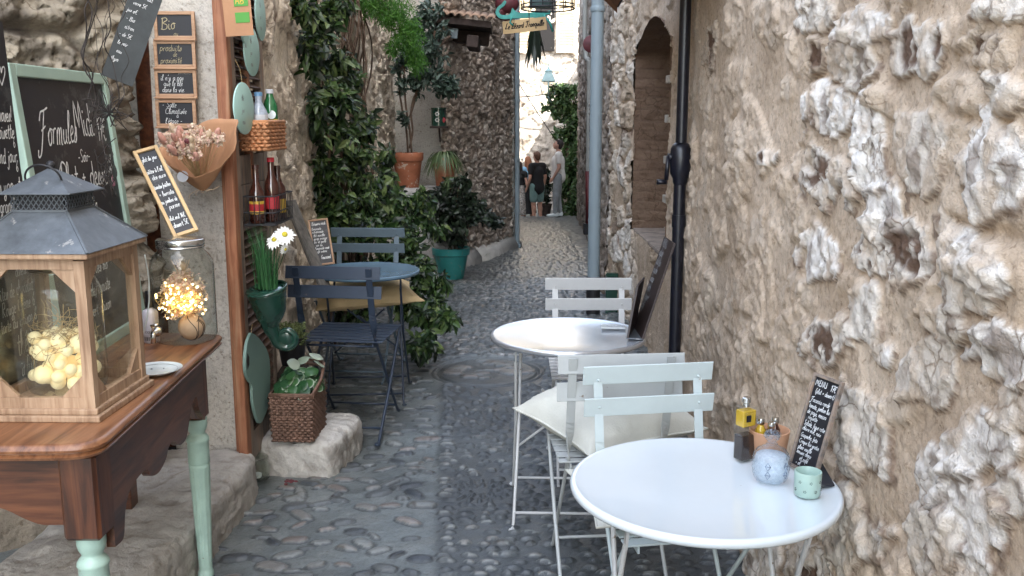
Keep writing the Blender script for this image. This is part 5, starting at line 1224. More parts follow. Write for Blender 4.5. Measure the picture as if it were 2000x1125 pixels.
def round_leaves(name, P, size, m, parent, lvs=None, up=(0, -.5, 1)):
    V = []; F = []; lv = []; k = 12
    for i, p in enumerate(P):
        nrm = Vector((p[0] * 6 + random.gauss(0, .35), p[1] * 5 + up[1] + random.gauss(0, .35), up[2])).normalized(); mm = nrm.to_track_quat('Z', 'Y').to_matrix() @ Matrix.Rotation(random.random() * 6.28, 3, 'Z'); s = size * random.uniform(.7, 1.25); n0 = len(V)
        V.append(Vector(p)); vv = lvs[i] if lvs is not None else random.random() * .72; lv.append(vv)
        for rr_, dz in ((.72, .10), (1, -.02)):
            for j in range(k):
                an = 2 * math.pi * j / k; w = 1 + .12 * math.cos(an); V.append(Vector(p) + mm @ Vector((rr_ * s * math.cos(an) * w, rr_ * s * math.sin(an) * .9, s * (dz + .06 * math.sin(3 * an))))); lv.append(vv if rr_ < 1 or vv < .5 else 1.0)
        for j in range(k): j2 = (j + 1) % k; F += [(n0, n0 + 1 + j, n0 + 1 + j2), (n0 + 1 + j, n0 + 1 + k + j, n0 + 1 + k + j2), (n0 + 1 + j, n0 + 1 + k + j2, n0 + 1 + j2)]
    return np_mesh(name, np.array([tuple(v) for v in V]), np.array(F), m, parent, True, np.array(lv), 'lv')
round_leaves('leaves', P, .026, 'leaf_cyclamen', CP_)
round_leaves('variegated_leaves', np.array([(-.01, -.02, .135), (.01, .05, .13), (.075, .06, .145), (.09, .03, .12), (.06, .09, .13)]), .032, 'leaf_cyclamen', CP_, [1, .95, 1, .95, 1])
p = onz(503, 940, 0); J3 = thing('tealight_jar', 'small empty glass jar on the cobbles below the shutter', 'jar', (p.x, p.y, .012))
MB().lathe([(.04, 0), (.052, .006), (.055, .02), (.055, .06), (.047, .075), (.045, .085), (.050, .088), (.050, .098), (.047, .1), (.042, .088), (.045, .07), (.052, .055), (.052, .02), (.04, .008), (.001, .008)], 32, cap=False).build('glass', 'jar_glass', J3, smooth=True)
MB().lathe([(.02, .009), (.02, .022), (.001, .022)], 16, cap=False).build('candle', 'white_ceramic', J3)
mb = MB(); q = random.Random(2)
for k in range(9): mb.ball((q.gauss(0, .012), q.gauss(0, .012), .008), .009, 5, None, (1, .6, .5))
o = mb.build('fallen_flower', 'maroon', None); p = onz(566, 942, .008); o.location = p; tag(o, 'tiny wilted dark red blossom lying on the cobbles', 'blossom')
p = onz(292, 1118, .0); o = thing('boot_scraper', 'small black iron boot scraper beside the doorstep', 'boot scraper', (p.x - .02, p.y - .1, 0))
MB().box((-.012, 0, .05), (.012, .03, .11)).box((.014, 0, .05), (.012, .03, .11)).tube([(-.012, 0, .105), (0, -.01, .118), (.014, 0, .11), (.018, 0, .09)], .006, 6).build('iron_bracket', 'iron_dark', o, bevel=.002)
# grey plank leaning on the wall
pk_ = MB(); a, b = A_(566, 392, 4.86), A_(640, 575, 4.74)
pk_.beam(a, b, .075, .02, (.9, -.5, 0)); tag(pk_.build('wooden_plank', 'plank_grey', None, bevel=.003), 'weathered grey plank leaning on the wall behind the small blue-table menu', 'plank')
# ============================================================= folding bistro chairs and round tables
def bistro_chair(name, label, loc, rz, col, sc_=1.0, group='folding slatted metal chairs', slatcol=None):
    o = thing(name, label, 'chair', loc, rz, group); o.scale = (sc_, sc_, 1 + (sc_ - 1) * .25); W = .195; u = .150
    slatcol = slatcol or col
    for s in (-1, 1):
        mb = MB(); x = s * u
        mb.beam((x, -.236, .815), (x, -.196, .60), .026, .004, (0, 1, 0))
        # twists edge-on and narrows to the leg
        a, b = Vector((x, -.196, .60)), Vector((x, -.165, .475))
        n0 = len(mb.v)
        for i in range(9):
            t = i / 8; c = a.lerp(b, t); an = t * math.pi / 2; wd = .013 * (1 - t) + .007 * t + .004 * math.sin(t * 3.14)
            d1 = Vector((math.cos(an), math.sin(an), 0)) * wd; d2 = Vector((-math.sin(an), math.cos(an), 0)) * .0025
            mb.v += [tuple(c + d1 + d2), tuple(c - d1 + d2), tuple(c - d1 - d2), tuple(c + d1 - d2)]
        for i in range(8):
            for j in range(4): p = n0 + i * 4; mb.f.append((p + j, p + (j + 1) % 4, p + 4 + (j + 1) % 4, p + 4 + j))
        mb.tube([(x, -.165, .48), (x, .02, .235), (x, .175, .03), (x, .192, .012), (x, .215, .008)], .0065, 8)
        mb.build('leg', col, o, bevel=.0008, seg=1)
        mb = MB(); x = s * (u + .022); mb.tube([(x, .165, .452), (x, -.02, .225), (x, -.205, .03), (x, -.222, .012), (x, -.245, .008)], .0065, 8)
        mb.lathe([(.012, -.004), (.014, 0), (.012, .006)], 12, (x, .215 if False else -.245, .008)); mb.build('leg', col, o, smooth=True, autos=50)
    for z, y in ((.792, -.2305), (.702, -.2135)):
        mb = MB(); m = Matrix.Rotation(R(-10.5), 3, 'X')
        mb.box((0, y + .006, z), (W * 2, .005, .058), m); s_ = mb.build('back_slat', slatcol, o, bevel=.0022)
        mb = MB()
        for s in (-1, 1):
            for dz in ((-.014, .012) if z > .75 else (0,)): mb.ball((s * u, y + .0095 - dz * .19, z + dz), .0042, 6); mb.ball((s * u, y + .0015 - dz * .19, z + dz), .0042, 6)
        mb.build('rivet', slatcol, s_, smooth=True)
    mb = MB()
    for s in (-1, 1): mb.box((s * (u - .006), .005, .449), (.005, .36, .018))
    mb.build('seat_rail', col, o)
    mb = MB()
    for k in range(7): mb.box((0, -.155 + k * .0535, .462), (W * 2 - .03, .040 if k else .03, .005))
    mb.build('seat_slats', slatcol, o, bevel=.0015)
    for e, y, z in ((0, .155, .057), (.02, -.18, .060), (0, -.155, .44)): MB().tube([(-u - e, y, z), (u + e, y, z)], .0055, 8).build('stretcher', col, o, smooth=True)
    return o
def bistro_table(name, label, loc, rz, topm, legm, group='round folding bistro tables'):
    o = thing(name, label, 'table', loc, rz, group)
    P = [(.001, .706), (.15, .7065), (.27, .7085), (.286, .7115), (.294, .7125), (.2985, .7095), (.300, .704), (.299, .697), (.294, .692), (.285, .691), (.282, .695), (.27, .703), (.001, .7)]
    MB().lathe(P, 96, cap=False).build('table_top', topm, o, smooth=True, autos=80)
    for sx in (-1, 1):
        for sy in (-1, 1):
            x = sx * (.185 + .012 * (sy > 0))
            mb = MB(); mb.beam((x, -sy * .16, .697), (x, -sy * .125, .62), .006, .018, (0, 1, 0)); mb.tube([(x, -sy * .13, .63), (x * 1.02, 0, .36), (x * 1.1, sy * .19, .03), (x * 1.11, sy * .20, .010), (x * 1.13, sy * .225, .007)], .0062, 8)
            mb.lathe([(.010, -.005), (.013, 0), (.010, .005)], 12, (x * 1.13, sy * .225, .007)); mb.build('leg', legm, o, smooth=True, autos=50)
    for sy in (-1, 1): MB().tube([(-.205, sy * .175, .055), (.205, sy * .175, .055)], .0055, 8).build('stretcher', legm, o, smooth=True); MB().tube([(-.185, sy * .155, .688), (.185, sy * .155, .688)], .0055, 8).build('top_bar', legm, o, smooth=True)
    mb = MB()
    for s in (-1, 1):
        mb.tube([(s * .195, .10, .22), (0, .02, .40), (-s * .10, -.04, .50)], .005, 8)
        mb.beam((s * .05, .03, .36), (-s * .05, -.005, .455), .016, .004, (0, 1, .3))
    mb.build('brace', legm, o, smooth=False)
    return o
def cushion(name, label, loc, rot, sx, sy, th, m, tuft=((0, 0),), seed=1, parent=None):
    n = 46; u, v = np.meshgrid(np.linspace(-1, 1, n), np.linspace(-1, 1, n), indexing='ij'); Vs = []; Fs = []
    for sg in (1, -1):
        x = u * sx * (1 - .10 * (1 - v ** 2)); y = v * sy * (1 - .10 * (1 - u ** 2))
        h = th * ((1 - u ** 4).clip(0) ** .62) * ((1 - v ** 4).clip(0) ** .62) * (1 + .2 * (1 - np.maximum(u ** 2, v ** 2)))
        for tx, ty in tuft:
            d = np.hypot(u - tx, v - ty); h *= 1 - .6 * np.exp(-(d / .17) ** 2); an = np.arctan2(v - ty, u - tx); h *= 1 - .10 * np.exp(-(d / .5) ** 2) * (np.abs(np.sin(an * 2)) < .13 + 0 * an)
        ed = np.maximum(np.abs(u), np.abs(v)); wr = (vn(u * 14 + v * 3, v * 3 + seed, seed) - .5) * (vn(u * 3, v * 14, seed + 2)) * sst(.5, .95, ed) * (1 - ed ** 12)
        z = sg * (h * (1 if sg > 0 else .55)) + wr * .022 + (fbm(u * 2 + seed, v * 2, 3, seed) - .5) * th * .5 * (1 - ed ** 3)
        P = np.stack([x, y, z], -1).reshape(-1, 3); F = grid_faces(n, n) + len(Vs) * n * n; Fs.append(F if sg > 0 else F[:, ::-1]); Vs.append(P)
    V = np.concatenate(Vs); F = np.concatenate(Fs)
    o = np_mesh(name, V, F, m, None, True); o.location = loc; o.rotation_euler = rot
    pp = []; 
    for k in range(80):
        t = k / 80 * 4; sd = int(t); f = -1 + 2 * (t - sd); a, b = [(f, -1), (1, f), (-f, 1), (-1, -f)][sd]
        pp.append((a * sx * (1 - .10 * (1 - b * b)), b * sy * (1 - .10 * (1 - a * a)), (vn(np.array(k * .5), np.array(.5), seed) - .5) * .006))
    MB().tube(pp, .004, 6, True).build('piping', m, o, smooth=True)
    return tag(o, label, 'cushion')

WT = bistro_table('bistro_table', 'glossy white round bistro table in the foreground, set with cups and a menu', (.431, 1.967, 0), R(3), 'white_paint', 'chair_grey')
MT = bistro_table('bistro_table', 'round brushed metal bistro table with a dark folding menu on it', (.216, 3.452, 0), R(-2), 'steel_top', 'chair_grey')
BT = bistro_table('bistro_table', 'blue-grey round bistro table beside the climbing vine', (-.806, 5.0, 0), R(4), 'blue_table', 'navy')
bistro_chair('bistro_chair', 'pale green-white slatted chair facing the camera behind the white table', (.432, 2.37, 0), R(189), 'chair_white')
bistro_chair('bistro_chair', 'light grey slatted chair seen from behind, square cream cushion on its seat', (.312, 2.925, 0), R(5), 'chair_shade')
bistro_chair('bistro_chair', 'light grey slatted chair on the far side of the metal table', (.345, 3.87, 0), R(180), 'chair_grey')
bistro_chair('bistro_chair', 'dark navy slatted chair seen from behind at the blue table', (-.80, 4.47, 0), R(-7), 'navy', 1.16)
bistro_chair('bistro_chair', 'blue-grey slatted chair on the far side of the blue table by the vine', (-.92, 5.46, 0), R(176), 'blue_grey', 1.2)
cushion('seat_cushion', 'large cream tufted cushion on the grey chair between the two right-hand tables', (.325, 3.0, .520), (R(3), R(-1), R(30)), .235, .235, .095, 'cushion_cream', ((0, 0),), 3)
cushion('seat_cushion', 'pale cushion peeping out under the left edge of the white table', (.40, 2.42, .497), (0, 0, R(8)), .215, .20, .045, 'cushion_cream', ((0, 0),), 6)
cushion('seat_cushion', 'mustard yellow cushion on the blue-grey chair under the blue table', (-.85, 5.24, .525), (R(3), R(-2), R(16)), .30, .25, .075, 'cushion_yellow', ((0, 0),), 9)

# menus and small things on the tables
MZ = .714
a, b = onz(1541, 908, MZ), onz(1594, 936, MZ); c = A_(1579, 722, a.y + .045)
o, W, Hh = board('table_menu', 'small framed chalkboard headed MENU leaning on the rock wall at the white table edge', 'chalkboard', a, b, c, .0075, 'grey_wood', [
 ('MENU', .13, .88, .06, dict(slant=0)), ('17€', .66, .87, .065), ('(plat + dessert)', .2, .805, .05), ('Focaccia ronde', .12, .71, .05), ('tomate, jambon bio', .12, .645, .05), ('de pays, mozza', .12, .585, .05), ('roquette', .2, .53, .045), ('Salade, figue rôtie', .12, .46, .05), ('chèvre miel, noix', .12, .405, .045), ('Gazpacho, feta', .12, .335, .045),
 ('Croque bio gratin', .12, .27, .045), ('glace vanille', .14, .21, .045), ('mousse choco', .14, .16, .045), ('et café', .3, .10, .05), ('+ 3€', .2, .05, .045)], th=.010, wmul=1.25)
mb = MB(); q = [onz(1598, 915, MZ), onz(1630, 950, MZ), onz(1600, 952, MZ)]; mb.add([*q, q[0] + Vector((.0, .0, .028)), q[1] + Vector((0, 0, .004)), q[2] + Vector((0, 0, .004))], [(0, 2, 1), (3, 4, 5), (0, 1, 4, 3), (1, 2, 5, 4), (2, 0, 3, 5)])
inv = o.matrix_world.inverted(); mb.v = [tuple(inv @ Vector(v)) for v in mb.v]; mb.build('foot', 'slate', o)
p = onz(1453, 896, MZ - .002); ob = thing('oil_bottle', 'square two-part bottle of yellow oil above dark vinegar on the white table', 'bottle', p, R(28))
MB().box((0, 0, .032), (.042, .030, .062)).build('vinegar_half', 'vinegar', ob, bevel=.003); MB().box((0, 0, .104), (.040, .028, .040)).build('oil_half', 'oil', ob, bevel=.003)
MB().box((0, 0, .066), (.045, .033, .134)).build('glass', 'glass', ob, bevel=.004); MB().lathe([(.008, .132), (.008, .140), (.0105, .142), (.0105, .152), (.008, .154)], 18).build('stopper', 'chrome', ob, smooth=True, autos=40)
MB().box((-.006, -.0172, .106), (.014, .001, .016)).build('label', 'black_plastic', ob)
p = onz(1500, 894, MZ - .004); tc_ = thing('terracotta_cup', 'pinkish terracotta pot holding three small capped bottles', 'pot', p)
MB().lathe([(.001, 0), (.036, 0), (.040, .004), (.0475, .068), (.0485, .072), (.046, .073), (.044, .068), (.037, .006), (.001, .005)], 40, cap=False).build('pot', 'terra_cup', tc_, smooth=True, autos=60)
for k, (dx, dy, hh, lb) in enumerate(((-.020, .006, .098, 'left'), (.002, -.008, .092, 'front middle'), (.016, .010, .098, 'right'))):
    b_ = thing('mini_bottle', 'little brown seasoning bottle with silver cap, %s one in the terracotta pot' % lb, 'bottle', p + Vector((dx, dy, .006)), 0, 'seasoning bottles in the terracotta pot')
    MB().lathe([(.012, 0), (.0125, .003), (.0125, .064), (.007, .074), (.007, hh - .02)], 18).build('glass_body', 'brown_glass' if k else 'oil', b_, smooth=True, autos=50); MB().lathe([(.0085, hh - .020), (.009, hh - .018), (.009, hh - .008), (.0085, hh - .006)], 18).build('cap', 'chrome', b_, smooth=True, autos=40)
m_s = mat('sugar', (.66, .72, .76), .7, var=.15, vs=110)
ns = m_s.node_tree; tb = ns.nodes.new('ShaderNodeBsdfTransparent'); mxs = ns.nodes.new('ShaderNodeMixShader'); mxs.inputs[0].default_value = .5; ns.links.new(tb.outputs[0], mxs.inputs[1]); ns.links.new(ns.nodes['Principled BSDF'].outputs[0], mxs.inputs[2]); ns.links.new(mxs.outputs[0], ns.nodes['Material Output'].inputs[0])
p = onz(1504, 938, MZ - .003); dc_ = thing('glass_decanter', 'cut-glass pineapple jar with knobbed stopper on the white table', 'glass jar', p)
P = [(.028, .0), (.035, .004), (.040, .018), (.042, .036), (.0415, .052), (.038, .066), (.030, .076), (.018, .082), (.011, .086)]
prf = []; 
vs = []; fs = []; n = 48; rows = 40
for i in range(rows + 1):
    t = i / rows; z = .086 * t; r = np.interp(z, [q_[1] for q_ in P], [q_[0] for q_ in P])
    for j in range(n):
        an = 2 * math.pi * j / n; fc = abs(((an * 12 / 6.283 + t * 7) % 1) - .5) + abs(((an * 12 / 6.283 - t * 7) % 1) - .5); rr = r + .0022 * (fc - .5) * (1 if t < .88 else 0); vs.append((rr * math.cos(an), rr * math.sin(an), z))
for i in range(rows):
    for j in range(n): fs.append((i * n + j, i * n + (j + 1) % n, (i + 1) * n + (j + 1) % n, (i + 1) * n + j))
mb = MB().add(vs, fs); mb.build('body', 'cut_glass', dc_, smooth=False)
MB().lathe([(.001, .003), (.030, .004), (.037, .02), (.038, .036), (.036, .052), (.033, .062), (.001, .063)], 30, cap=False).build('sugar', 'sugar', dc_, smooth=True)
mb = MB(); mb.lathe([(.011, .086), (.014, .088), (.009, .092), (.015, .098), (.0175, .108), (.014, .117), (.004, .121), (.001, .121)], 14, cap=False); [mb.ball((.014 * math.cos(a), .014 * math.sin(a), .108), .0068, 6) for a in np.linspace(0, 5.2, 6)]; mb.build('stopper', 'cut_glass', dc_)
mb = MB()
for an in (-2.0, -1.0):
    for z in (.026, .046):
        c = Vector((.0425 * math.cos(an), .0425 * math.sin(an), z)); t_ = Vector((-math.sin(an), math.cos(an), 0)); k4 = [c - t_ * .006, c + Vector((0, 0, .009)), c + t_ * .006, c - Vector((0, 0, .009))]; mb.tube(k4, .0007, 4, True); mb.tube([k4[0], k4[2]], .0006, 4)
mb.build('cut_pattern', 'gem_pattern', dc_)
p = onz(1576, 966, MZ - .003); cu = thing('candle_cup', 'pale mint ceramic tealight cup with tiny pierced holes', 'cup', p)
MB().lathe([(.001, .0), (.025, 0), (.0275, .003), (.029, .052), (.0285, .0545), (.027, .055), (.0258, .053), (.025, .006), (.001, .005)], 40, cap=False).build('cup', 'mint_cup', cu, smooth=True, autos=60)
mb = MB()
for k in range(7):
    an = -2.9 + k * .42; z = (.016, .036)[k % 2]
    for j in range(5):
        b1_ = an + .085 * math.cos(j * 1.2566) ; z1 = z + .0025 * math.sin(j * 1.2566); mb.ball((.0286 * math.cos(b1_), .0286 * math.sin(b1_), z1), .0009, 4)
mb.build('pierced_holes', 'dark_void', cu)
# dark folding menu and plaque on the metal table
z0 = .7145
a = onz(1241, 640, z0); b = onz(1257, 664, z0); c = A_(1301, 463, a.y + .12)
fm = thing('folding_menu', 'dark brown folding menu board standing open on the metal table edge', 'menu board')
def panel_q(p0, p1, top0, t=.008):
    d = (p1 - p0); e = top0 - p0; nn = d.cross(e).normalized() * t; q = [p0, p1, p1 + e, p0 + e]
    return MB().add([*q, *[k + nn for k in q]], [(0, 3, 2, 1), (4, 5, 6, 7), (0, 1, 5, 4), (1, 2, 6, 5), (2, 3, 7, 6), (3, 0, 4, 7)]), d, e
mat('menu_brown', (.028, .018, .016), .5, var=.3, vs=8)
mb, d, e = panel_q(a, b, c); mb.build('panel', 'menu_brown', fm, bevel=.001)
a2 = onz(1237, 640, z0); b2 = onz(1223, 662, z0); c2 = A_(1256, 541, a2.y + .04)
mb2, d2, e2 = panel_q(b2, a2, c2 + (b2 - a2)); mb2.build('panel', 'menu_brown', fm, bevel=.001)
mb = MB(); mb.add([a2, b2, b, a, a2 + Vector((0, 0, .004)), b2 + Vector((0, 0, .004)), b + Vector((0, 0, .004)), a + Vector((0, 0, .004))], [(0, 1, 2, 3), (7, 6, 5, 4), (0, 4, 5, 1), (1, 5, 6, 2), (2, 6, 7, 3), (3, 7, 4, 0)]); mb.build('foot', 'zinc', fm)
def write_on(p0, d, e, lines, parent, side, h=.028, n_off=.0012, m_='chalk_dim2'):
    W = d.length; Hh = e.length; x = d.normalized(); y = (e - x * e.dot(x)); yl = y.length; y.normalize(); nn = x.cross(y) * side; mb = MB()
    for i, t in enumerate(lines): write(mb, t, W * .1, yl * (.90 - .095 * i), h, .003, narrow=min(1, W * .8 / (text_w(t) * h / 20)))
    if side < 0: mb.v = [(W - v[0], v[1], v[2]) for v in mb.v]
    sh = e.dot(d.normalized()) / max(yl, 1e-6)
    mb.v = [tuple(p0 + x * (v[0] + v[1] * sh) + y * v[1] + nn * n_off) for v in mb.v]; mb.build('handwriting', m_, parent)
mat('chalk_dim2', (.25, .25, .26), .9)
write_on(a, d, e, ['MENU', 'salade', 'plat bio', 'quiche', 'soupe', 'tarte', 'dessert', 'café'], fm, -1, .032, .0015 + 0)
write_on(a, d, e, ['MENU', 'salade', 'plat bio', 'quiche', 'soupe', 'tarte', 'dessert', 'café'], fm, 1, .032, .0095)
p = onz(1198, 640, z0); cd = thing('small_plaque', 'small pale plaque with white lettering lying on the metal table', 'plaque', p, R(-6)); MB().box((0, 0, .004), (.094, .058, .007)).build('plate', 'chair_shade', cd, bevel=.002)
mb = MB(); write(mb, 'Zenitude', -.036, -.012, .03, .0035, narrow=.8); mb.v = [(x, y, .0085) for x, y, z in mb.v]; mb.build('lettering', 'label_white', cd)
# small menu on the blue table
a = A_(615, 520, 4.90); b = A_(654, 515, 4.93); c = A_(604, 430, 5.0)
a.z = max(a.z, .71)
board('table_menu', 'small framed chalkboard menu standing on the blue table', 'chalkboard', a, b, c, .0095, 'board_wood', [
 ('Boissons midi', .15, .87, .07), ('limonade', .12, .765, .06), ('citronnade', .12, .70, .06), ('thé menthe', .15, .62, .06), ('sirop orange', .15, .55, .06), ('kir et perlé', .15, .48, .06), ('vin du', .2, .41, .06), ('limonade rosé', .15, .34, .06), ('café crème', .15, .27, .06), ('Gourmand', .38, .13, .085)], th=.010, wmul=1.2)

# ============================================================= parasol, drainpipes and fixtures, right side
pb = onz(1313, 822, 0.0); PX, PY = pb.x, pb.y
PR = thing('half_parasol', 'black crank pole of a brown half parasol standing against the right wall', 'parasol', (PX, PY, 0))
MB().tube([(0, 0, .02), (0, 0, 1.28)], .030, 20).lathe([(.034, 1.0), (.034, 1.06)], 20).build('lower_pole', 'pole_black', PR, smooth=True, autos=40)
MB().tube([(0, 0, 1.2), (0, 0, 2.62)], .0275, 20).build('upper_pole', 'pole_black', PR, smooth=True, autos=40)
hz = A_(1332, 315, PY).z
MB().lathe([(.030, hz - .115), (.036, hz - .10), (.036, hz - .085), (.050, hz - .06), (.053, hz), (.050, hz + .06), (.04, hz + .082), (.028, hz + .09)], 24).build('crank_housing', 'pole_black', PR, smooth=True, autos=40)
MB().tube([(-.04, 0, hz + .02), (-.062, -.005, hz + .02)], .02, 12).tube([(-.062, -.005, hz + .025), (-.068, -.005, hz - .09)], .011, 10).tube([(-.068, -.005, hz - .10), (-.115, -.01, hz - .10)], .013, 12).build('crank_handle', 'pole_black', PR, smooth=True)
MB().box((0, 0, .012), (.42, .30, .02)).lathe([(.05, .02), (.05, .05), (.035, .14)], 20).build('base_plate', 'pole_black', PR, bevel=.004)
cor = A_(1206, 14, PY + 1.30) - Vector((PX, PY, 0)); zc = cor.z
rim = [(cor.x + .0, cor.y, zc), (-.42, .70, zc + .10), (-.75, 0, zc + .08), (-.5, -.75, zc + .08), (.02, -1.2, zc + .05)]
mb = MB(); apx = (0, 0, 2.66); mb.add([apx] + rim, [(0, i, i + 1) for i in range(1, 5)]); mb.add([rim[i] for i in range(5)] + [(r_[0], r_[1], r_[2] - .035) for r_ in rim], [(i, i + 1, i + 6, i + 5) for i in range(4)])
cn = mb.build('canopy', 'canvas_brown', PR); cn.modifiers.new('solid', 'SOLIDIFY').thickness = .003
for r_ in rim: MB().tube([(0, 0, 2.63), (r_[0] * .99, r_[1] * .99, r_[2] + .005)], .008, 6).build('rib', 'pole_black', PR)
def pipe(name, label, pts, r, m, cat='drainpipe', collars=(), group=None):
    mb = MB(); mb.tube(pts, r, 20)
    o = tag(mb.build(name, m, None, smooth=True, autos=50), label, cat, group)
    for p, rr in collars: MB().lathe([(rr, -.02), (rr * 1.04, -.015), (rr * 1.04, .015), (rr, .02)], 20, p).build('collar', m, o, smooth=True, autos=40)
    return o
p0 = onz(1158, 612, 0); p0.y -= .0; gx_, gy_ = p0.x, p0.y
DPp = pipe('drainpipe', 'thick pale grey drainpipe standing at the corner of the right wall', [(gx_, gy_, .28), (gx_, gy_, 5.5)], .048, 'pipe_grey', collars=[((gx_, gy_, A_(1160, 18, gy_).z), .053)])
MB().tube([(gx_, gy_, 0), (gx_, gy_, .30)], .056, 20).build('iron_shoe', 'iron_dark', DPp, smooth=True, autos=50)
MB().tube(catmull([(gx_ - .04, gy_, 2.55), (gx_ - .09, gy_, 2.53), (gx_ - .13, gy_, 2.49), (gx_ - .17, gy_, 2.50), (gx_ - .175, gy_, 2.55)], 5), .007, 6).build('hook', 'iron_dark', DPp, smooth=True)
p1 = A_(1147, 130, 13.5)
tp = pipe('thin_pipe', 'thin pale pipe with a dark red foot on the far right wall', catmull([A_(1143, -60, 13.6), A_(1143, 96, 13.6), A_(1150, 118, 13.5), A_(1151, 140, 13.5), A_(1149, 335, 13.5)], 4), .034, 'pipe_pale', 'pipe')
MB().tube([A_(1149, 334, 13.5), A_(1149, 437, 13.5)], .042, 14).build('red_foot', 'pipe_red', tp, smooth=True); MB().box(A_(1149, 447, 13.5) , (.14, .12, .16)).build('drain_box', 'iron_dark', tp)
p = A_(1155, 86, 8.6); MB_ = MB().lathe([(.0, 0), (.075, 0), (.078, .006), (.07, .012), (0, .02)], 28, p, Matrix.Rotation(R(90), 3, 'X')); tag(MB_.build('round_sign', 'maroon', None, smooth=True, autos=40), 'dark red round plate half hidden behind the grey drainpipe', 'sign'); 
p = A_(1194, 592, 7.30); tag(MB().box((p.x, p.y, .14), (.10, .05, .36)).box((p.x, p.y - .03, .30), (.08, .01, .02)).build('meter_box', 'green_glaze', None, bevel=.006), 'low dark green box at the wall foot behind the far grey chair', 'box')
for sx, px_, r_, c_ in ((0, 1001, .020, 'pipe_pale'), (1, 1010, .034, 'pipe_grey')):
    p = A_(px_, 470, 12.72); o = pipe('corner_pipe', ('thin pale pipe, left of the pair on the rubble corner', 'thicker grey pipe, right of the pair on the rubble corner')[sx], [(p.x, p.y, -.20), (p.x, p.y, 4.5)], r_, c_, 'drainpipe', [((p.x, p.y, z), r_ * 1.12) for z in (.3, 1.0, 1.8)], 'pair of pipes on the rubble house corner')
    MB().lathe([(r_ * 1.5, 0), (r_ * 1.6, .07), (r_, .1)], 16, (p.x, p.y, -.24)).build('foot', ('pipe_red', 'pipe_grey')[sx], o, smooth=True)

# ============================================================= shop sign, lizard, cage, hood
sa, sb_, st_ = A_(983, 67, 10.5), A_(1068, 58, 10.35), A_(979, 42, 10.5)
so_, W, Hh = board('shop_sign', 'pale wooden sign lettered Le Lézard Tranquille hanging over the lane', 'shop sign', sa, sb_, st_, 0, 'sign_wood', [('Le Lézard Tranquille', .05, .36, .42, dict(w=.010, ck='ink', slant=.25))], panel='sign_wood', th=.03)
MB().box((W * .27, Hh * 1.1, -.006), (.008, Hh * 1.5, .012)).box((W * .62, Hh * 1.1, -.006), (.006, Hh * 1.2, .012)).build('hanger', 'iron_dark', so_)
liz = [(1066, 30), (1060, 36), (1040, 35), (1020, 36), (1000, 37), (985, 38), (976, 36), (969, 30), (968, 22), (972, 14), (980, 8), (985, 2), (989, 4), (985, 12), (977, 18), (975, 24), (979, 29), (988, 30), (996, 28), (999, 20), (1001, 16), (1005, 21), (1014, 25), (1030, 25), (1046, 24), (1056, 22), (1066, 23), (1074, 21), (1076, 26)]
lp = [A_(x, y, 10.48) for x, y in liz]; c0 = lp[0]
mb = MB(); mb.prism([(p.x, p.z) for p in catmull(lp + [lp[0]], 3)[:-1]], .03, Matrix(((1, 0, 0), (0, 0, 1), (0, 1, 0))), (0, 10.45, 0)); lz = tag(mb.build('lizard_figure', 'lizard_teal', None, bevel=.006), 'teal wooden lizard with curled tail lying along the top of the shop sign', 'figure')
MB().tube([A_(1062, 30, 10.44), A_(1074, 45, 10.44), A_(1080, 62, 10.44)], .012, 6).build('leg', 'lizard_teal', lz, smooth=True); MB().tube([A_(999, 34, 10.44), A_(996, 44, 10.44), A_(1003, 50, 10.44)], .010, 6).build('leg', 'lizard_teal', lz, smooth=True)
mb = MB(); p = A_(990, 8, 11.2); mb.ball(p, .13, 10, None, (1.1, .7, .8)); mb.ball(p + Vector((-.08, 0, -.1)), .07, 8); mb.tube([p + Vector((-.15, 0, -.12)), p + Vector((.0, .0, -.17)), p + Vector((.16, 0, -.1))], .03, 8); tag(mb.build('hanging_pot', 'maroon', None, smooth=True), 'dark maroon pot hanging behind the lizard sign', 'flower pot')
CG = thing('wire_cage_lantern', 'round black wire cage hanging at the top centre above the lane', 'cage', A_(1070, 10, 9.4))
mb = MB(); rc = .262
for z in (-.035, .0, .30): mb.tube([(rc * math.cos(a), rc * math.sin(a), z) for a in np.linspace(0, 6.283, 40, endpoint=False)], .008 if z < 0 else .006, 6, True)
for k in range(14): a = 6.283 * k / 14; mb.tube([(rc * math.cos(a), rc * math.sin(a), -.035), (rc * math.cos(a), rc * math.sin(a), .30), (0, 0, .52)], .005, 5)
mb.build('wires', 'iron_dark', CG); MB().lathe([(.11, -.02), (.12, .2), (.10, .26)], 20, (-.07, 0, 0)).build('glass_insert', 'lamp_green', CG, smooth=True); MB().tube([(0, 0, .5), (0, 0, 1.6)], .006, 5).build('hanger', 'iron_dark', CG)
HD = thing('tiled_hood', 'small old tiled hood on a dark beam over the alcove', 'porch roof', A_(905, 60, 9.75))
hx = .52; m_ = Matrix.Rotation(R(6), 3, 'Y')
MB().box((-.05, .3, -.03), (.62, .12, .14), m_).box((-.28, .1, -.12), (.09, .7, .09), m_).box((.10, .1, -.12), (.12, .6, .12), m_).build('beam', 'old_beam', HD, bevel=.01)
MB().box((-.04, .12, .07), (.66, .72, .06), m_).build('board', 'old_beam', HD)
q = random.Random(3)
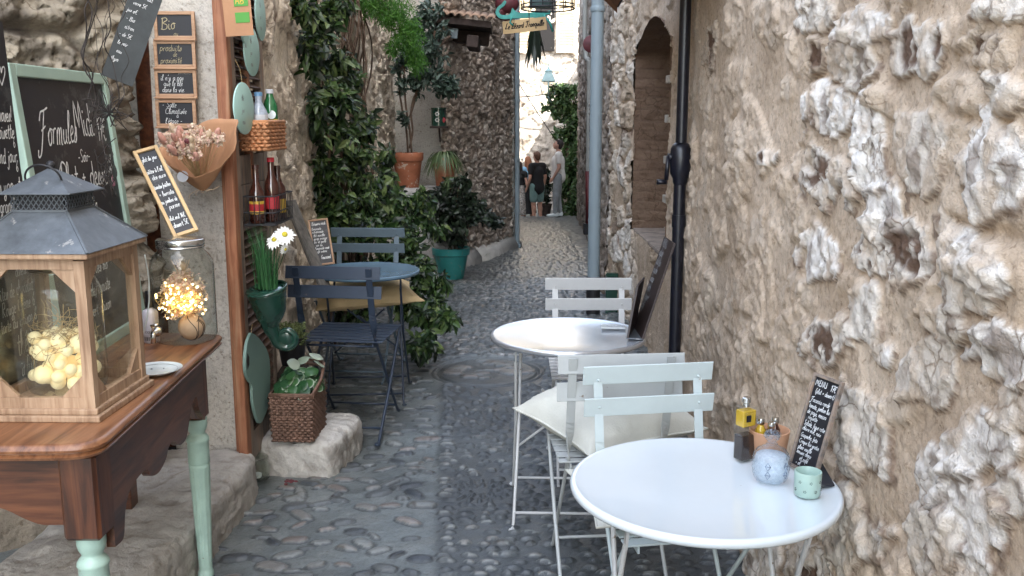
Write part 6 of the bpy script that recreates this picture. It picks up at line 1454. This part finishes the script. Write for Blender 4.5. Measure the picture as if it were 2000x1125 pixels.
for k in range(9):
    x = -.34 + k * .078; zz = .11 - x * .10; mb = MB(); n0 = 10
    y0 = -.30 + q.uniform(-.03, .03)
    for yy in (y0, .5):
        for j in range(n0): a = math.pi * j / (n0 - 1); mb.v.append((x + .042 * math.cos(a), yy, zz + .034 * math.sin(a) + (.12 if yy > 0 else 0) + q.uniform(-.002, .002)))
    for j in range(n0 - 1): mb.f.append((j, j + 1, n0 + j + 1, n0 + j))
    t_ = mb.build('roof_tile', 'tile', HD, smooth=True); t_.modifiers.new('s', 'SOLIDIFY').thickness = -.014
MB().box((-.09, -.05, -.03), (.075, .05, .10), m_).build('junction_box', 'pipe_grey', HD, bevel=.005)
# ledge with pots
tag(rockbox('planting_ledge', (-.98, 9.35, .40), (.86, .66, .92), 'pier_plaster', .02, 12, None, 30, 0, .12), 'plastered ledge carrying the terracotta pots in the alcove', 'ledge')
def flowerpot(name, label, loc, r, h, m, rim=True, group=None):
    o = thing(name, label, 'flower pot', loc, group=group); P = [(.001, 0), (r * .66, 0), (r * .68, .006), (r * .92, h * .76), (r, h * .78), (r * 1.02, h * .86), (r * 1.03, h * .985), (r, h), (r * .93, h), (r * .9, h * .88)]
    MB().lathe(P, 36, cap=False).build('pot', m, o, smooth=True, autos=45); MB().lathe([(.001, h * .9), (r * .92, h * .9)], 24, cap=False).build('soil', 'soil', o); return o
p = A_(796, 298, 9.35); flowerpot('terracotta_pot', 'large orange terracotta pot with the thin-stemmed grey-green tree', (p.x, p.y, .86), .155, p.z - .86, 'terracotta')
p2 = A_(868, 312, 9.2); flowerpot('terracotta_pot', 'dark terracotta pot under the spider plant', (p2.x, p2.y, .86), .12, p2.z - .86 + .02, 'terracotta')
p3 = onz(881, 543, -.02); flowerpot('turquoise_pot', 'bright turquoise plastic pot standing on the cobbles', (p3.x, p3.y, float(gz(p3.y)) + .005), .185, .315, 'turquoise')
p4 = A_(857, 246, 9.5); gc = thing('flower_tin', 'dark green tin with white flower pattern in the alcove', 'tin', p4)
MB().lathe([(.075, 0), (.075, .16), (.08, .165), (.08, .18), (.07, .18), (.07, .02)], 24).build('tin', 'green_glaze', gc, smooth=True, autos=40)
mb = MB()
for z in (.06, .12):
    for k in range(6): a = 1.047 * k; mb.ball((-.01 + .016 * math.cos(a), -.077, z + .016 * math.sin(a)), .007, 6, None, (1, .25, 1))
mb.build('flower_pattern', 'petal', gc); MB().ball((.055, -.055, .06), .02, 8, None, (1, .3, 1.3)).build('red_mark', 'red_label', gc)
MB().box((0, .02, -.012), (.17, .2, .02)).tube([(0, .05, -.02), (0, .15, -.16)], .01, 6).build('bracket', 'old_beam', gc)

# ============================================================= plants
def pxblobs(L_, k=1.0, dY=.18):
    out = []
    for px, py, Y, rx, ry, n in L_:
        p = A_(px, py, Y); s = Y / 1800; out.append((p.x, p.y, p.z, rx * s, max(rx, ry) * s * .6 + dY * .3, ry * s, int(n * k)))
    return out
VB = [(585, 12, 5.3, 32, 34, 200), (640, 40, 5.9, 60, 46, 420), (612, 95, 5.5, 36, 46, 260), (660, 120, 6.2, 46, 48, 340), (640, 185, 5.9, 46, 52, 380), (690, 175, 6.7, 26, 40, 160), (652, 255, 6.0, 46, 50, 380), (705, 240, 6.8, 34, 40, 200),
      (640, 330, 5.9, 34, 52, 320), (700, 320, 6.6, 52, 50, 380), (655, 405, 6.0, 48, 45, 420), (720, 390, 6.6, 66, 52, 560), (755, 320, 7.3, 34, 36, 180), (775, 420, 6.7, 46, 52, 380), (700, 450, 6.2, 70, 40, 520), (795, 470, 6.3, 38, 46, 300),
      (625, 215, 5.6, 20, 60, 120), (812, 385, 6.6, 34, 44, 220), (640, 470, 6.0, 50, 30, 260), (760, 500, 6.2, 50, 40, 360), (820, 530, 6.0, 34, 46, 300), (700, 540, 6.3, 90, 50, 520), (800, 590, 6.0, 46, 46, 320),
      (850, 560, 5.9, 30, 34, 150), (845, 610, 5.7, 42, 38, 240), (822, 670, 5.5, 30, 34, 200), (880, 612, 5.6, 22, 26, 90), (690, 620, 6.3, 70, 50, 260), (850, 430, 6.5, 30, 40, 140)]
vn_o = thing('climbing_vine', 'dense dark green climbing plant covering the left house wall and spilling to the cobbles', 'climbing plant', (-1.25, 6.2, 0))
P = blob(pxblobs(VB, 1.25)); P -= np.array(vn_o.location)
foliage('leaves', 'leaf_vine', P, vn_o, .062, .026, .75, (.25, -.35, 0), var=.45)
mb = MB(); q = random.Random(5)
for k in range(20):
    x = q.uniform(640, 760); Y = 1.30 * 1800 / (1000 - x) * .99; Y = min(Y, 7.6); pth = [Vector((-1.24 + q.uniform(-.02, .05), Y - .3, 0))]
    for j in range(1, 12): pth.append(Vector((-1.24 + q.uniform(-.02, .10), pth[-1].y + q.uniform(-.14, .14), j * .27)))
    mb.tube(catmull([p - vn_o.location for p in pth], 3), [.012 * (1 - i / 40) + .002 for i in range(34)], 5)
mb.build('stems', 'bark', vn_o, smooth=True)
fn = thing('hanging_fern', 'bright green feathery asparagus fern hanging at the top above the vine', 'fern', A_(760, -20, 7.6))
P = blob(pxblobs([(730, 5, 7.6, 44, 40, 2300), (775, 30, 7.6, 44, 46, 2600), (800, 75, 7.6, 34, 46, 2200), (815, 120, 7.6, 22, 34, 1000), (700, -10, 7.4, 30, 30, 900), (770, 95, 7.6, 16, 30, 500)])); P -= np.array(fn.location)
foliage('fronds', 'leaf_fern', P, fn, .034, .0055, .5)
tr = thing('potted_tree', 'slender grey-green leaved tree in the large terracotta pot', 'small tree', (A_(796, 298, 9.35).x, 9.35, 1.15))
mb = MB()
for pts in (((804, 298), (800, 250), (792, 200), (790, 130), (810, 60)), ((797, 298), (794, 255), (786, 215), (780, 160), (795, 90)), ((800, 230), (815, 180), (835, 120), (850, 60)), ((800, 290), (806, 255), (803, 215), (820, 170), (870, 140)), ((830, 130), (860, 90), (880, 70))):
    mb.tube([Vector(p) - tr.location for p in catmull([A_(x, y, 9.3) for x, y in pts], 4)], .011, 6)
mb.build('trunk', 'bark', tr, smooth=True)
P = blob(pxblobs([(820, 60, 9.3, 34, 34, 420), (845, 100, 9.3, 34, 36, 460), (800, 110, 9.3, 30, 40, 380), (830, 150, 9.3, 36, 30, 420), (860, 165, 9.2, 34, 22, 260), (800, 170, 9.3, 28, 24, 220), (790, 225, 9.2, 14, 20, 60), (880, 175, 9.2, 20, 16, 90), (835, 25, 9.3, 30, 26, 240), (780, 135, 9.3, 20, 30, 180), (865, 60, 9.2, 14, 20, 60)])); P -= np.array(tr.location)
foliage('leaves', 'leaf_grey', P, tr, .058, .026, .1)
def arching(name, label, c, n, L_, w, m, up=.6, seed=1, down=False, cat='plant', lo=.6):
    o = thing(name, label, cat, c); q = random.Random(seed); mb = MB(); lv = []
    for k in range(n):
        a = q.random() * 6.283; l = L_ * q.uniform(lo, 1.1); d = Vector((math.cos(a), math.sin(a), 0)); b = d * q.uniform(0, .03); sd = Vector((-d.y, d.x, 0)); u = up * q.uniform(.5, 1.3); n0 = len(mb.v); ww = w * q.uniform(.7, 1.2)
        for i in range(8):
            t = i / 7; r = l * (.65 * t if not down else .25 * t); z = (l * (u * t - (u + .45) * t * t * 1.1)) if not down else -l * t
            p = b + d * r + Vector((0, 0, z)); s = ww * .5 * (math.sin(math.pi * min(1, t * .9 + .12)) ** .6) * (1 - t ** 5); mb.v += [tuple(p - sd * s), tuple(p + sd * s)]; lv += [k % 7 / 7 * .6 + .4 * q.random()] * 2
        for i in range(7): e = n0 + 2 * i; mb.f.append((e, e + 1, e + 3, e + 2))
    x = mb.build('leaves', m, o, smooth=True); at2 = x.data.attributes.new('lv', 'FLOAT', 'POINT'); at2.data.foreach_set('value', np.array(lv, np.float32)); return o
arching('spider_plant', 'spider plant with arching striped leaves in the dark terracotta pot', (p2.x, p2.y, p2.z + .02), 170, .36, .016, 'leaf_spider', .9, 3)
arching('grassy_plant', 'fine grassy tuft hanging between the spider plant and the turquoise pot', tuple(A_(888, 352, 9.0)), 110, .26, .010, 'leaf_spider', .8, 5)
sh_ = thing('potted_shrub', 'very dark leafy shrub growing from the turquoise pot', 'shrub', (p3.x, p3.y, .25))
P = blob(pxblobs([(880, 430, 8.9, 42, 46, 520), (905, 400, 8.9, 44, 40, 460), (870, 390, 8.9, 30, 36, 300), (930, 415, 8.9, 34, 30, 320), (955, 430, 8.8, 22, 18, 150), (880, 465, 8.9, 36, 22, 260), (905, 370, 8.9, 26, 26, 160), (860, 440, 8.9, 24, 26, 160)])); P -= np.array(sh_.location)
foliage('leaves', 'leaf_dark', P, sh_, .062, .034, .3)
mb = MB(); q = random.Random(9)
for k in range(12): e = Vector(P[q.randrange(len(P))]); mb.tube(catmull([Vector((q.uniform(-.05, .05), q.uniform(-.05, .05), 0)), e * .5 + Vector((0, 0, .05)), e], 4), .006, 5)
mb.build('branches', 'bark', sh_, smooth=True)
arching('hanging_agave', 'long dark strap leaves hanging down behind the shop sign', tuple(A_(1045, 40, 12.0)), 34, .62, .055, 'leaf_dark', .3, 4, True, lo=.35)
fb = thing('far_creeper', 'dark green creeper bush on the wall at the lane end, right of the street lamp', 'climbing plant', (1.6, 24.5, -.9))
P = blob(pxblobs([(1100, 178, 24.4, 28, 20, 420), (1075, 195, 24.6, 14, 20, 120), (1110, 200, 24.4, 28, 30, 520), (1118, 240, 24.4, 24, 34, 480), (1122, 290, 24.4, 22, 40, 420), (1115, 340, 24.4, 24, 44, 420), (1118, 395, 24.4, 22, 36, 300), (1062, 208, 24.6, 10, 10, 60), (1128, 170, 24.2, 20, 20, 200), (1085, 215, 24.5, 16, 20, 160), (1100, 262, 24.5, 22, 26, 300), (1108, 312, 24.5, 22, 30, 340), (1106, 362, 24.5, 20, 30, 300), (1108, 405, 24.5, 20, 24, 240), (1125, 260, 24.1, 12, 60, 300), (1126, 370, 24.1, 10, 50, 240)])); P -= np.array(fb.location)
foliage('leaves', 'leaf_far', P, fb, .12, .06, .3)
mb = MB(); 
for x in (1112, 1120, 1128): mb.tube(catmull([A_(x + 4, 425, 24.5) - fb.location, A_(x - 3, 320, 24.5) - fb.location, A_(x, 220, 24.5) - fb.location], 4), .05, 6)
mb.build('trunk', 'bark', fb, smooth=True)
s2 = thing('far_shrub', 'low dark shrub between the far walkers', 'shrub', (.85, 24.2, -.96)); P = blob(pxblobs([(1062, 345, 24.2, 14, 16, 260), (1066, 372, 24.2, 16, 22, 200)])); P -= np.array(s2.location); foliage('leaves', 'leaf_dark', P, s2, .11, .055, .2)
MB().lathe([(.14, 0), (.2, .34), (.22, .36), (.2, .36), (.18, .3)], 16).build('pot', 'old_beam', s2)
pl_ = A_(1071, 160, 24.2); SL = thing('street_lamp', 'pale green wall street lamp in front of the sunlit wall', 'street lamp', pl_)
MB().lathe([(.24, 0), (.25, .02), (.15, .20), (.13, .26), (.15, .27), (.05, .33), (.02, .38), (.012, .48)], 4, m=Matrix.Rotation(R(45), 3, 'Z')).build('lamp_roof', 'lamp_green', SL, bevel=.005)
MB().lathe([(.22, 0), (.15, -.34), (.05, -.38)], 4, m=Matrix.Rotation(R(45), 3, 'Z')).build('glass', 'glass', SL)
mb = MB(); [mb.tube([(.22 * math.cos(a), .22 * math.sin(a), 0), (.15 * math.cos(a), .15 * math.sin(a), -.34)], .012, 5) for a in (0, 1.57, 3.14, 4.71)]; mb.tube(catmull([(0, 0, -.38), (.1, .2, -.5), (.5, .4, -.45), (.8, .5, -.2)], 5), .022, 6); mb.build('bracket', 'lamp_green', SL, smooth=True)
for k, (a, b) in enumerate((((1010, 158), (1130, 335)), ((1010, 190), (1128, 168)))):
    tag(MB().tube(catmull([A_(*a, 25.8), (A_(*a, 25.8) + A_(*b, 25.4)) / 2 - Vector((0, 0, .06)), A_(*b, 25.4)], 5), .014, 5).build('overhead_cable', 'iron_dark', None), ('dark cable sloping down across the sunlit wall to the creeper', 'nearly level thin cable crossing the sunlit wall at lamp height')[k], 'cable')
# ============================================================= people at the end of the lane
def capsule(mb, a, b, ra, rb_, n=14, flat=1.0, fd=None):
    """tapered limb with round ends"""
    a = Vector(a); b = Vector(b); d = b - a; l = max(d.length, 1e-4); q = d.to_track_quat('Z', 'Y').to_matrix()
    pr = [(max(.001, ra * math.sin(t)), -ra * math.cos(t)) for t in np.linspace(0.05, math.pi / 2, 6)] + [(max(.001, rb_ * math.cos(t)), l + rb_ * math.sin(t)) for t in np.linspace(0, math.pi / 2 - .05, 6)]
    mb.lathe(pr, n, a, q)
def person(label, loc, face, H_=1.78, J=None, skin='skin', clothes=(), hair='hair_brown', long_hair=False, woman=False, shoe='white_ceramic', head_tilt=0, group=None):
    """local frame: x right, y forward; J overrides joints (fractions of height)"""
    o = thing('person', label, 'person', loc, R(face)); k = H_ / 1.78
    j = dict(pelvis=(0, 0, .96), waist=(0, .01, 1.10), chest=(0, .01, 1.30), neck=(0, 0, 1.49), head=(0, .02, 1.655),
             shL=(-.185, 0, 1.44), shR=(.185, 0, 1.44), elL=(-.235, -.02, 1.15), elR=(.235, -.02, 1.15), wrL=(-.24, .06, .91), wrR=(.24, .06, .91),
             hiL=(-.09, 0, .93), hiR=(.09, 0, .93), knL=(-.10, .02, .50), knR=(.10, .02, .50), anL=(-.10, -.02, .09), anR=(.10, -.02, .09))
    j.update(J or {}); j = {a: Vector(b) * k for a, b in j.items()}; s = .92 if woman else 1.0
    mb = MB(); E = k * s
    capsule(mb, j['pelvis'] + Vector((-.05 * k, 0, 0)), j['pelvis'] + Vector((.05 * k, 0, 0)), .115 * E, .115 * E); capsule(mb, j['pelvis'], j['waist'], .135 * E, .125 * E); capsule(mb, j['waist'], j['chest'], .125 * E, .145 * E)
    capsule(mb, j['shL'].lerp(j['shR'], .2), j['shL'].lerp(j['shR'], .8), .075 * E, .075 * E); capsule(mb, j['chest'], j['neck'] - Vector((0, 0, .07 * k)), .14 * E, .08 * E); capsule(mb, j['neck'] - Vector((0, 0, .04 * k)), j['neck'].lerp(j['head'], .5), .054 * E, .052 * E)
    ht = Matrix.Rotation(R(head_tilt), 3, 'X'); hc = j['head']
    mb.ball(hc + ht @ Vector((0, 0, .01 * k)), .098 * k, 16, ht, (.80, .98, 1.15)); mb.ball(hc + ht @ Vector((0, .03 * k, -.045 * k)), .062 * k, 12, ht, (.85, 1, 1.05))
    mb.ball(hc + ht @ Vector((0, .103 * k, -.012 * k)), .018 * k, 8, ht, (.7, 1, 1.3)); mb.ball(hc + ht @ Vector((0, .093 * k, -.052 * k)), .018 * k, 8, ht, (1.3, .6, .6))
    for sx in (-1, 1):
        mb.ball(hc + ht @ Vector((sx * .08 * k, -.002, -.005 * k)), .026 * k, 8, ht, (.4, .8, 1.2))
        S, El, Wr, Hi, Kn, An = (j[q + ('L' if sx < 0 else 'R')] for q in ('sh', 'el', 'wr', 'hi', 'kn', 'an'))
        capsule(mb, S, El, .055 * E, .042 * E); capsule(mb, El, Wr, .042 * E, .028 * E); capsule(mb, Hi, Kn, .088 * E, .060 * E); capsule(mb, Kn, An, .058 * E, .038 * E)
        mb.ball(Kn.lerp(An, .3) + Vector((0, -.02 * k, 0)), .055 * E, 8, None, (.9, .9, 1.8))
        capsule(mb, An + Vector((0, -.02, -.03)) * k, An + Vector((0, .15, -.055)) * k, .038 * k, .030 * k)
        fd = (Wr - El).normalized(); pc = Wr + fd * .05 * k; capsule(mb, Wr, pc, .024 * k, .030 * k)
        for f, ln in ((-.026, .062), (-.009, .075), (.009, .078), (.024, .064)):
            b = pc + Vector((0, f * k, 0)) + fd * .02 * k; c = b + fd * ln * .55 * k; capsule(mb, b, c, .0095 * k, .009 * k, 8); capsule(mb, c, c + (fd + Vector((-sx * .35, .1, 0))).normalized() * ln * .5 * k, .009 * k, .0075 * k, 8)
        b = Wr + fd * .025 * k + Vector((0, .024 * k, 0)); capsule(mb, b, b + (fd + Vector((0, .7, 0))).normalized() * .055 * k, .011 * k, .008 * k, 8)
    body = mb.build('body', skin, o, smooth=True); rm = body.modifiers.new('join', 'REMESH'); rm.mode = 'VOXEL'; rm.voxel_size = .0085; rm.use_smooth_shade = True; sm = body.modifiers.new('s', 'SMOOTH'); sm.iterations = 2
    def garment(name, m, fn, vox=.012, it=4):
        g = MB(); fn(g, j, k, E); x = g.build(name, m, o, smooth=True); r_ = x.modifiers.new('join', 'REMESH'); r_.mode = 'VOXEL'; r_.voxel_size = vox; r_.use_smooth_shade = True; s_ = x.modifiers.new('s', 'SMOOTH'); s_.iterations = it
    for name, m, fn in clothes: garment(name, m, fn)
    def hairf(g, j, k, E):
        g.ball(hc + ht @ Vector((0, -.022 * k, .035 * k)), .102 * k, 14, ht, (.86, .96, 1.06)); g.ball(hc + ht @ Vector((0, -.055 * k, -.01 * k)), .075 * k, 10, ht, (1, .7, 1))
        g.ball(hc + ht @ Vector((0, .04 * k, .088 * k)), .058 * k, 10, ht, (1.1, .9, .6))
        if long_hair: capsule(g, hc + Vector((0, -.05 * k, 0)), hc + Vector((0, -.085 * k, -.24 * k)), .085 * k, .055 * k); [capsule(g, hc + Vector((sx * .06 * k, -.03 * k, 0)), hc + Vector((sx * .075 * k, -.03 * k, -.2 * k)), .045 * k, .03 * k) for sx in (-1, 1)]
    garment('hair', hair, hairf, .012, 1)
    mb = MB(); [mb.ball(hc + ht @ Vector((sx * .031 * k, .088 * k, .012 * k)), .011 * k, 6) for sx in (-1, 1)]; mb.build('eyes', 'hair_dark', o)
    return o
def tee(sl=.55, hem=-.02, loose=.022):
    def f(g, j, k, E):
        capsule(g, j['pelvis'] + Vector((0, 0, hem)) * k, j['waist'], .15 * E + loose, .14 * E + loose * .6); capsule(g, j['waist'], j['chest'], .14 * E + loose * .6, .152 * E + .01); capsule(g, j['chest'], j['neck'] - Vector((0, 0, .095 * k)), .15 * E, .095 * E)
        capsule(g, j['shL'].lerp(j['shR'], .15), j['shL'].lerp(j['shR'], .85), .085 * E, .085 * E)
        for s in 'LR': capsule(g, j['sh' + s], j['sh' + s].lerp(j['el' + s], sl), .07 * E + .006, .062 * E + .004)
    return f
def trousers(low=1.0, loose=.014, ll=1.0):
    def f(g, j, k, E):
        capsule(g, j['pelvis'] + Vector((-.055 * k, 0, 0)), j['pelvis'] + Vector((.055 * k, 0, 0)), .125 * E, .125 * E)
        for s in 'LR':
            h, kn, an = j['hi' + s], j['kn' + s], j['an' + s]
            if low < 1: capsule(g, h, h.lerp(kn, low * 1.0), .098 * E + loose, .082 * E + loose)
            else: capsule(g, h, kn, .098 * E + loose, .068 * E + loose); capsule(g, kn, kn.lerp(an, .93), .068 * E + loose, .046 * E + loose)
    return f
def shoes(g, j, k, E):
    for s in 'LR': a = j['an' + s]; capsule(g, a + Vector((0, -.03, -.045)) * k, a + Vector((0, .17, -.06)) * k, .048 * k, .038 * k); capsule(g, a + Vector((0, -.02, 0)) * k, a + Vector((0, .03, -.03)) * k, .045 * k, .045 * k)
def skirt(g, j, k, E): 
    g.lathe([(.15 * k, 1.1 * k), (.18 * k, .9 * k), (.22 * k, .55 * k), (.24 * k, .25 * k), (.20 * k, .25 * k)], 24)
gy1, gy2 = float(gz(21.75)), -.962
person('man in a white t-shirt and light grey trousers looking up, white trainers', (A_(1090, 422, 21.75).x, 21.75, gy1), 83, 1.79, dict(head=(0, .015, 1.66), elL=(-.22, -.03, 1.15), elR=(.22, -.0, 1.14), wrL=(-.20, .10, .93), wrR=(.20, .13, .93), knL=(-.09, .05, .50), anL=(-.09, .06, .09), anR=(.09, -.04, .09)), hair='hair_dark', head_tilt=26,
       clothes=(('t_shirt', 'cloth_white', tee(.55, -.03, .024)), ('trousers', 'cloth_grey', trousers()), ('shoes', 'white_ceramic', shoes)))
person('man in a black t-shirt and grey-green shorts seen from behind, short brown hair', (A_(1049, 400, 22.7).x, 22.7, gy2), 35, 1.76, dict(head=(-.01, .01, 1.655), wrL=(-.25, .08, .92), elL=(-.24, -.03, 1.15)),
       clothes=(('t_shirt', 'cloth_black', tee(.6, -.06, .035)), ('shorts', 'cloth_teal', trousers(.72, .02)), ('shoes', 'cloth_black', shoes)))
person('red-haired woman in a light blue top and long dark skirt beside the man in black', (A_(1031, 400, 23.0).x, 23.0, gy2), 20, 1.63, dict(elR=(.2, .1, 1.2), wrR=(.1, .25, 1.3)), hair='hair_red', woman=True, long_hair=True,
       clothes=(('top', 'cloth_blue', tee(.9, .02, .02)), ('skirt', 'cloth_black', skirt)))
person('dark-haired person in black with a patterned skirt, half hidden by the corner pipes', (A_(1014, 400, 22.9).x, 22.9, gy2), -20, 1.52, dict(wrR=(.16, .2, 1.0)), hair='hair_dark', woman=True, long_hair=True,
       clothes=(('top', 'cloth_black', tee(.3, .02, .02)), ('skirt', 'cloth_pattern', skirt)))
